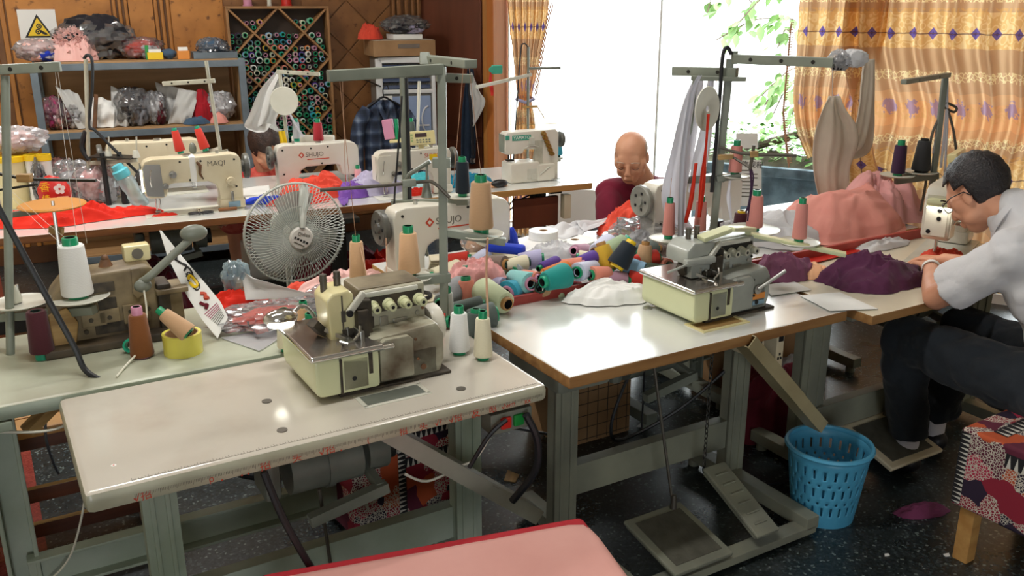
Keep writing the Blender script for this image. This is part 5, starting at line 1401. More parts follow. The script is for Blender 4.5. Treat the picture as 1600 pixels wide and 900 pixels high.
cone('slim peach cone of thread at the left end of the lower tray bar', atY(560, 442, 2.66), 'peach', .115, .026, .020, low=.016, top=.02)
cone('tall tan cone of thread on the upper plate right of the grey pole', atY(752, 365, 2.78), 'tan', .145, .039, .031, low=.02, top=.022)
threads(SA, [(q(530, 119, 2.58), q(556, 372, 2.66)), (q(535, 119, 2.58), q(540, 290, 2.6)), (q(724, 104, 2.66), q(708, 290, 2.74)), (q(733, 104, 2.66), q(753, 285, 2.78)), (q(560, 375, 2.66), q(577, 440, 2.5)), (q(603, 372, 2.72), q(604, 440, 2.6))], 'thread_peach', .0009)
m = MB(); m.tube([q(762, 372, 2.7), q(760, 430, 2.72), q(764, 520, 2.66)], .004, n=6, smooth=4); m.done('hanging_cord', MT['thread_peach'], SA)
# second stand, of the machine with the large wheel
SF = empty('thread_stand', 'round grey pole of a thread stand with black cables behind the long-armed stand', 'thread stand', T(1.27, 1.17, .75), 0)
f = lambda px, py, Y=3.35: lerpY(SF, px, py, Y)
m = MB(); m.cyl((0, 0, 0), f(629, 120), .011, n=12); m.done('pole', MT['steel_green'], SF)
bar_part('tray_bar', SF, f(612, 318), f(732, 315, 3.3), .022, .026, 'steel_green')
bar_part('pole_clamp', SF, f(615, 326), f(632, 326), .035, .03, 'steel_green')
m = MB(); m.tube([f(634, 122), f(637, 200), f(640, 300), f(641, 332)], .008, n=8, smooth=4); m.tube([f(628, 150, 3.3), f(621, 250, 3.3), f(616, 318, 3.3), f(620, 328, 3.3)], .004, n=6, smooth=4); m.done('black_cable', MT['black_cable'], SF)
plate(SF, f(723, 308, 3.3), .06)
m = MB(); m.tube([f(645, 400), f(647, 345), f(654, 330), f(668, 400)], .006, n=6, smooth=4); m.done('wire_loop', MT['steel_grey'], SF)
cone('navy cone of thread on the tray beside the long-armed stand', atY(723, 306, 3.3), 'navy', .115, .027, .023, low=.012, top=.018)
# stand of the pale overlock
SB = empty('thread_stand', 'grey thread stand behind the clean overlock with an arm to the right', 'thread stand', T(2.25, .56, .75), 0)
b = lambda px, py, Y=3.32: lerpY(SB, px, py, Y)
bar_part('pole', SB, (0, 0, 0), b(1141, 92), .026, .022, 'steel_green')
bar_part('guide_arm', SB, b(1147, 92, 3.3), b(1303, 98, 3.1), .026, .032, 'steel_green', holes=3)
bar_part('guide_arm', SB, b(1052, 111, 3.45), b(1152, 113, 3.3), .03, .032, 'steel_green', holes=2)
bar_part('guide_arm', SB, b(1080, 122, 3.34), b(1166, 124, 3.28), .02, .016, 'steel_green')
bar_part('side_post', SB, b(1086, 124, 3.36), b(1070, 280, 3.36), .016, .02, 'steel_green')
bar_part('cross_bar', SB, b(1068, 281, 3.34), b(1132, 279, 3.32), .02, .026, 'steel_grey')
bar_part('cross_bar', SB, b(1120, 280, 3.3), b(1158, 275, 3.28), .02, .02, 'steel_grey')
m = MB(); m.cyl(b(1148, 80, 3.31), b(1147, 100, 3.31), .012, n=12); m.done('pole_cap', MT['steel_green'], SB)
m = MB(); m.tube([b(1143, 85, 3.3), b(1136, 74, 3.3), b(1129, 90, 3.3), b(1124, 160, 3.3), b(1112, 300, 3.3)], .007, n=8, smooth=5); m.done('black_cable', MT['black_cable'], SB)
bar_part('rod_clamp', SB, b(1122, 246, 3.2), b(1146, 244, 3.2), .022, .018, 'raw_wood')
m = MB(); m.tube([b(1125, 230, 3.18), b(1150, 238, 3.16), b(1176, 241, 3.14), b(1245, 243, 3.1)], .0055, n=8, smooth=4); m.cyl(b(1178, 227, 3.14), b(1172, 266, 3.14), .006, n=8); m.tube([b(1146, 246, 3.18), b(1172, 262, 3.14)], .0045, n=6); m.done('guide_rod', MT['rod_brown'], SB)
bar_part('rod_block', SB, b(1172, 241, 3.14), b(1184, 240, 3.14), .024, .022, 'raw_wood')
m = MB(); m.tube([b(1172, 262, 3.14), b(1174, 290, 3.12), b(1170, 320, 3.12), b(1165, 332, 3.12)], .004, n=6, smooth=4); m.tube([b(1174, 264, 3.14), b(1177, 280, 3.12), b(1172, 315, 3.12), b(1168, 345, 3.12)], .003, n=6, smooth=4); m.done('violet_cord', MT['yarn_plum'], SB)
bar_part('tray_bar', SB, b(1035, 378, 3.24), b(1205, 372, 3.2), .024, .02, 'clean_machine')
bar_part('tray_bar', SB, b(1172, 366, 3.05), b(1322, 398, 2.95), .034, .014, 'pale_green')
for (px, py, Y, r) in ((1044, 372, 3.24, .07), (1096, 366, 3.3, .055), (1176, 358, 3.22, .10), (1248, 378, 3.02, .072), (1150, 275, 3.3, .05)):
 plate(SB, lerpY(SB, px, py, Y) - Vector((0, 0, .005)), r)
CB = [('rose cone of thread, leftmost of the four on the clean overlock stand', 1044, 372, 3.24, .118, .023, .018), ('rose cone of thread behind the white ribbon bundle on the clean overlock stand', 1093, 366, 3.3, .112, .024, .019), ('plump rose cone of thread with a violet cord over it on the clean overlock stand', 1178, 360, 3.2, .115, .030, .024), ('rose cone of thread alone on the white plate right of the clean overlock', 1248, 378, 3.02, .12, .025, .019)]
for lb, px, py, Y, h, r0, r1 in CB:
 cone(lb, atY(px, py, Y), 'rose', h, r0, r1, group='rose cones on the clean overlock stand')
cone('rose cone of thread high on the stand above the clean overlock', atY(1148, 274, 3.3), 'rose', .095, .024, .02)
cone('short dark brown cone of thread between the rose cones', atY(1157, 358, 3.35), 'maroon', .05, .028, .026, cap='yellow_plain', top=.008)
bb = empty('bobbin', 'black bobbin standing behind the clean overlock', 'bobbin', atY(1118, 366, 3.34), 0)
m = MB(); m.lathe([(0, 0), (.025, 0), (.025, .006), (.014, .006), (.014, .05), (.025, .05), (.025, .056), (0, .056)], 16); m.done('spool_body', MT['black_plastic'], bb)
threads(SB, [(b(1287, 98, 3.12), b(1262, 165, 3.0)), (b(1300, 98, 3.1), b(1300, 150, 3.1)), (b(1063, 113, 3.43), b(1046, 318, 3.24)), (b(1120, 125, 3.3), b(1098, 312, 3.3))], 'thread_peach', .0009)
rl = empty('disc_reel', 'large grey cardboard disc reel hanging among white ribbons', 'reel', atY(1105, 170, 3.28), rad(20))
m = MB(); M = Matrix.Rotation(PI / 2, 4, 'X') @ Matrix.Scale(1, 4); m.lathe([(.012, -.004), (.078, -.004), (.08, 0), (.078, .004), (.012, .004), (.012, -.004)], 40, M); m.done('disc', MT['plate_white'], rl); rl.scale = (.62, 1, 1)
cloth_mat('ribbon_white', 'dcdbe2', tl=.3, bump=.05)
cloth_mat('ribbon_grey', 'b9bac2', tl=.3, bump=.05)
cloth_mat('ribbon_red', 'd8402c', tl=.25, bump=.05)
def ribbon(name, label, pts, w, material, Y=3.25, seed=1, group=None, cat='ribbon', amp=.004):
 P = [atY(px, py, Y + dy) for px, py, dy in pts]
 rows = []
 for i, p in enumerate(P):
  ww = w[min(i, len(w) - 1)] if isinstance(w, (list, tuple)) else w
  rows.append((p - Vector((ww / 2, .3 * ww, 0)), p + Vector((ww / 2, .3 * ww, 0))))
 m = sheet(rows, 10, 40, amp, 1.5, seed, wob=.003)
 return tag(m.done(name, MT[material], ang=180), label, cat, group)
ribbon('ribbon_bundle', 'bundle of white ribbons hanging from the left arm of the clean overlock stand', [(1093, 118, .1), (1080, 160, .05), (1064, 240, 0), (1052, 300, -.02), (1058, 340, 0), (1076, 360, .05)], [.03, .07, .10, .11, .09, .05], 'ribbon_white', 3.3, 2, amp=.014)
ribbon('ribbon', 'grey ribbon hanging straight down past the white ribbon bundle', [(1094, 118, 0), (1082, 150, 0), (1070, 230, 0), (1066, 300, 0), (1064, 378, 0)], [.022, .03, .032, .028, .03], 'ribbon_grey', 3.22, 4)
ribbon('ribbon', 'white crumpled ribbon falling right of the disc reel', [(1112, 120, 0), (1104, 200, 0), (1092, 262, 0), (1082, 300, 0)], [.02, .05, .06, .03], 'ribbon_white', 3.34, 6, amp=.01)
ribbon('ribbon', 'red ribbon hanging below the disc reel', [(1107, 178, 0), (1104, 225, 0), (1098, 280, 0), (1092, 340, 0)], [.012, .008, .022, .012], 'ribbon_red', 3.2, 8)
ribbon('ribbon', 'short red ribbon left of the hanging red ribbon', [(1088, 255, 0), (1082, 300, 0), (1072, 348, 0)], [.008, .016, .014], 'ribbon_red', 3.24, 9)
ribbon('ribbon', 'white ribbon looped over the cross bar of the clean overlock stand', [(1141, 282, 0), (1139, 310, 0), (1144, 350, 0)], [.012, .014, .010], 'ribbon_white', 3.24, 10)
# stand on the table of the man in white
SD = empty('thread_stand', 'grey thread stand with white strings beside the man in white', 'thread stand', T(3.63, .62, .75), 0)
d = lambda px, py, Y=None: lerpY(SD, px, py, Y if Y else SD.location.y)
bar_part('pole', SD, (0, 0, 0), d(1477, 118), .024, .02, 'steel_grey')
bar_part('guide_arm', SD, d(1412, 128, 3.72), d(1482, 117), .024, .02, 'steel_grey', holes=2)
bar_part('tray_bar', SD, d(1398, 283), d(1466, 274), .026, .03, 'steel_grey')
for px, py, dy in ((1402, 275, -.02), (1438, 270, -.0)): plate(SD, d(px, py, SD.location.y + dy), .075)
m = MB(); m.tube([d(1482, 175), d(1490, 205), d(1497, 260), d(1505, 320)], .006, n=8, smooth=5); m.tube([d(1470, 180), d(1455, 215), d(1446, 290), d(1438, 330)], .006, n=8, smooth=5); m.tube([d(1478, 160), d(1494, 168), d(1490, 175), d(1476, 168)], .006, n=6, smooth=5); m.done('brown_cable', MT['rod_brown'], SD)
for k, (x0, x1, y1) in enumerate(((1476, 1464, 255), (1480, 1470, 262), (1474, 1458, 240), (1478, 1476, 270))):
 m = MB(); m.tube([d(x0, 122), d((x0 + x1) / 2 + 3, 180), d(x1, y1)], .006, n=5, smooth=4); m.done('white_string', MT['ribbon_white'], SD)
cone('plum cone of thread on the left plate of the stand beside the man in white', atY(1402, 275, SD.location.y - .02), 'plum', .125, .031, .026, top=.022)
cone('charcoal cone of thread on the right plate of the stand beside the man in white', atY(1438, 270, SD.location.y), 'charcoal', .13, .042, .028, cap='hole_dark', top=.01)
# stand at the far left, of the old brown machine
SL = empty('thread_stand', 'grey-green thread stand at the left edge holding the big white cone', 'thread stand', T(-.09, .99, .75), 0)
l = lambda px, py, Y=2.62: lerpY(SL, px, py, Y)
m = MB(); m.cyl((0, 0, 0), l(8, 118, 2.62), .012, n=12); m.done('pole', MT['steel_green'], SL)
bar_part('guide_arm', SL, l(-60, 112, 2.6), l(95, 104, 2.62), .016, .028, 'steel_green', holes=3)
bar_part('tray_bar', SL, l(-40, 498, 2.6), l(148, 484, 2.54), .03, .026, 'steel_green')
plate(SL, l(123, 466, 2.56), .088); plate(SL, l(32, 474, 2.58), .085)
cone('big white cone of thread on a plate before the old brown machine', atY(123, 468, 2.56), 'white', .15, .045, .036, low=.018, top=.022)
m = MB(); m.lathe([(.022, 0), (.024, .012), (.014, .05), (.010, .05), (.010, .02), (.016, 0)], 18, Matrix.Translation(l(22, 472, 2.57))); m.done('grey_cone_holder', MT['grey_machine'], SL)
AP = empty('amber_plate_stand', 'amber disc on a thin upright rod in front of the red fabric', 'thread stand', T(.085, 1.10, .75), 0)
a_ = lambda px, py, Y=2.75: lerpY(AP, px, py, Y)
m = MB(); m.lathe([(0, 0), (.092, .003), (.098, .008), (.094, .012), (0, .006)], 36, Matrix.Translation(a_(82, 324))); m.done('disc', MT['plate_amber'], AP)
m = MB(); m.cyl((0, 0, 0), a_(82, 314), .0055, n=8); m.done('rod', MT['dull_chrome'], AP)
bar_part('cross_arm', AP, a_(0, 338), a_(60, 330), .014, .018, 'steel_grey')
m = MB(); m.bar(a_(78, 358), a_(98, 362), .02, .022); m.done('clamp', MT['raw_wood'], AP)
m = MB(); m.tube([a_(-10, 270, 2.9), a_(40, 280, 2.9), a_(150, 282, 2.9)], .0055, n=8); m.tube([a_(-10, 298, 2.88), a_(60, 288, 2.88)], .004, n=8); m.done('guide_rod', MT['dark_metal'], AP)
bar_part('rod_clamp', AP, a_(28, 278, 2.89), a_(50, 278, 2.89), .026, .026, 'raw_wood')
bk = MB(); bk.tube([atY(-6, 318, 2.35), atY(60, 440, 2.35), atY(115, 540, 2.35), atY(135, 580, 2.34), atY(176, 602, 2.33)], .0085, n=8, smooth=6)
tag(bk.done('black_cable', MT['black_cable']), 'thick straight black cable slanting across the old machine down to the green table', 'cable')
th = empty('thread_run', 'white threads fanning down from the left stand to the big white cone', 'thread', T(-.09, .99, .76), 0)
threads(th, [(WS(th, atY(86, 110, 2.62))[0], WS(th, atY(122, 388, 2.56))[0]), (WS(th, atY(90, 110, 2.62))[0], WS(th, atY(136, 380, 2.7))[0]), (WS(th, atY(0, 290, 2.7))[0], WS(th, atY(108, 392, 2.56))[0]), (WS(th, atY(20, 300, 2.7))[0], WS(th, atY(122, 388, 2.56))[0])])
# on the green table
cone('dark maroon cone of thread with a green foot at the left edge', at(68, 560, .75), 'maroon', .125, .034, .027, cap='cap_teal', low=.022, top=.0)
cone('upright brown cone of thread with a pink tip beside the yellow tape', at(223, 557, .75), 'brown', .125, .034, .025, cap='cap_pink', low=.006, top=.024)
rg = MB(); M = Matrix.Rotation(rad(75), 4, 'X'); rg.lathe([(.014, -.01), (.02, -.01), (.022, 0), (.02, .01), (.014, .01), (.014, -.01)], 20, M)
tag(rg.done('green_ring', MT['cap_teal'], None, at(204, 540, .772)), 'green plastic ring leaning behind the brown cone', 'ring')
tp_ = empty('tape_roll', 'yellow roll of wide tape standing on the green table', 'tape roll', at(287, 550, .75), 0)
m = MB(); m.lathe([(.047, 0), (.056, 0), (.056, .062), (.047, .062), (.047, 0)], 40); m.done('tape', mat('tape_yellow', 'dcd25a', .25, coat=.3), tp_)
m = MB(); m.lathe([(.044, .0005), (.0468, .0005), (.0468, .0615), (.044, .0615), (.044, .0005)], 40); m.done('card_core', MT['card_brown'], tp_)
cone('tan cone of thread lying tilted in the yellow tape roll', atY(296, 522, 2.47), 'tan', .09, .029, .02, axis=(-.75, .1, .62), cap='cap_green', low=.004)
for lb, px, py, z, c, h, r0, r1 in (('pale cream cone of thread left behind the stained overlock', 448, 548, .75, 'cream', .10, .027, .02), ('peach cone of thread behind the silver cone at the stained overlock', 478, 535, .75, 'peach', .10, .025, .019), ('silver white cone of thread close behind the chrome plate', 489, 548, .75, 'silver', .085, .032, .027), ('white cone of thread half hidden behind the needle head', 515, 528, .75, 'white', .09, .026, .022)):
 cone(lb, at(px, py, z), c, h, r0, r1)
cone('white cone of thread standing right of the stained overlock', at(718, 552, .75), 'white', .115, .031, .024, top=.022, low=.012)
cone('cream cone of thread standing by the right end of the ruler table', at(755, 561, .75), 'cream', .115, .028, .021, top=.022, low=.012)
cone('small cream cone of thread behind the stained overlock wheel', at(700, 505, .75), 'white', .09, .02, .018)
# above the yellowed cream machine
SM = empty('thread_stand', 'thin leaning rod with a grey tray carrying two red cones over the yellowed cream machine', 'thread stand', Et(1.03, .38, .75), 0)
s_ = lambda px, py, Y=None: lerpY(SM, px, py, Y if Y else SM.location.y)
m = MB(); m.cyl((0, 0, 0), s_(322, 95), .009, n=10); m.done('pole', MT['grey_machine'], SM)
bar_part('guide_arm', SM, s_(254, 131), s_(336, 126), .018, .022, 'grey_machine', holes=3)
m = MB(); m.grid(lambda i, j: s_(264 + i * 78, 243 - 13 * i ** 2 * j + (1 - j) * 2, SM.location.y - .06 + .1 * j), 14, 5); m.done('tray', MT['grey_machine'], SM, solid=.008)
m = MB(); m.bar(s_(290, 246), s_(356, 238), .02, .03); m.done('tray_bar', MT['grey_machine'], SM)
m = MB(); m.ball(s_(301, 232), .022, 12, sc=(.9, .7, 1.4)); m.done('holder', MT['steel_grey'], SM)
cone('red cone of thread, left one of two on the tray above the yellowed cream machine', s_(283, 240) + SM.location, 'red', .105, .026, .018, axis=(-.17, 0, 1), cap='cap_teal', top=.014)
cone('red cone of thread, right one of two on the tray above the yellowed cream machine', s_(322, 236) + SM.location, 'red', .105, .026, .018, axis=(-.28, 0, 1), cap='cap_teal', top=.014)
SM2 = empty('thread_stand', 'thin cream post with a black cable over its top behind the yellowed cream machine', 'thread stand', Et(.37, .62, .75), 0)
s2 = lambda px, py, Y=None: lerpY(SM2, px, py, Y if Y else SM2.location.y)
m = MB(); m.cyl((0, 0, 0), s2(134, 92), .010, n=10); m.done('pole', MT['grey_machine'], SM2)
m = MB(); m.tube([s2(131, 92), s2(137, 86), s2(144, 96), s2(144, 140), s2(139, 195), s2(150, 205), s2(190, 245), s2(215, 270)], .008, n=8, smooth=5); m.tube([s2(134, 205), s2(128, 230), s2(140, 250)], .014, n=8, smooth=4); m.done('black_cable', MT['black_cable'], SM2)
bar_part('tray_bar', SM2, s2(140, 255), s2(215, 250), .02, .02, 'grey_machine')
m = MB(); m.bar(s2(146, 243), s2(210, 246), .10, .006); m.done('tray', MT['dark_metal'], SM2)
for px in (170, 213):
 m = MB(); m.cyl(s2(px, 245), s2(px, 214), .004, n=8); m.lathe([(0, 0), (.02, 0), (.012, .035), (0, .035)], 14, Matrix.Translation(s2(px, 246))); m.done('spool_pin', MT['plate_white'], SM2)
# above the machine of the woman in red of the woman
SW = empty('thread_stand', 'cream thread shelf with a white disc on its pole before the woman in red', 'thread stand', Et(1.42, .66, .75), 0)
sw = lambda px, py, Y=None: lerpY(SW, px, py, Y if Y else SW.location.y)
m = MB(); m.cyl((0, 0, 0), sw(437, 112), .010, n=10); m.done('pole', MT['grey_machine'], SW)
bar_part('guide_arm', SW, sw(432, 112), sw(500, 116), .018, .022, 'grey_machine', holes=2)
bar_part('tray_bar', SW, sw(437, 228), sw(502, 226), .02, .02, 'grey_machine')
m = MB(); m.box(sw(490, 225, SW.location.y + .1), (.24, .05, .10), bev=.008); m.done('motor_box', MT['white_machine'], SW)
m = MB(); M = Matrix.Translation(sw(444, 158, SW.location.y - .05)) @ Matrix.Rotation(PI / 2, 4, 'X'); m.lathe([(0, -.004), (.075, -.004), (.078, 0), (.075, .004), (0, .004)], 36, M); m.done('disc', MT['plate_white'], SW)
cone('grey teal-ended cone of thread on the shelf above the machine of the woman', sw(464, 221) + SW.location, 'silver', .09, .021, .018, cap='cap_teal', low=.018)
cone('dark red cone of thread on the shelf above the machine of the woman', sw(498, 221) + SW.location, 'crimson', .10, .029, .023, cap='cap_green', low=.006)
ribbon('yellow_strip', 'yellow paper strip hanging beside the pole in front of the woman', [(440, 205, 0), (446, 240, 0), (452, 290, 0)], [.03, .035, .035], 'yellow_plain', SW.location.y - .06, 5, cat='strip')
cloth_mat('bag_white', 'd9d9d6', tl=.35, bump=.05)
ribbon('white_bag', 'crumpled white plastic bag hanging by the white disc', [(436, 112, 0), (424, 140, 0), (415, 175, 0), (408, 196, 0), (425, 202, 0)], [.02, .10, .15, .16, .13], 'bag_white', SW.location.y + .05, 7, cat='bag', amp=.025)
ribbon('white_ribbon', 'narrow white strip crossing below the white disc', [(452, 176, 0), (462, 195, 0), (474, 214, 0)], .012, 'ribbon_white', SW.location.y - .05, 3)
# behind the SHUJO machine with the panel
SP = empty('thread_stand', 'white thread tray behind the machine with the control panel', 'thread stand', Et(2.10, .48, .75), 0)
sp_ = lambda px, py, Y=None: lerpY(SP, px, py, Y if Y else SP.location.y)
m = MB(); m.cyl((0, 0, 0), sp_(655, 127), .009, n=10); m.done('pole', MT['plate_white'], SP)
m = MB(); m.bar(sp_(610, 220), sp_(662, 217), .09, .014, bev=.003); m.bar(sp_(655, 218), sp_(670, 230), .03, .014); m.done('tray', MT['cream_yellow'], SP)
cone('sage cone of thread on the white tray behind the control panel', sp_(643, 216) + SP.location, 'slate', .09, .025, .02, low=.004)
cone('slim dark green cone of thread behind the control panel', sp_(620, 217) + SP.location, 'forest', .09, .014, .012, low=.004)
pb_ = MB(); pb_.box((0, 0, .055), (.06, .04, .11), R=Matrix.Rotation(rad(-8), 3, 'Y'), bev=.003)
tag(pb_.done('pink_box', MT['cap_pink'], None, sp_(608, 217) + SP.location), 'pink leaning box on the tray above the control panel', 'box')
# the heap of cones
PC = lambda x, y: (680 + x / 4, 330 + y / 4)
pile = [
 (170, 470, 20, 570, 'grey', .040, .80, 'cap_green', 'grey cone of thread lying at the left end of the heap'),
 (205, 500, 196, 402, 'sky', .022, .80, 'cap_teal', 'small sky blue cone of thread standing in the heap'),
 (205, 575, 196, 520, 'salmon', .034, .79, 'cap_green', 'salmon cone of thread with a wide green mouth turned up at us'),
 (285, 495, 430, 555, 'pale_green', .046, .80, 'cap_brown', 'large pale green cone of thread with a brown tube end'),
 (310, 590, 125, 605, 'slate', .032, .785, 'cap_green', 'slate green cone of thread in front of the grey one'),
 (385, 640, 225, 660, 'slate', .038, .785, 'cap_green', 'thick slate cone of thread behind the two front white cones'),
 (240, 790, 250, 690, 'slate', .032, .76, 'cap_green', 'slate cone of thread half hidden by the front white cone'),
 (390, 440, 402, 352, 'pale_green', .040, .80, 'cap_green', 'pale green cone of thread leaning up beside the pink cloth'),
 (165, 365, 0, 395, 'cream', .038, .82, 'cap_green', 'cream cone of thread behind the pole of the long-armed stand'),
 (450, 335, 320, 310, 'mole', .030, .84, 'cap_brown', 'brown cone of thread whose open brown end faces left'),
 (225, 300, 160, 298, 'red', .028, .83, 'cap_green', 'red cone of thread at the back left of the heap'),
 (330, 275, 262, 300, 'lilac', .028, .83, 'cap_green', 'pale lilac cone of thread beside the red one at the back'),
 (590, 315, 480, 325, 'cream', .026, .84, 'cap_dark', 'cream cone of thread with a dark green end in mid heap'),
 (475, 385, 560, 338, 'silver', .036, .81, 'cap_green', 'silver cone of thread crossing in mid heap'),
 (605, 455, 488, 404, 'aqua', .036, .81, 'cap_pink', 'aqua cone of thread with a pink tube'),
 (440, 465, 262, 432, 'lavender', .026, .80, 'cap_brown', 'lavender cone of thread left of the aqua one'),
 (440, 520, 528, 478, 'turquoise', .042, .78, 'cap_pink', 'turquoise cone of thread with a pink tube end'),
 (570, 545, 560, 450, 'lilac', .038, .76, 'cap_green', 'pale lilac cone of thread standing behind the red rail'),
 (668, 440, 652, 478, 'tan', .040, .80, 'cap_dark', 'tan cone of thread pointing its dark green mouth at us'),
 (758, 545, 745, 470, 'pale_green', .036, .765, 'cap_brown', 'pale green cone of thread standing with a brown mouth'),
 (830, 395, 700, 425, 'teal', .042, .83, 'cap_teal', 'big teal cone of thread lying on top of the heap'),
 (838, 345, 690, 378, 'orange', .024, .84, 'cap_brown', 'orange cone of thread behind the teal one'),
 (775, 320, 695, 340, 'violet', .026, .84, 'cap_green', 'violet cone of thread with a green end'),
 (935, 335, 795, 330, 'salmon', .026, .84, 'cap_pink', 'salmon cone of thread lying level behind the teal one'),
 (650, 415, 565, 385, 'salmon', .018, .83, 'cap_pink', 'thin salmon cone of thread beside the aqua one'),
 (880, 385, 990, 340, 'lilac', .032, .83, 'cap_green', 'pale lilac cone of thread with a green end near the mustard one'),
 (965, 400, 1075, 378, 'salmon', .028, .82, 'cap_green', 'salmon cone of thread under the mustard one'),
 (1092, 378, 1056, 266, 'mustard', .036, .83, 'cap_brown', 'mustard cone of thread leaning up in the heap'),
 (1065, 285, 1146, 225, 'sage', .042, .87, 'cap_teal', 'sage cone of thread with a pale blue tube on top'),
 (1130, 355, 1203, 232, 'navy', .038, .86, 'yellow_plain', 'navy cone of thread with a mustard tube'),
 (1095, 200, 1012, 238, 'lilac', .038, .86, 'rust', 'white lilac cone of thread with a rust brown open end'),
 (895, 215, 860, 248, 'mauve', .034, .84, 'cap_pink', 'mauve cone of thread showing its ring end at the back'),
 (680, 298, 535, 300, 'lavender', .034, .84, 'cap_green', 'lavender blue cone of thread lying under the blue case'),
 (1400, 283, 1245, 300, 'red', .026, .84, 'cap_green', 'bright red cone of thread with green ends at the right of the heap'),
 (1165, 340, 1250, 350, 'sky', .034, .82, 'cap_dark', 'pale blue cone of thread with a dark ring end'),
 (1300, 345, 1325, 298, 'tan', .030, .84, 'cap_brown', 'tan cone of thread poking up right of the red one'),
 (1270, 380, 1440, 370, 'olive', .034, .80, 'cap_green', 'olive cone of thread with a green end'),
 (1470, 345, 1390, 318, 'salmon', .026, .81, 'cap_dark', 'salmon cone of thread against the clean overlock'),
 (1045, 425, 1178, 420, 'mauve', .034, .79, 'cap_green', 'mauve cone of thread with green ends behind the white paper'),
 (1195, 415, 1268, 420, 'red', .032, .785, 'cap_dark', 'red cone of thread with a dark green mouth behind the white paper'),
 (1385, 235, 1335, 242, 'slate', .034, .84, 'cap_teal', 'slate cone of thread at the far right of the heap'),
 (1420, 225, 1390, 228, 'mole', .026, .85, 'cap_brown', 'dull brown cone of thread at the back of the heap'),
 (1008, 285, 950, 298, 'violet', .026, .85, 'cap_pink', 'violet cone of thread left of the sage one'),
 (880, 290, 945, 290, 'cream', .026, .83, 'cap_green', 'cream cone of thread with a green cap in mid heap'),
 (90, 690, 10, 685, 'red', .028, .775, 'cap_green', 'deep red cone of thread left of the pole base'),
 (140, 400, 90, 440, 'tan', .028, .79, 'cap_brown', 'tan cone of thread under the pink cloth'),
 (835, 480, 800, 478, 'crimson', .028, .77, 'cap_dark', 'crimson cone of thread peeping behind the red rail'),
]
for x0, y0, x1, y1, c, r, z, cp, lb in pile:
 A, B_ = at(*PC(x0, y0), z), at(*PC(x1, y1), z)
 ax = B_ - A
 if y1 < y0 - 55 and abs(x1 - x0) < 1.5 * (y0 - y1) and abs(x1 - x0) >= 30:   # leaning, narrow end up
  A = at(*PC(x0, y0), z - .03); ax = atY(*PC(x1, y1), A.y + .02) - A; Lh = max(.09, min(.15, ax.length))
 elif abs(x1 - x0) < 60 and y1 < y0 - 45:      # standing ones lean back a little
  A = at(*PC(x0, y0), z - .03); ax = Vector((.08 * (1 if x1 > x0 else -1), .12, 1))
  Lh = max(.07, min(.12, (y0 - y1) / 4 * A.y / 1420 * 1.15))
 elif abs(x1 - x0) < 45:                      # those that point their mouth at us
  ax = Vector((x1 - x0, -60, 22)); Lh = .10; A = at(*PC(x1, y1), z) - ax.normalized() * .13
 else:
  Lh = max(.08, min(.155, ax.length * 1.0)); ax.z = -.06 * ax.length
 r *= 1.1
 cone(lb, A, c, Lh, r, r * .74, cap=cp, axis=ax, low=.010, top=.014, ri=r * .36)
mat('rack_wood', 'a3784c', .6, c2='86603a', scale=6)
# rack of cones on the back wall
rk = empty('thread_rack', 'tall wooden rack of diamond pigeonholes filled with thread cones', 'rack', Bk(-.33, .045, 0), BA)
RW, RD, RH = .70, .13, 1.70
hz = RW / 4
z_top = RH
def rbar(name, a, b_, w, material='rack_wood', d=RD):
 m = MB()
 if a[0] == b_[0]: m.box((a[0], -d / 2, (a[1] + b_[1]) / 2), (w, d, b_[1] - a[1]), bev=.002)
 else: m.bar((a[0], -d / 2, a[1]), (b_[0], -d / 2, b_[1]), d, w, bev=.002)
 return m.done(name, MT[material], rk)
for x in (0, RW): rbar('side_board', (x, 0), (x, RH), .018)
rbar('top_board', (-.009, RH), (RW + .009, RH), .018); rbar('bottom_board', (0, .02), (RW, .02), .018)
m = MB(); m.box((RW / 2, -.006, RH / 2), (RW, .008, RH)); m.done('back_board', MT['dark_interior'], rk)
zlo = .16
nrow = int((RH - zlo) / hz)
for k in range(-6, 16):
 for sg in (1, -1):
  pts = []
  c0_ = RH - 2 * hz * k
  P = [(0.0, c0_), (RW, c0_ + sg * RW)]
  (xa, za), (xb, zb) = P
  t0, t1 = 0.0, 1.0
  for lim, up_ in ((RH, True), (zlo, False)):
   va, vb = za - lim, zb - lim
   if up_: va, vb = -va, -vb
   if va < 0 and vb < 0: t0 = 2
   elif va < 0: t0 = max(t0, va / (va - vb))
   elif vb < 0: t1 = min(t1, va / (va - vb))
  if t1 - t0 < .05: continue
  A = (xa + (xb - xa) * t0, za + (zb - za) * t0); B_ = (xa + (xb - xa) * t1, za + (zb - za) * t1)
  rbar('lattice_board', A, B_, 0.014, d=RD - (.01 if sg > 0 else .0))
pal = ['cream', 'teal', 'salmon', 'violet', 'sage', 'forest', 'mustard', 'navy', 'crimson', 'pink', 'sky', 'mole', 'mint', 'mauve', 'white', 'turquoise', 'orange', 'slate', 'plum', 'olive', 'charcoal', 'maroon']
CN = dict(cream='cream', teal='teal', salmon='salmon', violet='violet', sage='sage', forest='dark green', mustard='mustard', navy='navy', crimson='crimson', pink='pink', sky='sky blue', mole='taupe', mint='mint', mauve='mauve', white='white', turquoise='turquoise', orange='orange', slate='slate', plum='plum', olive='olive', charcoal='charcoal', maroon='maroon')
rr_ = random.Random(11)
cell_names = {}
spool_count = 0
rows_names = ['top', 'second', 'third', 'fourth', 'fifth', 'sixth', 'seventh', 'eighth', 'ninth']
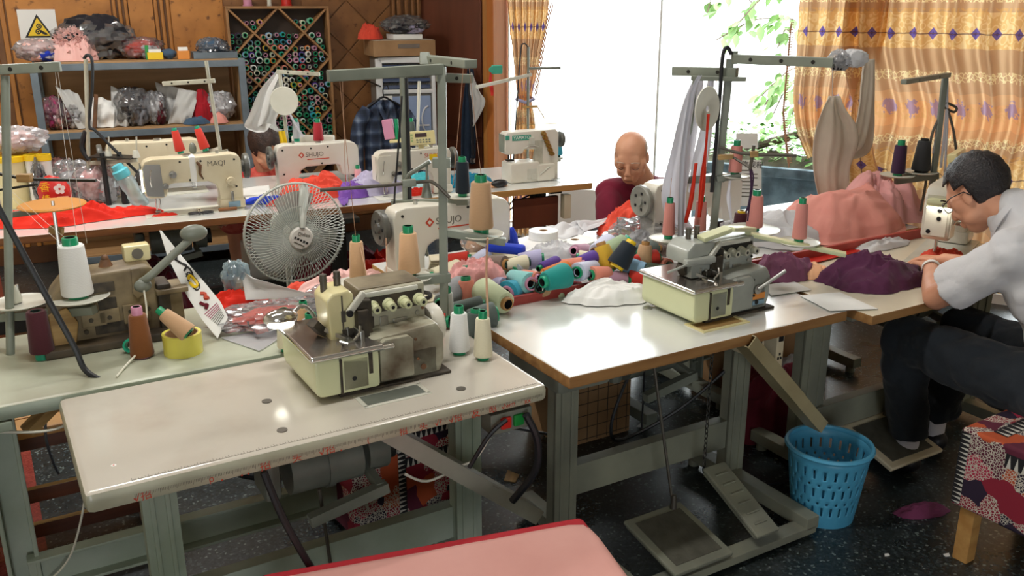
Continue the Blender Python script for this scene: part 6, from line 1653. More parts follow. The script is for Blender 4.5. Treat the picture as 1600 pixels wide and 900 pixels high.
def spool_build(c, capn, r):
 def b_(m):
  M = Matrix.Rotation(PI / 2, 4, 'X')
  m.lathe([(0, -.0), (r * .7, 0), (r, .10), (r * .97, .104), (r * .66, .104)], 14, M, mi=0)
  m.lathe([(r * .68, .104), (r * .68, .116), (r * .5, .116), (r * .5, .05), (0, .05)], 14, M, mi=[1, 1, 1, 2])
 return cached(('sp', c, capn, round(r, 4)), b_, 'thread_spool', [MT['yarn_' + c], MT[capn], MT['hole_dark']])
for j in range(0, 8):
 for i in range(0, 5):
  if (i + j) % 2 == 0: continue
  cx, cz = i * hz, RH - j * hz
  if cz < .70: continue
  fill = {0: .0, 1: .42}.get(j, .95 + .25 * rr_.random()) if j < 2 else (.85 + .4 * rr_.random())
  col_n = {0: 'left edge', 1: 'left', 2: 'middle', 3: 'right', 4: 'right edge'}[i]
  nm = '%s row %s pigeonhole' % (rows_names[j], col_n)
  placed = []
  zlev = -hz + .034
  step = .0475
  row = 0
  while zlev < hz * (fill - .35) and row < 9:
   half = (hz - abs(zlev)) - .028
   n = int(2 * max(0, half) / step) + 1
   for q_ in range(n):
    x = (q_ - (n - 1) / 2) * step + rr_.uniform(-.004, .004)
    if not (.022 < cx + x < RW - .022): continue
    zz = cz + zlev + rr_.uniform(-.005, .005)
    if zz > RH - .03: continue
    placed.append((cx + x, zz))
   zlev += step * .88; row += 1
  for x, zz in placed:
   if spool_count >= 298: break
   c = rr_.choice(pal); r = rr_.choice((.019, .0215, .0225, .0235))
   cp = rr_.choice(('cap_green', 'cap_green', 'cap_green', 'cap_teal', 'cap_pink', 'plate_white', 'cap_dark'))
   o = child('thread_spool', spool_build(c, cp, r), None)
   o.location = Bk(-.33 + x, .055 + rr_.uniform(0, .012), zz); o.scale = (1, .8, 1); o.rotation_euler = (rr_.uniform(-.04, .06), 0, BA + rr_.uniform(-.05, .05))
   tag(o, 'small %s thread spool in the %s of the rack' % (CN[c], nm), 'thread spool', '%s spools in the %s of the rack' % (CN[c], nm))
   spool_count += 1
for lb, u, c, h, r in (('pink spool of thread standing on top of the rack', .16, 'cap_pink', .06, .035), ('pale thin spool standing on top of the rack', .31, 'plate_white', .06, .018), ('shiny red spool of thread standing on top of the rack', .43, 'red_plastic', .08, .042)):
 e_ = empty('display_spool', lb, 'spool', Bk(-.33 + u, .07, RH + .009), BA)
 m = MB(); m.lathe([(0, 0), (r, 0), (r, .006), (r * .85, .008), (r * .85, h - .008), (r, h - .006), (r, h), (0, h)], 20); m.done('spool_body', MT[c], e_)
# cloth, paper and bags
for n_, c_, c2_ in (('cl_plum', '5b2f4c', '47233b'), ('cl_mauve', '8a5670', '74465d'), ('cl_pink', 'eba497', 'e5988c'), ('cl_pink2', 'dba3a0', 'cf9492'), ('cl_pale_pink', 'e9bdb6', 'dfaea8'), ('cl_red', 'd8301f', 'c02518'), ('cl_coral', 'ea5a45', 'd94a38'), ('cl_royal', '2b45c4', '2338a6'), ('cl_teal', '1c7d99', '146b88'), ('cl_turq', '4fb5bd', '3fa3ad'), ('cl_lilac', 'c9c4dc', 'b9b2d2'), ('cl_violet', '7d55a8', '6a4596'), ('cl_white', 'dfdfe0', 'd0d0d4'), ('cl_beige', 'dcd4c6', 'd3cabb'), ('cl_peach', 'e8b48c', 'dba57c'), ('cl_dark', '2b2a30', '1e1d22'), ('cl_maroon', '6b1f2c', '551722'), ('cl_grey', '8f9196', '7d7f85'), ('cl_denim', '4a6076', '3d5268'), ('cl_cream', 'd9cfb6', 'cbbfa2'), ('cl_magenta', 'b33a6a', '96305a')):
 cloth_mat(n_, c_, c2_, tl=(.35 if n_ == 'cl_beige' else .15) if n_ in ('cl_pink', 'cl_beige', 'cl_white', 'cl_coral', 'cl_lilac') else 0, scale=6, bump=.08)
def sheet_flat(name, label, cat, corners, material, z=.752, group=None, curl=.004, thick=.0012, seed=1, nu=14, nv=14, Z=None):
 """paper or cloth lying on a table; corners given clockwise from the far left"""
 P = []
 for k, c in enumerate(corners):
  P.append(at(c[0], c[1], c[2] if len(c) > 2 else z))
 m = MB()
 def fn(i, j):
  a = P[0].lerp(P[1], i); b_ = P[3].lerp(P[2], i); p = a.lerp(b_, j)
  return p + Vector((0, 0, abs(n3((i * 2.2, j * 2.2, 0), 1, seed)) * curl * 2))
 m.grid(fn, nu, nv)
 return tag(m.done(name, MT[material], solid=thick, ang=60), label, cat, group)
def bag(label, p, d, seed, film='clear_bag', content='cl_grey', rz=0.0, cscale=.8, pinch=.35, group=None, name='plastic_bag', rough=.22, extra=None, cat='bag'):
 e = empty(name, label, cat, p, rz, group)
 m = blob((0, 0, 0), (d[0] * cscale, d[1] * cscale, d[2] * cscale), seed + 9, 18, .2); m.done('contents', MT[content], e, ang=80)
 if extra:
  m = blob((d[0] * .14, -d[1] * .12, 0), (d[0] * .5, d[1] * .6, d[2] * .6), seed + 3, 14, .24); m.done('contents', MT[extra], e, ang=80)
 m = blob((0, 0, 0), d, seed, 24, rough, 2.4, pinch=pinch); m.done('film', MT[film], e, ang=30)
 return e
# table of the man in white
heap('plum_cloth', 'dark plum cloth heap lying in folds before the man in white', 'cloth', at(1368, 438, .75), .225, .155, .085, MT['cl_plum'], 4, TA, fs=.9)
heap('mauve_bundle', 'mauve bundled garment beside the clean overlock', 'cloth', at(1223, 430, .75), .115, .10, .12, MT['cl_mauve'], 12, TA, folds=.8, flat=.4)
heap('peach_scrap', 'peach cloth scrap spilling from the mauve bundle', 'cloth', at(1268, 430, .75), .06, .09, .05, MT['cl_peach'], 15, TA, nu=40, nv=12)
sheet_flat('paper_sheet', 'white card lying across the gap between the two tables', 'paper', [(1250, 462), (1312, 457), (1372, 483), (1296, 486)], 'paper_white', .7535, curl=.001, thick=.002)
sheet_flat('paper_sheet', 'white card beside the mauve bundle, half under the clean overlock', 'paper', [(1190, 446), (1240, 440), (1268, 453), (1205, 462)], 'paper_white', .7535, curl=.001, thick=.002)
sheet_flat('red_folder', 'flat red plastic folder with white print along the rail', 'folder', [(1236, 402), (1378, 372), (1402, 378), (1252, 416)], 'red_plastic', .756, curl=.001, thick=.003)
g_ = heap('pink_cloth', 'large smooth pink cloth spread over the table under the curtain', 'cloth', T(3.30, .84, .755), .44, .25, .25, MT['cl_pink'], 21, TA + .2, folds=.45, flat=.95, fs=.8)
heap('pink_cloth', 'second pink cloth bunched up beside the spread pink cloth', 'cloth', T(3.62, .88, .755), .22, .19, .27, MT['cl_pink2'], 25, TA, folds=1.0, flat=.8)
heap('white_strip_tangle', 'tangle of white strips beside the lit sewing machine', 'cloth', at(1380, 385, .752), .16, .05, .03, MT['cl_white'], 27, TA, nu=40, nv=12)
heap('coral_cloth', 'coral cloth being fed under the needle by the man in white', 'cloth', T(3.20, .24, .752), .10, .08, .05, MT['cl_coral'], 31, TA, nu=40, nv=14)
# light table: white film and paper
heap('white_film', 'broad white film heaped on the light table before the curtain', 'cloth', T(2.92, .88, .755), .30, .24, .09, MT['cl_white'], 33, TA, folds=.8)
heap('lilac_cloth', 'pale lilac cloth lying at the rail behind the clean overlock', 'cloth', T(2.42, .70, .753), .13, .10, .06, MT['cl_lilac'], 35, TA)
bag('crumpled clear bag shining between the heap of cones and the maroon man', T(2.28, .98, .752), (.34, .24, .15), 41, 'clear_bag', 'cl_white', TA, .55, .2, rough=.3)
heap('coral_bundle', 'sheer coral cloth held by the man in maroon at his machine', 'cloth', T(2.36, 1.22, .755), .14, .12, .16, MT['cl_coral'], 43, TA, folds=1.1)
ctn = MB(); ctn.box((0, 0, .02), (.26, .17, .04), bev=.003)
tag(ctn.done('white_paper_stack', MT['paper_white'], None, T(1.84, 1.19, .751), TA + .25), 'stack of white paper behind the heap of cones', 'paper stack')
for lb, px, py, r, h in (('roll of white tape lying on the stack of white paper', 849, 372, .062, .034), ('wider flat roll of white tape right of the paper stack', 898, 382, .085, .022)):
 e_ = empty('white_tape_roll', lb, 'tape roll', at(px, py, .752 if r > .07 else .792), 0)
 m = MB(); m.lathe([(.018, 0), (r, 0), (r, h), (.018, h), (.018, 0)], 36); m.done('tape', MT['paper_white'], e_)
 m = MB(); m.lathe([(.014, .001), (.018, .001), (.018, h - .001), (.014, h - .001), (.014, .001)], 20); m.done('card_core', MT['card_brown'], e_)
sheet_flat('white_cloth', 'white cloth spread behind the tape rolls', 'cloth', [(848, 356, .80), (905, 348, .80), (925, 362, .77), (872, 385, .755)], 'cl_white', .76, curl=.02, seed=3, nu=30, nv=30)
sheet_flat('white_cloth', 'white folded cloth reaching towards the maroon man', 'cloth', [(900, 350, .80), (975, 338, .80), (960, 352, .79), (915, 366, .775)], 'cl_white', .76, curl=.02, seed=5, nu=30, nv=30)
tm = MB()
pts = spline([at(948, 362, .80), at(968, 357, .82), at(990, 364, .81), at(1010, 376, .785), at(1030, 386, .765)], 8)
tm.grid(lambda i, j: pts[int(i * (len(pts) - 1))] + Vector((0, .0, -.016 * j + .0)) + Vector((.0, -.004 * j, 0)), len(pts), 2)
tme = tag(tm.done('measuring_tape', MT['cream_yellow'], solid=.001), 'cream measuring tape curling behind the heap of cones', 'measuring tape')
m = MB()
for k in range(0, len(pts) - 1, 1):
 p = pts[k]; m.box(p + Vector((0, -.0035, -.006)), (.0012, .001, .008))
m.done('tape_marks', MT['ink_grey'], tme)
sc_ = empty('metal_clip', 'small chrome clip standing in the white cloth', 'clip', at(970, 378, .755), 0)
m = MB(); m.bar((0, 0, 0), (-.02, 0, .075), .012, .004); m.bar((.012, 0, 0), (-.012, 0, .075), .012, .004); m.done('jaw', MT['chrome'], sc_)
# in and around the heap of cones
heap('pink_scrunch', 'pink scrunched cloth on top of the heap behind the grey pole', 'cloth', at(745, 432, .815), .105, .07, .07, MT['cl_pink2'], 51, 0, folds=1.4, fs=1.4)
heap('white_scrunch', 'white crumpled film behind the cones in mid heap', 'cloth', at(868, 400, .80), .11, .07, .06, MT['cl_white'], 53, 0, folds=1.2)
bcs = MB(); bcs.box((0, 0, .02), (.15, .05, .035), bev=.012)
tag(bcs.done('blue_case', MT['cl_royal'], None, at(790, 396, .845), -.35), 'royal blue case lying on the cones near the paper stack', 'case')
heap('white_paper_wrap', 'crumpled white paper lying over the red rail onto the oak-edged table', 'paper', at(955, 466, .752), .165, .085, .075, MT['paper_white'], 55, TA - .35, folds=.8, fs=.7)
e_ = empty('card_strips', 'long cream card strips stacked behind the cones', 'card strips', T(1.50, 1.06, .775), TA - .5)
for k in range(4):
 m = MB(); m.box((0, k * .012, .008 * k), (.34, .09, .006), R=Matrix.Rotation(.05 * k, 3, 'Z'), bev=.001); m.done('strip', MT['cl_cream'], e_)
heap('blue_hat', 'royal blue cap with a pink edge hanging on the machine end', 'cap', T(1.70, 1.19, .80), .07, .06, .13, MT['cl_royal'], 57, 0, folds=.5)
heap('pink_rag', 'pink rag below the royal blue cap', 'cloth', T(1.74, 1.14, .752), .07, .05, .05, MT['cl_magenta'], 58, 0, nu=40, nv=12)
bag('clear bag with a red and yellow print beside the paper stack', T(1.62, 1.26, .752), (.12, .08, .10), 59, 'clear_bag', 'cl_peach', 0, .7)
# on the green table, behind the stained overlock
cl = empty('printed_card', 'tall white printed card leaning over the green table', 'card', T(.47, .92, .75), 0)
k_ = lambda px, py, Y: lerpY(cl, px, py, Y)
cp_ = [(250, 362, 2.78), (268, 378, 2.78), (300, 420, 2.74), (340, 468, 2.70), (356, 496, 2.68), (341, 530, 2.62), (318, 505, 2.64), (290, 462, 2.68), (262, 410, 2.74), (250, 380, 2.78)]
def card(i, j):
 L_ = [(249, 360, 2.80), (262, 402, 2.76), (292, 462, 2.70), (316, 500, 2.66), (340, 529, 2.62)]
 R_ = [(252, 360, 2.80), (284, 400, 2.77), (322, 444, 2.73), (345, 472, 2.71), (356, 496, 2.69)]
 t = j * 4; a = min(int(t), 3); f_ = t - a
 l0, l1, r0, r1 = (k_(*L_[a]), k_(*L_[a + 1]), k_(*R_[a]), k_(*R_[a + 1]))
 return l0.lerp(l1, f_).lerp(r0.lerp(r1, f_), i)
m = MB(); m.grid(card, 8, 20); m.done('card', MT['paper_white'], cl, solid=.0015)
def on_card(i, j):
 p = card(i, j); n = (card(min(1, i + .02), j) - card(max(0, i - .02), j)).cross(card(i, min(1, j + .02)) - card(i, max(0, j - .02))).normalized()
 if n.y > 0: n = -n
 return p + n * .0022
def scribble(name, pts, r, material):
 m = MB(); m.tube([on_card(*p) for p in pts], r, n=5, smooth=4); m.done(name, MT[material], cl)
scribble('swirl', [(.4, .2), (.7, .22), (.5, .27), (.3, .25), (.6, .3), (.8, .33), (.5, .36)], .0035, 'ink_black')
scribble('swirl', [(.6, .3), (.85, .36), (.7, .42), (.5, .38)], .003, 'ink_black')
scribble('yellow_flower', [(.45, .42), (.65, .40), (.7, .47), (.5, .48), (.42, .44)], .005, 'yellow_plain')
scribble('flower_outline', [(.42, .40), (.7, .38), (.75, .48), (.48, .5), (.4, .42)], .002, 'ink_black')
scribble('red_blot', [(.55, .55), (.7, .58), (.6, .62), (.75, .63)], .006, 'ink_red')
scribble('red_blot', [(.3, .62), (.4, .66), (.5, .68), (.35, .70)], .006, 'cl_maroon')
for k in range(9):
 m = MB(); a = .73 + k * .024
 m.tube([on_card(.2 + .02 * k, a), on_card(.85, a)], .0012, n=4); m.done('print_line', MT['cl_magenta' if k < 4 else 'ink_grey'], cl)
bag('flat clear bag with dark orange scraps before the fan', T(.66, .88, .752), (.36, .26, .055), 61, 'clear_bag', 'cl_coral', TA, .62, .1, rough=.3, extra='cl_dark')
sheet_flat('white_bag_flap', 'white stiff bag flap standing up behind the clear bag', 'bag', [(377, 423, .86), (395, 436, .86), (496, 462, .80), (384, 470, .79)], 'bag_white', .8, curl=.004, nu=16, nv=10)
sheet_flat('white_film_sheet', 'flat milky film sheet hanging over the green table edge', 'film', [(345, 528, .753), (430, 514, .753), (436, 530, .753), (405, 549, .753)], 'milky_bag', .753, curl=.003)
heap('red_cloth', 'bright red cloth lying behind the printed card', 'cloth', T(.60, 1.10, .752), .12, .06, .06, MT['cl_red'], 63, TA, nu=50, nv=14)
heap('pale_pink_cloth', 'pale pink cloth in folds below the fan', 'cloth', T(.98, 1.05, .752), .19, .10, .085, MT['cl_pale_pink'], 65, TA, folds=1.0)
heap('coral_scrap', 'coral cloth scrap left of the pale pink cloth', 'cloth', T(.84, 1.12, .752), .08, .05, .05, MT['cl_coral'], 66, TA, nu=36, nv=12)
bag('crumpled clear film bag beside the pale pink cloth', T(.90, 1.00, .752), (.16, .10, .06), 67, 'clear_bag', 'cl_pale_pink', TA, .5, .1)
bag('blue and white patterned bag with an orange top on the green table', T(.62, 1.14, .752), (.10, .08, .17), 69, 'bottle_clear', 'cl_denim', 0, .8, .3, extra='cl_peach')
dt = empty('tension_dish', 'cream tray with a black ring behind the peach cones', 'tray', T(1.12, .80, .752), TA)
m = MB(); m.box((0, 0, .012), (.18, .12, .024), bev=.008); m.done('tray', MT['cream_paint'], dt)
m = MB(); m.tube([(.07 * math.cos(t), .05 * math.sin(t), .03) for t in [2 * PI * q / 24 for q in range(24)]], .007, n=6, closed=True); m.done('ring', MT['black_plastic'], dt)
cd_ = MB(); cd_.box((0, 0, .004), (.14, .1, .004)); tag(cd_.done('cardboard', MT['card_brown'], None, T(1.06, 1.02, .77), TA, rot=(.5, .1, TA)), 'brown cardboard piece tilted behind the peach cones', 'cardboard')
# back row
heap('red_cloth', 'red cloth spread in folds before the yellow tubs', 'cloth', Et(.22, .24, .751), .30, .13, .07, MT['cl_red'], 71, EA, folds=1.2)
heap('red_cloth', 'red cloth strips trailing towards the yellowed cream machine', 'cloth', Et(.50, .24, .751), .20, .06, .035, MT['cl_red'], 73, EA, folds=1.2, nu=50, nv=14)
heap('red_scrap', 'small red scrap under the needle of the yellowed cream machine', 'cloth', Et(.70, .14, .751), .06, .025, .015, MT['cl_red'], 74, EA, nu=30, nv=10)
sc2 = empty('scissors', 'black handled scissors lying before the yellowed cream machine', 'scissors', Et(.86, .10, .753), EA)
for sx_ in (-1, 1):
 m = MB(); m.tube([(sx_ * .03 + .026 * math.cos(t), -.0 + .018 * math.sin(t), .006) for t in [2 * PI * q / 16 for q in range(16)]], .005, n=6, closed=True); m.done('handle', MT['black_plastic'], sc2)
 m = MB(); m.bar((sx_ * .01, .015, .006), (-sx_ * .008, .10, .006), .010, .003); m.done('blade', MT['chrome'], sc2)
br = empty('brush', 'small wooden brush beside the scissors', 'brush', Et(.99, .12, .753), EA)
m = MB(); m.box((0, 0, .008), (.09, .02, .014), bev=.004); m.done('handle', MT['brown_edge'], br)
for lb, px, w in (('yellow lidded clear tub at the far left of the back table', 22, .16), ('white tub with a yellow rim in front of the black bag', 57, .065), ('narrow white tub with a yellow rim, right one of the tubs', 76, .062)):
 e_ = empty('tub', lb, 'tub', atY(px, 296, 4.52) * 1, EA); p_ = at(px, 300, .752); e_.location = Vector((e_.location.x, 4.52, .752))
 zz = .235
 m = MB(); m.lathe([(0, 0), (w * .42, 0), (w * .5, zz), (w * .47, zz), (w * .4, .005)], 24); m.done('body', MT['cream_yellow' if w > .1 else 'paper_white'], e_)
 m = MB(); m.lathe([(w * .46, zz - .002), (w * .55, zz - .002), (w * .55, zz + .025), (0, zz + .025)] if w > .1 else [(w * .46, zz), (w * .56, zz), (w * .56, zz + .03), (w * .46, zz + .03), (w * .46, zz)], 24); m.done('lid' if w > .1 else 'rim', MT['yellow_plain'], e_)
bag('pink and white bag lying on the yellow lidded tub', Vector((-2.48, 4.56, 1.02)), (.28, .16, .15), 75, 'milky_bag', 'cl_pale_pink', EA, .7, .3)
bag('black bag squeezed between the tubs', Vector((-2.36, 4.50, .752)), (.08, .10, .25), 76, 'clear_bag', 'cl_dark', EA, .9, .1)
rb_ = empty('red_food_bag', 'red packet printed with a white flower and yellow characters', 'packet', Et(.22, .50, .752), EA - .1)
m = blob((0, 0, 0), (.15, .06, .17), 77, 18, .10); m.done('packet', MT['red_plastic'], rb_)
for k in range(5):
 a = k * 2 * PI / 5 + .3; m = MB(); m.cyl((.03 + .016 * math.cos(a), -.037, .11 + .016 * math.sin(a)), (.03 + .016 * math.cos(a), -.034, .11 + .016 * math.sin(a)), .011, n=12); m.done('petal', MT['paper_white'], rb_)
text('packet_writing', '香', .05, MT['yellow_plain'], rb_, face_M((-.035, -.038, .12), (1, 0, 0), (0, -1, 0)), .001)
text('packet_writing', '佳', .04, MT['yellow_plain'], rb_, face_M((-.035, -.038, .065), (1, 0, 0), (0, -1, 0)), .001)
m = MB(); m.box((.04, -.036, .05), (.05, .004, .045), bev=.01); m.done('print_patch', MT['cl_peach'], rb_)
bag('clear bag with reddish cloth behind the red packet', Et(.42, .62, .752), (.24, .18, .24), 79, 'clear_bag', 'cl_pink2', EA, .75, .5, extra='cl_white')
bag('clear bag with pale cloth on the back table beside the thin post', Et(.30, .74, .752), (.2, .16, .26), 81, 'clear_bag', 'cl_white', EA, .6, .5)
bt = empty('water_bottle', 'clear water bottle with a sky blue cap leaning at the yellowed cream machine', 'bottle', Et(.56, .36, .752), EA)
R_ = Matrix.Rotation(rad(-24), 4, 'Y')
m = MB(); m.lathe([(0, 0), (.036, 0), (.04, .01), (.04, .07), (.036, .08), (.036, .10), (.04, .11), (.04, .155), (.03, .17), (0, .172)], 22, Matrix.Translation((.05, 0, .01)) @ R_); m.done('bottle_body', MT['bottle_clear'], bt)
m = MB(); m.lathe([(0, .168), (.036, .168), (.04, .178), (.04, .205), (.03, .212), (.026, .235), (0, .24)], 22, Matrix.Translation((.05, 0, .01)) @ R_); m.done('cap', MT['cl_turq_plastic'] if 'cl_turq_plastic' in MT else mat('cl_turq_plastic', '57b9c9', .35), bt)
for k, (u, lb) in enumerate(((.46, 'black strap hanging down left of the blue capped bottle'), (.54, 'black folded umbrella standing left of the blue capped bottle'))):
 m = MB(); m.cyl((0, 0, 0), (-.015, .03, .26), .02 if k else .014, .012, n=10); tag(m.done('umbrella' if k else 'strap', MT['black_plastic'], None, Et(u, .52, .752)), lb, 'umbrella' if k else 'strap')
sheet_flat('paper_sheet', 'white paper pile edge right of the yellowed cream machine', 'paper', [(372, 296), (420, 290), (425, 308), (385, 312)], 'paper_white', .755, curl=.003, thick=.006)
heap('royal_red_cloth', 'royal blue cloth lying at the front edge left of the fan top', 'cloth', Et(1.20, .26, .751), .14, .06, .035, MT['cl_royal'], 83, EA, nu=40, nv=12)
heap('red_cloth', 'red cloth behind the top of the fan', 'cloth', Et(1.36, .16, .751), .16, .07, .05, MT['cl_red'], 85, EA)
heap('coral_sheer', 'coral sheer cloth draped up at the machine of the woman in red', 'cloth', Et(1.47, .30, .751), .20, .10, .14, MT['cl_coral'], 87, EA, folds=1.2)
heap('violet_cloth', 'violet and white cloth bunched between the two white back machines', 'cloth', Et(1.66, .22, .751), .10, .08, .10, MT['cl_violet'], 89, EA)
heap('white_lace', 'white lace heaped in front of the machine with the control panel', 'cloth', Et(1.78, .26, .751), .17, .11, .12, MT['cl_lilac'], 91, EA, folds=1.3)
heap('red_scrap', 'small dark red lump under the machine with the control panel', 'cloth', Et(1.98, .10, .751), .08, .04, .04, MT['cl_red'], 93, EA, nu=36, nv=12)
sheet_flat('violet_scrap', 'violet scrap hanging at the front edge of the back table', 'cloth', [(528, 310), (545, 308), (543, 320), (534, 322)], 'cl_violet', .754, curl=.01)
cone('pale pink cone of thread standing in the lace heap', Et(1.73, .38, .76), 'pink', .09, .022, .018)
heap('teal_cloth', 'teal cloth spread left of the coverstitch machine', 'cloth', Et(2.32, .26, .751), .17, .10, .06, MT['cl_teal'], 95, EA)
heap('turquoise_cloth', 'small turquoise cloth behind the navy cone', 'cloth', Et(2.12, .46, .751), .10, .06, .05, MT['cl_turq'], 97, EA, nu=40, nv=12)
heap('pink_patch', 'flat salmon cloth before the coverstitch machine', 'cloth', Et(2.42, .14, .751), .10, .05, .015, MT['cl_peach'], 98, EA, nu=36, nv=12)
mo_ = MB(); mo_.ball((0, 0, .022), .03, 14, sc=(1.7, .8, .75)); tag(mo_.done('dark_tool', MT['black_plastic'], None, Et(2.46, .10, .751), EA), 'dark rounded tool lying before the coverstitch machine', 'tool')
sc3 = empty('scissors', 'open scissors at the window end of the back table', 'scissors', Et(2.86, .14, .753), EA)
m = MB(); m.bar((-.09, .03, .005), (.06, -.02, .005), .012, .004); m.bar((-.06, .05, .005), (.06, -.0, .005), .010, .004); m.done('blade', MT['dull_chrome'], sc3)
heap('maroon_clothes', 'heap of red and maroon clothes under the table behind the fan', 'cloth', Et(1.62, .45, 0), .30, .25, .58, MT['cl_maroon'], 101, EA, flat=.35)
heap('red_clothes', 'red printed clothes bundle standing behind the slim peach cone', 'cloth', Et(1.86, .35, .0), .26, .2, .62, MT['cl_red'], 103, EA, flat=.35, folds=1.2)
bx = MB(); bx.box((0, 0, .2), (.42, .3, .4), bev=.004); tag(bx.done('white_carton', MT['paper_white'], None, Et(1.35, .75, 0), EA), 'pale carton under the back table behind the fan', 'carton')
heap('dark_clothes', 'dark purple clothes heap under the back table behind the old machine', 'cloth', Et(.55, .5, 0), .3, .25, .6, MT['cl_maroon'], 105, EA, flat=.35)
bx = MB(); bx.box((0, 0, .17), (.5, .34, .34), bev=.004); tag(bx.done('carton', MT['card_brown'], None, T(2.98, .98, 0), TA), 'brown carton under the light table behind the man in white', 'carton')
heap('dark_bundle', 'dark and white clothes bundle on the floor under the table of the man in white', 'cloth', T(2.66, .55, 0.0), .20, .18, .42, MT['cl_maroon'], 107, TA, flat=.4)
heap('white_bundle', 'white cloth bundle beside the dark bundle under the cream table', 'cloth', T(2.9, .66, 0.0), .14, .12, .34, MT['cl_white'], 108, TA, flat=.4)
pp = MB(); pp.box((0, 0, .0), (.36, .26, .05), bev=.004); tag(pp.done('white_box', MT['paper_white'], None, T(2.98, .98, .366), TA), 'white flat box on the brown carton under the light table', 'box')
# hung cloths before the curtain
Wd = lambda px, py, Y=4.35: atY(px, py, Y)
def hang(name, label, cols, material, Y, amp=.02, waves=3, seed=1, cat='cloth'):
 rows = [(atY(x0, y0, Y), atY(x1, y1, Y + .06)) for x0, y0, x1, y1 in cols]
 m = sheet(rows, 40, 60, amp, waves, seed, wob=.012)
 return tag(m.done(name, MT[material], ang=180, solid=.002), label, cat)
hang('hanging_cloth', 'long beige cloth hanging by a string from the stand arm', [(1296, 150, 1307, 150), (1286, 166, 1318, 172), (1275, 195, 1336, 196), (1269, 230, 1340, 226), (1270, 270, 1326, 264), (1277, 305, 1326, 300), (1290, 345, 1336, 340)], 'cl_beige', 4.30, .011, 1.7, 2)
hang('hanging_cloth', 'beige cloth twisted in a loop beside the long beige cloth', [(1352, 92, 1367, 92), (1348, 130, 1368, 128), (1344, 165, 1367, 162), (1338, 195, 1364, 200), (1328, 216, 1356, 236), (1316, 222, 1330, 248), (1306, 212, 1308, 240), (1296, 190, 1292, 205)], 'cl_beige', 4.42, .012, 1.5, 3)
m = MB(); m.cyl(atY(1301, 100, 3.6), atY(1301, 153, 4.28), .0015, n=5); tag(m.done('string', MT['thread_white']), 'string holding the long beige cloth', 'string')
kb = bag('white and navy cloth knot tied on the tip of the stand arm', atY(1310, 110, 3.12), (.075, .07, .07), 111, 'milky_bag', 'cl_dark', 0, .7, .1, name='cloth_knot', cat='cloth')
m = blob((.05, 0, .01), (.09, .06, .06), 113, 14, .2, flat_bottom=False); m.done('white_tail', MT['cl_white'], kb)
for lb, px0, py0, px1, py1, mt_ in (('blank paper note stuck on the window pane', 1150, 208, 1184, 232, 'paper_white'), ('printed notice sheet stuck low on the window pane', 1150, 250, 1190, 322, 'paper_white')):
 def wp(px, py):
  d_ = atY(px, py, 6) - Vector((0, 0, CAM_H)); n_ = WN; p0 = Wn(2, -WT + .07)
  return Vector((0, 0, CAM_H)) + d_ * ((p0 - Vector((0, 0, CAM_H))).dot(n_) / d_.dot(n_))
 e_ = empty('paper_notice', lb, 'notice', wp((px0 + px1) / 2, (py0 + py1) / 2), 0)
 c_ = [wp(px0, py0) - e_.location, wp(px1, py0) - e_.location, wp(px1, py1) - e_.location, wp(px0, py1) - e_.location]
 m = MB(); m.bm.faces.new([m.bm.verts.new(v) for v in c_]); m.done('sheet', MT[mt_], e_, solid=.0008, smooth=False)
 if 'printed' in lb:
  xx = (c_[1] - c_[0]); yy = (c_[3] - c_[0])
  text('notice_title', '操作规程', .05, MT['ink_black'], e_, face_M(c_[0] + xx * .5 + yy * .1 + WN * .002, WU, WN), .0004)
  for k in range(8):
   m = MB(); a = c_[0] + xx * .15 + yy * (.22 + k * .08) + WN * .002; m.bar(a, a + xx * (.7 if k % 3 else .5), .001, .008); m.done('print_line', MT['ink_grey'], e_)
# people
def capsule(m, p0, r0, p1, r1, n=14):
 m.cyl(p0, p1, r0, r1, n=n); m.ball(p0, r0, n); m.ball(p1, r1, n)
def chain(m, pts, n=14):
 for (p0, r0), (p1, r1) in zip(pts[:-1], pts[1:]):
  capsule(m, p0, r0, p1, r1, n)
def skin(m, name, material, parent, vox=.008, smooth=6, folds=0.0, fsize=.09, seed=0, flat_sm=.6):
 o = m.done(name, material, parent, ang=180)
 r = o.modifiers.new('one_surface', 'REMESH'); r.mode = 'VOXEL'; r.voxel_size = vox; r.use_smooth_shade = True
 s = o.modifiers.new('soften', 'SMOOTH'); s.factor = flat_sm; s.iterations = smooth
 if folds:
  tx = bpy.data.textures.new(name + '_folds', 'CLOUDS'); tx.noise_scale = fsize; tx.noise_depth = 1; tx.noise_type = 'HARD_NOISE'
  d = o.modifiers.new('folds', 'DISPLACE'); d.texture = tx; d.strength = folds; d.mid_level = .5; d.texture_coords = 'GLOBAL'
 return o
def basis(fwd, up):
 f = Vector(fwd).normalized(); u = Vector(up); r = f.cross(u).normalized(); u = r.cross(f)
 return Matrix((r, f, u)).transposed()          # x = right, y = forward, z = up
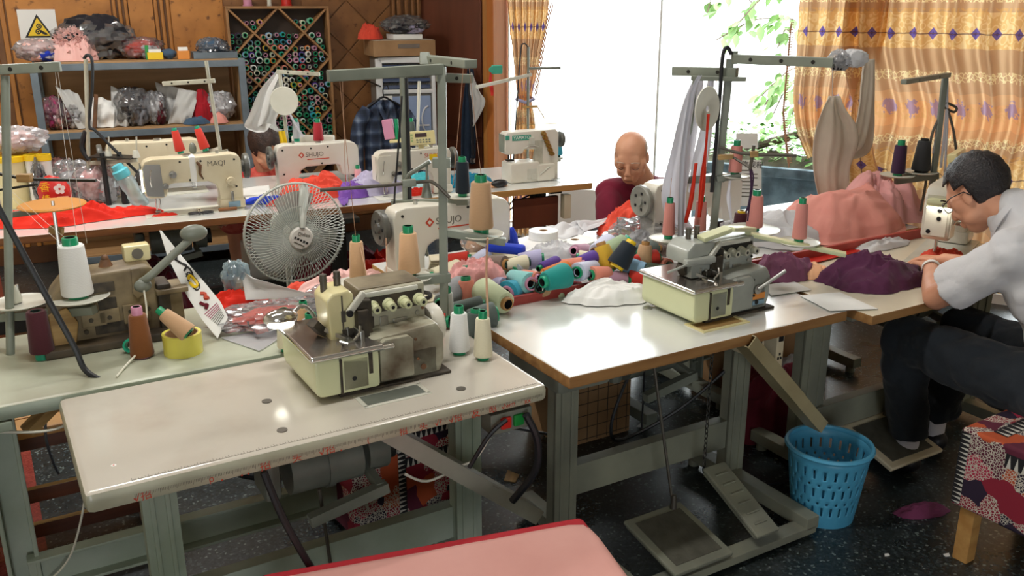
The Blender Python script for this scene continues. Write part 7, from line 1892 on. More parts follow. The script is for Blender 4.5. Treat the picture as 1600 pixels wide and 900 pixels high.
def head(m, c, B, k=1.0):
 """skull, jaw, nose, ears, brow, lips; c = centre between the ears"""
 g = lambda x, y, z: Vector(c) + B @ Vector((x * k, y * k, z * k))
 S = lambda p, r, sc: m.ball(g(*p), r * k, 20, sc=sc, R=B)
 S((0, -.012, .035), .082, (.90, 1.12, 1.0)); S((0, .018, -.03), .065, (.98, 1.06, 1.12)); S((0, .045, -.082), .036, (1.05, .9, .8)); S((0, .062, .02), .04, (1.35, .6, 1.0))
 S((0, .079, .022), .018, (2.4, .6, .5)); S((.045, .032, -.008), .032, (.9, 1, 1.1)); S((-.045, .032, -.008), .032, (.9, 1, 1.1))
 for s in (-1, 1):
  S((s * .036, .062, -.03), .022, (1, .8, .9)); S((s * .073, -.014, -.008), .025, (.36, .75, 1.2)); S((s * .032, .080, .004), .014, (1.3, .6, .75))
  S((s * .045, .02, -.065), .026, (.8, 1.2, .8))
 m.cyl(g(0, .088, .012), g(0, .108, -.028), .009 * k, .014 * k, n=10); S((0, .104, -.03), .014, (1.25, .9, .8))
 S((0, .088, -.060), .015, (1.7, .7, .45)); S((0, .086, -.070), .014, (1.5, .7, .45))
 return g
def hand(m, wrist, dirv, palm_n, side, curl=.5, k=1.0):
 """palm, four unequal curled fingers and a thumb from the side of the palm"""
 d = Vector(dirv).normalized(); n = Vector(palm_n).normalized(); s = d.cross(n).normalized() * side; n = s.cross(d).normalized() * (1 if side > 0 else -1)
 if n.dot(Vector(palm_n)) < 0: n = -n
 w = Vector(wrist)
 for t, ww in ((-.022, .011), (.0, .012), (.022, .011)):
  capsule(m, w + d * .015 * k + s * t * .7 * k, .015 * k, w + d * .085 * k + s * t * k * 1.1, ww * k, 10)
 for q, (off, L) in enumerate(((-.033, .062), (-.011, .075), (.011, .080), (.031, .072))):
  p = w + d * .088 * k + s * off * k; a = 0.0; rr = .0095
  for seg in (.42, .33, .25):
   a += curl * (.8 + .1 * q)
   v = d * math.cos(a) + n * math.sin(a)
   p2 = p + v * L * seg * k * 1.15; capsule(m, p, rr * k, p2, rr * .88 * k, 8); p = p2; rr *= .88
 p = w + d * .03 * k + s * .028 * k
 p2 = p + (s * .75 + d * .6 + n * .35).normalized() * .042 * k; p3 = p2 + (s * .15 + d * .9 + n * .4).normalized() * .032 * k
 capsule(m, p, .0135 * k, p2, .0115 * k, 10); capsule(m, p2, .0115 * k, p3, .0095 * k, 10)
def hair_cap(c, B, k, cover, thick=.010, seed=1):
 """hair as a shell over the skull; cover(theta, z) says where it grows"""
 m = MB()
 def pt(th, ph):
  x, y, z = math.cos(ph) * math.sin(th), math.cos(ph) * math.cos(th), math.sin(ph)
  t = 1 + thick * 8 * (1 + .5 * n3((x * 6, y * 6, z * 6), 1, seed))
  return Vector(c) + B @ (Vector((x * .080 * .93, y * .082 * 1.13 - .014, z * .086 + .033)) * k * t)
 N, Mm = 48, 26
 for j in range(Mm):
  for i in range(N):
   th0, th1 = 2 * PI * i / N, 2 * PI * (i + 1) / N; p0, p1 = -1.1 + 2.67 * j / Mm, -1.1 + 2.67 * (j + 1) / Mm
   if cover((th0 + th1) / 2, (p0 + p1) / 2):
    m.bm.faces.new([m.bm.verts.new(pt(a, b_)) for a, b_ in ((th0, p0), (th1, p0), (th1, p1), (th0, p1))])
 bmesh.ops.remove_doubles(m.bm, verts=m.bm.verts, dist=1e-5)
 return m
cloth_mat('shirt_white', 'dcdcdf', 'd2d2d6', scale=3, bump=.05)
cloth_mat('shirt_maroon', '6f1f33', '611a2c', scale=3, bump=.05)
cloth_mat('trousers_black', '23272c', '2c3137', scale=3, bump=.06)
cloth_mat('dress_red', 'b02b2b', 'cf6a5c', scale=14, bump=.05)
mat('sock_white', 'd5d2d8', .8)
mat('shoe_dark', '17151a', .5)
# the man in white
P1 = empty('person', 'man with short black hair, glasses and a white t-shirt bent over his sewing machine', 'person', T(2.88, -.5, 0), 0)
o1 = P1.location.copy()
t1 = lambda u, v, z: T(u, v, z) - o1
HC = t1(2.83, -.10, 1.12)
Fw = TV * .80 + TU * .05 + Vector((0, 0, -.66)); Up = Vector((0, 0, 1)) + TV * .5
HB = basis(Fw, Up)
m = MB()
g1 = head(m, HC, HB, 1.08)
nb = t1(2.86, -.27, 1.04)
chain(m, [(nb + Vector((0, 0, -.06)), .07), (nb, .058), (HC + HB @ Vector((0, -.03, -.04)), .052)])
chain(m, [(t1(2.88, -.52, .55), .13), (t1(2.88, -.46, .78), .12), (t1(2.87, -.36, .94), .12)])
SL_, SR_ = t1(2.68, -.34, .985), t1(3.07, -.35, .97)
EL, ER = t1(2.685, -.10, .775), t1(3.16, -.10, .79)
WL, WR = t1(2.93, .10, .795), t1(3.08, .15, .79)
chain(m, [(t1(2.86, -.33, .97), .08), (SL_, .06), (SL_.lerp(EL, .5), .053), (EL, .044), (EL.lerp(WL, .35), .043), (WL, .027)])
chain(m, [(t1(2.88, -.33, .97), .08), (SR_, .06), (SR_.lerp(ER, .5), .050), (ER, .042), (ER.lerp(WR, .35), .041), (WR, .027)])
hand(m, WL, (TV * .75 + TU * .55 + Vector((0, 0, -.08))), (0, 0, -1), -1, .42)
hand(m, WR, (TV * .9 - TU * .2 + Vector((0, 0, -.1))), (0, 0, -1), 1, .40)
KL, KR = t1(2.76, .05, .56), t1(3.06, .02, .56)
AL, AR = t1(2.85, .04, .10), t1(3.10, .10, .10)
for hp, K, A in ((t1(2.78, -.50, .54), KL, AL), (t1(2.98, -.50, .54), KR, AR)):
 chain(m, [(hp, .085), (K, .055), (K.lerp(A, .3), .052), (A, .034), (A + Vector((0, 0, -.05)) + TV * .06, .034), (A + Vector((0, 0, -.065)) + TV * .15, .026)])
skin(m, 'body', MT['skin'], P1, .006, 4)
m = MB()
chain(m, [(t1(2.88, -.56, .56), .205), (t1(2.88, -.51, .72), .175), (t1(2.875, -.42, .86), .165), (t1(2.87, -.36, .955), .145), (nb + Vector((0, 0, -.05)), .11), (nb.lerp(HC, .12), .086), (nb.lerp(HC, .36) + Vector((0, 0, -.012)), .072)])
m.ball(t1(2.875, -.40, .88), .19, 18, sc=(1.15, .8, .9), R=Matrix.Rotation(TA, 3, 'Z'))
for S_, E_, side in ((SL_, EL, -1), (SR_, ER, 1)):
 capsule(m, t1(2.87, -.36, 1.0), .11, nb.lerp(HC, .28) + Vector((0, -.0, .02)), .078) if side < 0 else None
 cuff = S_.lerp(E_, .78)
 m.cyl(S_, cuff, .078, .088, n=18); m.ball(S_, .082, 16); capsule(m, t1(2.875, -.36, .965), .13, S_, .086)
skin(m, 'tshirt', MT['shirt_white'], P1, .010, 5, .022, .16)
m = MB()
m.lathe([(.070, 0), (.082, .0), (.076, .022), (.070, .022), (.070, 0)], 28, Matrix.Translation(nb.lerp(HC, .30)) @ Vector((0, 0, 1)).rotation_difference((HC - nb).normalized()).to_matrix().to_4x4()); m.done('collar', MT['shirt_white'], P1)
m = MB()
for hp, K, A in ((t1(2.78, -.50, .54), KL, AL), (t1(2.98, -.50, .54), KR, AR)):
 chain(m, [(t1(2.88, -.54, .56), .165), (hp, .125), (hp.lerp(K, .5), .112), (K, .090), (K.lerp(A, .3), .092)])
 m.cyl(K.lerp(A, .25), A + Vector((0, 0, .055)), .092, .080, n=20)
skin(m, 'trousers', MT['trousers_black'], P1, .010, 5, .03, .14)
for A in (AL, AR):
 m = MB(); m.cyl(A + Vector((0, 0, -.03)), A + Vector((0, 0, .055)), .042, .044, n=16); m.done('sock', MT['sock_white'], P1)
 m = MB(); chain(m, [(A + Vector((0, 0, -.055)) - TV * .02, .044), (A + Vector((0, 0, -.058)) + TV * .08, .044), (A + Vector((0, 0, -.064)) + TV * .17, .034)]); skin(m, 'shoe', MT['shoe_dark'], P1, .007, 3)
def cov1(th, ph):
 a = abs((th + PI) % (2 * PI) - PI)          # 0 = front
 if a < .55: return ph > .62
 if a < 1.25: return ph > .30
 if a < 1.75: return ph > -.05
 return ph > -1.0
hair_cap(HC, HB, 1.08, cov1, .012, 3).done('hair', MT['hair_black'], P1, solid=.006)
m = MB()
for s in (-1, 1):
 ctr = (s * .034, .098, .006)
 m.tube([g1(ctr[0] + .024 * math.cos(t), ctr[1] - .01 * abs(math.cos(t)), ctr[2] + .018 * math.sin(t)) for t in [2 * PI * q / 18 for q in range(18)]], .0018, n=5, closed=True)
 m.tube([g1(s * .058, .085, .012), g1(s * .084, .03, .014), g1(s * .084, -.02, .008), g1(s * .08, -.035, -.012)], .002, n=5)
m.tube([g1(-.011, .1, .008), g1(0, .104, .012), g1(.011, .1, .008)], .0016, n=5); m.done('glasses', MT['black_plastic'], P1)
m = MB()
for s in (-1, 1):
 m.tube([g1(s * .018, .099, .030), g1(s * .036, .097, .035), g1(s * .054, .086, .030)], .003, n=5, smooth=3)
m.done('eyebrow', MT['hair_black'], P1)
m = MB(); q_ = (WL - EL).normalized().to_track_quat('Z', 'Y').to_matrix().to_4x4(); m.lathe([(.031, -.01), (.034, -.01), (.034, .01), (.031, .01), (.031, -.01)], 24, Matrix.Translation(WL - (WL - EL).normalized() * .015) @ q_); m.done('bracelet', MT['paper_white'], P1)
# the man in maroon by the window
P2 = empty('person', 'bald man in a maroon long sleeved shirt looking down at his work by the window', 'person', T(2.74, 1.86, 0), 0)
o2 = P2.location.copy()
W2 = lambda px, py, Y: atY(px, py, Y) - o2
HC2 = W2(986, 246, 4.40)
F2 = Vector((-.24, -.85, -.36)); HB2 = basis(F2, (-.08, -.25, 1))
m = MB()
g2 = head(m, HC2, HB2, 1.06)
nb2 = W2(1004, 284, 4.52)
chain(m, [(nb2 + Vector((0, .03, -.06)), .075), (nb2, .064), (HC2 + HB2 @ Vector((0, -.03, -.05)), .060)])
pel2 = Vector((0, 0, .52)) + Vector((.05, -.02, 0))
chain(m, [(pel2, .13), (W2(1000, 350, 4.68), .13), (W2(1000, 312, 4.60), .12)])
S2L, S2R = W2(1046, 302, 4.56), W2(953, 304, 4.48)
E2L, E2R = W2(1062, 352, 4.42), W2(950, 366, 4.30)
H2L, H2R = W2(1018, 345, 4.20), W2(975, 345, 4.16)
chain(m, [(W2(1000, 300, 4.56), .08), (S2R, .06), (E2R, .044), (H2R, .028)]); chain(m, [(W2(1000, 300, 4.56), .08), (S2L, .06), (E2L, .044), (H2L, .028)])
hand(m, H2R, Vector((.25, -.9, .1)), (0, 0, -1), -1, .4); hand(m, H2L, Vector((-.3, -.9, .1)), (0, 0, -1), 1, .4)
for s in (-1, 1):
 hp = pel2 + TU * .09 * s; K = hp - TV * .42 + Vector((0, 0, .02)); A = K + Vector((0, 0, -.44)) + TV * .02
 chain(m, [(hp, .08), (K, .055), (A, .036), (A - TV * .12 + Vector((0, 0, -.05)), .03)])
skin(m, 'body', MT['skin_b'], P2, .006, 4)
m = MB()
chain(m, [(pel2, .17), (W2(1000, 350, 4.68), .165), (W2(1000, 316, 4.60), .165), (nb2 + Vector((0, .02, -.06)), .095)])
m.ball(W2(1000, 312, 4.58), .17, 18, sc=(1.2, .85, .7))
for S_, E_, Hh in ((S2R, E2R, H2R), (S2L, E2L, H2L)):
 capsule(m, W2(1000, 302, 4.57), .10, S_, .082); chain(m, [(S_, .080), (S_.lerp(E_, .5), .072), (E_, .060)]); m.cyl(E_, E_.lerp(Hh, .8), .060, .042, n=16)
skin(m, 'shirt', MT['shirt_maroon'], P2, .011, 4, .020, .13)
m = MB(); m.lathe([(.066, 0), (.076, .0), (.073, .022), (.066, .022), (.066, 0)], 28, Matrix.Translation(nb2 + Vector((0, .0, -.02))) @ Vector((0, 0, 1)).rotation_difference((HC2 - nb2).normalized()).to_matrix().to_4x4()); m.done('collar', MT['shirt_maroon'], P2)
m = MB()
for s in (-1, 1):
 hp = pel2 + TU * .09 * s; K = hp - TV * .42 + Vector((0, 0, .02)); A = K + Vector((0, 0, -.44)) + TV * .02
 chain(m, [(hp, .12), (K, .085), (A, .065)])
skin(m, 'trousers', MT['trousers_black'], P2, .014, 4)
for s in (-1, 1):
 A = pel2 + TU * .09 * s - TV * .40 + Vector((0, 0, -.42))
 m = MB(); chain(m, [(Vector((A.x, A.y, .045)), .042), (Vector((A.x, A.y, .04)) - TV * .15, .036)]); skin(m, 'shoe', MT['shoe_dark'], P2, .01, 3)
m = MB()
for s in (-1, 1):
 m.tube([g2(s * .016, .098, .028), g2(s * .034, .097, .031), g2(s * .052, .086, .025)], .0026, n=5, smooth=3)
m.done('eyebrow', MT['hair_grey'], P2)
m = MB()
for s in (-1, 1):
 m.tube([g2(s * .02, .0905, -.004), g2(s * .034, .093, -.008), g2(s * .048, .084, -.004)], .0018, n=5, smooth=3)
m.done('eyelid_line', MT['hair_brown'], P2)
m = MB(); m.tube([g2(-.02, .0985, -.065), g2(0, .102, -.064), g2(.02, .0985, -.065)], .0017, n=5, smooth=3); m.done('mouth_line', MT['dark_wood'], P2)
def cov2(th, ph):
 a = abs((th + PI) % (2 * PI) - PI)
 return a > 1.35 and -.5 < ph < .45
hair_cap(HC2, HB2, 1.03, cov2, .003, 4).done('hair_stubble', MT['hair_grey'], P2)
sst = empty('work_stool', 'low dark stool under the man in maroon', 'stool', T(2.79, 1.86, 0), TA)
m = MB(); m.box((0, 0, .36), (.36, .32, .05), bev=.01); m.done('seat', MT['dark_wood'], sst)
for a_ in (-1, 1):
 for c_ in (-1, 1):
  m = MB(); m.box((a_ * .14, c_ * .12, .17), (.04, .04, .34)); m.done('leg', MT['dark_wood'], sst)
# the woman half hidden behind the back row
HC3w = atY(416, 232, 5.45)
P3 = empty('person', 'woman with short brown hair in a red floral dress bent behind the back row machine', 'person', (HC3w.x - .1, HC3w.y + .25, 0), 0)
o3 = P3.location.copy()
HC3 = HC3w - o3
HB3 = basis(EU * .5 - EV * .7 + Vector((0, 0, -.45)), (0, 0, 1))
m = MB(); g3 = head(m, HC3, HB3, 1.0)
nb3 = HC3 + Vector((-.03, .07, -.15))
chain(m, [(nb3, .06), (HC3 + HB3 @ Vector((0, -.03, -.05)), .055)])
chain(m, [(nb3 + Vector((0, .05, -.05)), .10), (Vector((0, .02, .5)), .14)])
for s in (-1, 1):
 S_ = nb3 + Vector((s * .16, .02, -.06)); E_ = S_ + Vector((s * .05, -.14, -.18)); Hh = E_ + Vector((-s * .06, -.22, .06))
 chain(m, [(nb3 + Vector((0, .02, -.06)), .07), (S_, .052), (E_, .042), (Hh, .026)]); hand(m, Hh, (-.1 * s, -1, 0), (0, 0, -1), s, .4)
 K = Vector((s * .1, -.36, .50)); chain(m, [(Vector((s * .08, .02, .5)), .08), (K, .055), (K + Vector((0, .02, -.42)), .036)])
skin(m, 'body', MT['skin'], P3, .009, 3)
m = MB(); chain(m, [(nb3 + Vector((0, .03, -.06)), .12), (nb3 + Vector((0, .07, -.2)), .165), (Vector((0, .02, .45)), .19)])
for s in (-1, 1):
 S_ = nb3 + Vector((s * .16, .02, -.06)); E_ = S_ + Vector((s * .05, -.14, -.18)); capsule(m, nb3 + Vector((0, .03, -.07)), .10, S_, .075); m.cyl(S_, S_.lerp(E_, .7), .075, .08, n=16)
 K = Vector((s * .1, -.36, .50)); chain(m, [(Vector((s * .08, .02, .48)), .15), (K, .11)])
skin(m, 'dress', MT['dress_red'], P3, .012, 4, .02, .14)
def cov3(th, ph):
 a = abs((th + PI) % (2 * PI) - PI)
 return ph > .35 if a < .7 else (ph > -.3 if a < 1.3 else True)
hair_cap(HC3, HB3, 1.06, cov3, .02, 6).done('hair', MT['hair_brown'], P3, solid=.012)
sst = empty('work_stool', 'low dark stool under the woman in red', 'stool', (o3.x, o3.y + .02, 0), EA)
m = MB(); m.box((0, 0, .34), (.34, .32, .05), bev=.01); m.done('seat', MT['dark_wood'], sst)
for a_ in (-1, 1):
 for c_ in (-1, 1):
  m = MB(); m.box((a_ * .13, c_ * .12, .16), (.04, .04, .32)); m.done('leg', MT['dark_wood'], sst)
# shelf, cabinet and things along the back wall
def px_of(p):
 c, s = math.cos(PITCH), math.sin(PITCH)
 dz = p.z - CAM_H
 return 800 + FPX * p.x / (p.y * c - dz * s)
def on_back(px, v, z):
 lo_, hi_ = -3.5, 2.0
 for _ in range(40):
  mid = (lo_ + hi_) / 2
  if px_of(Bk(mid, v, z)) < px: lo_ = mid
  else: hi_ = mid
 return Bk(lo_, v, z)
mat('shelf_metal', '6f7b84', .45, c2='5b666e', scale=6)
mat('shelf_board', 'b48e62', .6, c2='9a774f', scale=6, stretch=(.3, 3, 3))
SV0, SV1 = .06, .50
U0, U1 = -1.575, -.285
shf = empty('shelf_unit', 'grey metal shelf unit with wooden boards loaded with bags', 'shelf', Bk(U0, 0, 0), BA)
SWd = U1 - U0
for x in (.02, SWd - .02):
 for y in (-SV0 - .02, -SV1 + .02):
  m = MB(); m.box((x, y, .69), (.045, .035, 1.38), bev=.003); m.done('post', MT['shelf_metal'], shf)
for z in (1.37, .945, .50, .12):
 m = MB(); m.box((SWd / 2, -(SV0 + SV1) / 2, z), (SWd - .05, SV1 - SV0 - .03, .018), bev=.002); g = m.done('shelf_board', MT['shelf_board'], shf)
 m = MB(); m.box((SWd / 2, -SV1 + .012, z - .022), (SWd - .02, .022, .042), bev=.003); m.done('front_rail', MT['shelf_metal'], g)
m = MB(); m.box((SWd / 2, -SV0 + .012, .69), (SWd - .04, .01, 1.34)); m.done('back_board', MT['shelf_board'], shf)
m = MB(); m.box((SWd - .035, -.28, .69), (.012, .40, 1.34)); m.done('side_board', MT['shelf_board'], shf)
ZT, ZS = 1.380, .955
bag('pale bag of pink, navy and cream prints at the left end of the shelf top', on_back(62, .33, ZT), (.26, .24, .15), 201, 'milky_bag', 'cl_pale_pink', BA, .9, .2, extra='cl_royal')
rf = heap('pink_ruffles', 'heap of ruffled salmon pink trims on the shelf top', 'trims', on_back(118, .30, ZT), .135, .15, .19, MT['cl_pale_pink'], 203, BA, folds=1.6, flat=.35, fs=2.6, nu=110, nv=40)
m = MB(); rq = random.Random(8)
for k in range(260):
 a = rq.random() * 6.283; r = rq.random() ** .6
 x, y = math.cos(a) * r * .125, math.sin(a) * r * .135
 z = .175 * max(0, 1 - r ** 2.6) ** .5 + .008
 d1 = Vector((rq.uniform(-1, 1), rq.uniform(-1, 1), rq.uniform(-.5, .7))).normalized() * rq.uniform(.012, .024); nr = Vector((x, y, z * .6 + .02)).normalized() * rq.uniform(.012, .026)
 p = Vector((x, y, z)); v = [m.bm.verts.new(q) for q in (p - d1, p + d1, p + d1 * .8 + nr, p - d1 * .8 + nr * .8)]
 m.bm.faces.new(v)
m.done('ruffle_strips', MT['cl_pale_pink'], rf, solid=.0015, smooth=False)['kind'] = 'stuff'
bag('large dark grey garment bag on the shelf top', on_back(152, .22, ZT), (.48, .32, .31), 205, 'clear_bag', 'cl_dark', BA, .88, .45, rough=.26)
bag('clear bag with red cloth right of the dark bag on the shelf top', on_back(222, .26, ZT), (.28, .24, .16), 207, 'clear_bag', 'cl_red', BA, .75, .3, extra='cl_white')
for lb, px, w, h, mt_, mt2 in (('small yellow and white box on the shelf top, left of the blue bundle', 243, .095, .065, 'yellow_plain', 'paper_white'), ('small orange and white box on the shelf top, right of the blue bundle', 287, .075, .075, 'sticker_orange', 'paper_white')):
 e_ = empty('small_box', lb, 'box', on_back(px, .42, ZT), BA)
 m = MB(); m.box((0, 0, h * .35), (w, .06, h * .7), bev=.002); m.done('carton_body', MT[mt_], e_)
 m = MB(); m.box((0, 0, h * .85), (w * .8, .05, h * .3), bev=.002); m.done('flap', MT[mt2], e_)
m = blob((0, 0, 0), (.10, .08, .065), 209, 12, .15); tag(m.done('blue_bundle', MT['cl_denim'], None, on_back(264, .40, ZT), BA), 'dark blue bundle between the two small boxes on the shelf top', 'bundle')
m = MB(); m.box((0, 0, .04), (.022, .022, .10), bev=.002); tag(m.done('green_packet', MT['green_plastic'], None, on_back(231, .40, ZT), BA), 'small green packet beside the yellow box on the shelf top', 'packet')
tr = empty('grey_tray', 'flat grey metal tray at the right end of the shelf top', 'tray', on_back(335, .36, ZT), BA)
m = MB(); m.box((0, 0, .004), (.28, .2, .008)); 
for sx_ in (-1, 1): m.box((sx_ * .138, 0, .02), (.006, .2, .04))
for sy_ in (-1, 1): m.box((0, sy_ * .098, .02), (.28, .006, .04))
m.done('tray_body', MT['shelf_metal'], tr)
bag('clear bag with a blue-grey garment in the grey tray', on_back(334, .36, ZT + .009), (.21, .16, .14), 211, 'clear_bag', 'cl_denim', BA, .85, .3)
for lb, px, d_, film, cont, ext, sd in (
  ('clear bag with pink and magenta cloth at the left end of the middle shelf', 88, (.16, .26, .25), 'clear_bag', 'cl_magenta', 'cl_pink2', 221),
  ('clear bag with maroon and white cloth leaning on the middle shelf', 112, (.18, .26, .21), 'clear_bag', 'cl_maroon', 'cl_white', 223),
  ('clear bag of dark clothes in the middle of the shelf, shining', 212, (.24, .28, .30), 'clear_bag', 'cl_dark', 'cl_grey', 225),
  ('bag of white and maroon garments right of the dark bag on the shelf', 245, (.16, .26, .26), 'clear_bag', 'cl_white', 'cl_maroon', 227),
  ('milky bag with folded whites near the right end of the middle shelf', 345, (.20, .26, .24), 'milky_bag', 'cl_white', None, 229)):
 bag(lb, on_back(px, .34, ZS), d_, sd, film, cont, BA, .8, .4, extra=ext)
def flap(label, px0, px1, z0, z1, lean, material, seed, v=.36, cat='bag'):
 a, b_ = on_back(px0, v, z0), on_back(px1, v, z0)
 up_ = Vector((0, 0, z1 - z0)) + BU * lean + BV * .06
 rows = [(a + up_, b_ + up_ * .8), (a + up_ * .5 - BV * .03, b_ + up_ * .45 - BV * .04), (a, b_)]
 m = sheet(rows, 20, 20, .009, 1, seed, wob=.03)
 return tag(m.done('white_bag', MT[material], ang=180, solid=.002), label, cat)
flap('white envelope bag leaning left beside the cream post on the shelf', 122, 150, ZS + .005, ZS + .27, -.10, 'bag_white', 2, .44)
flap('white paper bag lying open right of the cream post on the shelf', 142, 178, ZS + .005, ZS + .20, .03, 'paper_white', 3, .42)
flap('pale grey bag standing folded left of the dark shining bag', 176, 202, ZS + .005, ZS + .26, .02, 'bag_white', 4, .40)
flap('large white bag with a pointed top right of the maroon garments', 262, 296, ZS + .005, ZS + .24, .10, 'bag_white', 5, .42)
flap('white bag slanting behind the red cloth on the shelf', 255, 290, ZS + .005, ZS + .27, -.02, 'bag_white', 6, .30)
heap('red_garment', 'deep red cloth bundle standing on the middle shelf', 'cloth', on_back(318, .36, ZS), .085, .10, .26, MT['cl_red_deep'] if 'cl_red_deep' in MT else cloth_mat('cl_red_deep', 'a01f2a', '84181f', scale=6), 231, BA, folds=1.1, flat=.35)
heap('denim_bundle', 'pale blue rolled cloth before the deep red bundle on the shelf', 'cloth', on_back(308, .45, ZS), .09, .05, .07, MT['cl_denim'], 233, BA, nu=40, nv=12)
heap('pink_bundle', 'pink cloth at the right front of the middle shelf', 'cloth', on_back(342, .45, ZS), .06, .05, .08, MT['cl_pink'], 235, BA, nu=40, nv=12)
sw_ = MB(); sw_.bar((0, 0, 0), (.035, 0, .21), .025, .012, bev=.003); tag(sw_.done('rust_strip', MT['rust'], None, on_back(148, .47, ZS + .01), BA), 'rust orange strip leaning upright on the middle shelf', 'strip')
bag('clear bag of pinkish clothes low behind the yellowed cream machine', on_back(95, .34, .512), (.30, .26, .30), 241, 'clear_bag', 'cl_pink2', BA, .8, .35, extra='cl_grey')
bag('clear bag of grey and pink clothes low behind the red cones', on_back(330, .34, .512), (.34, .26, .30), 243, 'clear_bag', 'cl_lilac', BA, .8, .35, extra='cl_pink2')
bag('clear bag of pale clothes low in the middle of the shelf unit', on_back(240, .34, .512), (.34, .26, .28), 245, 'clear_bag', 'cl_grey', BA, .8, .35)
def on_wall(px, py, v=.03):
 d_ = atY(px, py, 6) - Vector((0, 0, CAM_H)); p0 = Bk(0, v)
 return Vector((0, 0, CAM_H)) + d_ * ((p0 - Vector((0, 0, CAM_H))).dot(BV) / d_.dot(BV))
c_ = on_wall(60, 44)
ws = empty('warning_sign', 'white sign with a yellow triangle warning of rollers on the wooden wall', 'sign', c_, BA)
m = MB(); m.box((0, 0, 0), (.225, .005, .235), bev=.001); m.done('sign_board', MT['paper_white'], ws)
def tri(r, y0, y1, material, name, dz=-.01):
 m = MB(); m.prism([(r * math.cos(a), r * math.sin(a) + dz) for a in (PI / 2, PI / 2 + 2 * PI / 3, PI / 2 + 4 * PI / 3)], y0, y1); m.done(name, MT[material], ws, smooth=False)
tri(.098, -.0042, -.003, 'ink_black', 'triangle_border'); tri(.076, -.0050, -.0042, 'yellow_plain', 'triangle')
for k, (x, z) in enumerate(((.005, .012), (-.004, -.022))):
 m = MB(); M = Matrix.Translation((x, -.005, z)) @ Matrix.Rotation(PI / 2, 4, 'X'); m.lathe([(.010, 0), (.017, 0), (.017, .0008), (.010, .0008), (.010, 0)], 24, M); m.done('roller', MT['ink_black'], ws)
 m = MB(); m.cyl((x, -.005, z), (x, -.0058, z), .006, n=12); m.done('roller_hub', MT['ink_black'], ws)
m = MB(); m.prism([(.004, -.016), (.014, -.010), (.026, -.020), (.044, -.030), (.05, -.04), (.036, -.042), (.02, -.036)], -.0058, -.005); m.done('hand_symbol', MT['ink_black'], ws, smooth=False)
# tower air conditioner in the corner
ac = empty('air_conditioner', 'white tower air conditioner with blue louvres and a blue-grey front panel', 'air conditioner', on_back(640, .0, 1.0) * 1, BA + rad(-8))
pA = on_back(632, .30, .9); ac.location = (pA.x, pA.y, 0)
mat('ac_white', 'd4d6d6', .4); mat('ac_blue', '8fa0c0', .35, c2='8497b8', scale=2); mat('louvre_blue', '2f3f5e', .3); mat('ac_side', '7d7a72', .5)
HA = 1.36
m = MB(); m.box((0, .04, HA / 2), (.44, .30, HA), bev=.02); m.done('cabinet', MT['ac_side'], ac)
m = MB(); m.box((-.195, -.12, HA / 2), (.05, .03, HA - .02), bev=.008); m.box((.205, -.12, HA / 2), (.03, .03, HA - .02), bev=.008); m.box((0, -.12, HA - .025), (.40, .03, .045), bev=.008); m.box((0, -.12, HA - .25), (.4, .03, .03), bev=.006); m.done('front_frame', MT['ac_white'], ac)
m = MB(); m.box((0, -.105, HA - .14), (.36, .01, .2)); m.done('grille_back', MT['black_plastic'], ac)
for k in range(4):
 m = MB(); m.box((0, -.118, HA - .075 - k * .048), (.36, .018, .026), R=Matrix.Rotation(rad(-25), 3, 'X'), bev=.003); m.done('louvre', MT['louvre_blue'], ac)
m = MB(); m.box((0, -.118, (HA - .27) / 2), (.36, .02, HA - .30), bev=.004); m.done('front_panel', MT['ac_blue'], ac)
m = MB(); m.tube([(.16 - .05 * math.cos(t), -.131, HA - .46 + .10 * math.sin(t)) for t in [PI * (q - 6) / 12 for q in range(13)]], .006, n=6); m.done('panel_handle', MT['ac_white'], ac)
for z_, mt_ in ((HA - .30, 'paper_white'), (HA - .37, 'sticker_blue'), (HA - .43, 'paper_white')):
 m = MB(); m.box((-.14, -.130, z_), (.07, .002, .045)); m.done('energy_label', MT[mt_], ac)
m = MB(); m.box((0, -.13, HA - .50), (.33, .004, .012)); m.done('trim_line', MT['ac_white'], ac)
p_ = Vector(ac.location)
cbx = empty('cardboard_box', 'brown cardboard box with clear tape on top of the air conditioner', 'box', (p_.x - .02, p_.y, HA + .003), BA - .05)
m = MB(); m.box((0, 0, .055), (.46, .32, .11), bev=.003); m.done('carton_body', MT['card_brown'], cbx)
m = MB(); m.box((.03, -.161, .07), (.16, .002, .03)); m.done('tape', MT['clear_bag'], cbx)
m = MB(); m.box((0, 0, .111), (.44, .31, .003)); m.done('lid', MT['cl_beige'], cbx)
pst = MB(); pst.box((0, 0, .018), (.22, .18, .036), bev=.003); tag(pst.done('paper_pile', MT['paper_white'], None, (p_.x + .02, p_.y, HA + .118), BA), 'white paper pile on the cardboard box over the air conditioner', 'paper pile')
bag('dark grey bag with pale lining lying on the paper pile above the air conditioner', Vector((p_.x + .03, p_.y - .02, HA + .156)), (.34, .24, .13), 251, 'clear_bag', 'cl_dark', BA, .9, .1, extra='cl_lilac')
heap('coral_frill', 'coral red frill hanging off the cardboard box on the air conditioner', 'cloth', (p_.x - .22, p_.y - .06, HA + .118), .09, .09, .13, MT['cl_coral'], 253, BA, folds=1.6, fs=2)
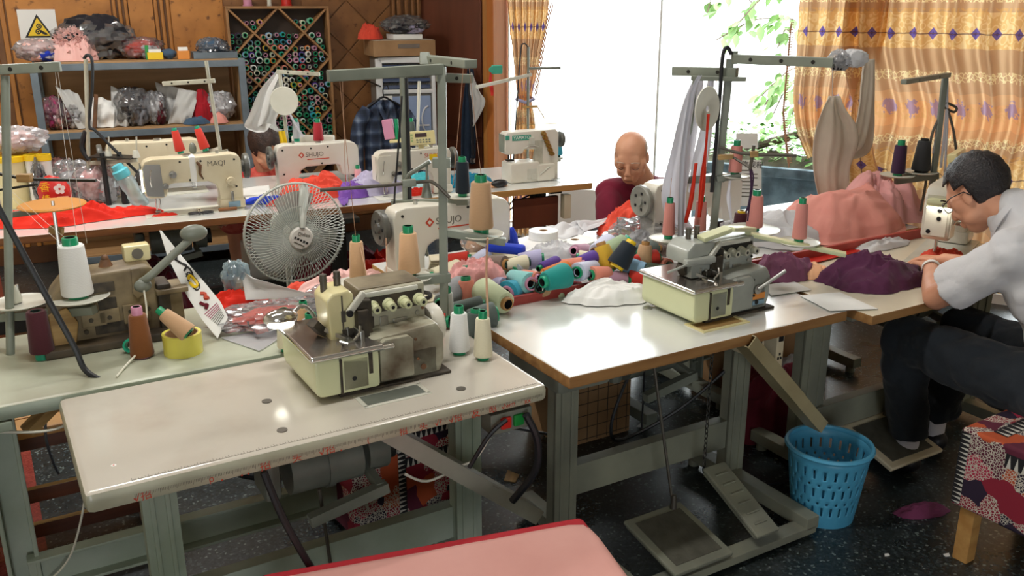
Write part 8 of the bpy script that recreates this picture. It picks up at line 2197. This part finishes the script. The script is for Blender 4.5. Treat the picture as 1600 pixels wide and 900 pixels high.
# plaid shirt hanging before the air conditioner
def plaid():
 m = bpy.data.materials.new('plaid'); m.use_nodes = True; nt, b = nodes_of(m); N = nt.nodes.new; Lk = nt.links.new
 tc = N('ShaderNodeTexCoord'); sp = N('ShaderNodeSeparateXYZ'); Lk(tc.outputs['Object'], sp.inputs[0])
 vals = []
 for ax_, sc_, ph in ((0, 12, .2), (2, 11, .1)):
  a = N('ShaderNodeMath'); a.operation = 'MULTIPLY'; a.inputs[1].default_value = sc_; Lk(sp.outputs[ax_], a.inputs[0])
  f_ = N('ShaderNodeMath'); f_.operation = 'FRACT'; Lk(a.outputs[0], f_.inputs[0])
  r = N('ShaderNodeValToRGB'); e = r.color_ramp.elements; e[0].position = .25; e[0].color = (0, 0, 0, 1); e[1].position = .5; e[1].color = (1, 1, 1, 1); x = e.new(.85); x.color = (.15, .15, .15, 1); Lk(f_.outputs[0], r.inputs[0]); vals.append(r.outputs[0])
 ad = N('ShaderNodeMix'); ad.data_type = 'RGBA'; ad.inputs[0].default_value = .5; Lk(vals[0], ad.inputs[6]); Lk(vals[1], ad.inputs[7])
 r = N('ShaderNodeValToRGB'); e = r.color_ramp.elements; e[0].color = (*hx('1d2433'), 1); e[1].color = (*hx('7f8ea3'), 1); x = e.new(.45); x.color = (*hx('38465f'), 1); Lk(ad.outputs[2], r.inputs[0])
 Lk(r.outputs[0], b.inputs['Base Color']); b.inputs['Roughness'].default_value = .9; MT['plaid'] = m
plaid()
shp = on_back(600, .55, 1.0)
sh_ = empty('plaid_shirt', 'navy plaid shirt on a black hanger in front of the air conditioner', 'shirt', (shp.x, shp.y, .62), BA)
Q = lambda x, y, z: Vector((x, y, z))
m = sheet([(Q(-.05, 0, .45), Q(.05, 0, .45)), (Q(-.13, 0, .40), Q(.13, 0, .40)), (Q(-.16, -.01, .28), Q(.16, -.01, .28)), (Q(-.16, -.01, .0), Q(.16, -.01, 0)), (Q(-.17, 0, -.2), Q(.17, 0, -.2))], 30, 30, .02, 2.5, 3); m.done('shirt_body', MT['plaid'], sh_, solid=.004)
for s in (-1, 1):
 m = MB(); m.tube([Q(s * .12, 0, .39), Q(s * .19, -.01, .28), Q(s * .22, -.02, .1), Q(s * .22, -.02, -.08)], [.045, .05, .05, .048], n=10, smooth=4); m.done('sleeve', MT['plaid'], sh_)
m = MB(); m.tube([Q(-.05, -.02, .43), Q(-.02, -.035, .36), Q(.0, -.04, .32)], .018, n=6); m.tube([Q(.05, -.02, .43), Q(.02, -.035, .36), Q(.0, -.04, .32)], .018, n=6); m.done('collar', MT['plaid'], sh_)
m = MB(); m.tube([Q(-.15, 0, .385), Q(-.06, 0, .44), Q(0, 0, .47), Q(.06, 0, .44), Q(.15, 0, .385)], .008, n=6, smooth=4); m.tube([Q(0, 0, .47), Q(.0, 0, .53), Q(.03, 0, .55), Q(.04, 0, .52)], .004, n=6, smooth=4); m.done('hanger', MT['black_plastic'], sh_)
hp = empty('hanging_rod', 'wall hook rod that carries the plaid shirt', 'rod', (shp.x, shp.y, 1.165), BA)
m = MB(); m.cyl((-.02, 0, 0), (-.02, .52, 0.02), .006, n=8); m.done('rod', MT['dark_metal'], hp)
# dark apron and white sheet hanging on the brown wall trim
ap = Wn(.50, .10, 0)
ah = empty('hanging_apron', 'dark blue apron and a white sheet hanging from a hook by the orange jamb', 'apron', (ap.x, ap.y, 0), WA)
m = sheet([(Q(-.02, 0, 1.26), Q(.03, 0, 1.26)), (Q(-.05, 0, 1.1), Q(.04, 0, 1.1)), (Q(-.08, 0, .8), Q(.05, 0, .8)), (Q(-.09, 0, .55), Q(.04, 0, .55))], 24, 30, .02, 2, 5); m.done('apron_cloth', MT['cl_navy'] if 'cl_navy' in MT else cloth_mat('cl_navy', '2c3a4c', '232e3d', scale=5), ah, solid=.003)
m = sheet([(Q(.02, -.03, 1.24), Q(.04, -.03, 1.24)), (Q(.02, -.03, 1.12), Q(.11, -.03, 1.1)), (Q(.02, -.03, 1.0), Q(.15, -.03, 1.02)), (Q(.02, -.03, .85), Q(.05, -.03, .84))], 14, 20, .008, 1, 6); m.done('white_sheet', MT['bag_white'], ah, solid=.002)
m = MB(); m.tube([Q(.0, -.02, 1.2), Q(.03, -.03, .9), Q(.04, -.035, .62)], .012, n=6, smooth=4); m.done('black_strap', MT['cl_dark'], ah)
m = MB(); m.box((.045, -.045, .585), (.04, .01, .035), bev=.004); m.done('strap_buckle', MT['chrome'], ah)
m = MB(); m.tube([Q(0, .09, 1.27), Q(0, .0, 1.27), Q(.02, -.02, 1.30)], .006, n=6); m.done('hook', MT['dull_chrome'], ah)
bkt = heap('yellow_red_heap', 'bright heap of yellow and red cloth on the floor by the glass', 'cloth', at(850, 372, .2) , .16, .12, .22, MT['cl_peach'], 261, 0, folds=1.2); bkt.location.z = 0
m = MB()
heap('red_heap', 'small red cloth on the floor by the glass', 'cloth', Vector((bkt.location.x + .12, bkt.location.y - .2, 0)), .12, .08, .12, MT['cl_red'], 263, 0, nu=40, nv=12)
bxx = MB(); bxx.box((0, 0, .26), (.42, .22, .52), bev=.01); tag(bxx.done('white_cabinet', MT['white_paint'], None, Wn(1.55, .32, 0), WA), 'pale low cabinet standing at the glass behind the maroon man', 'cabinet')
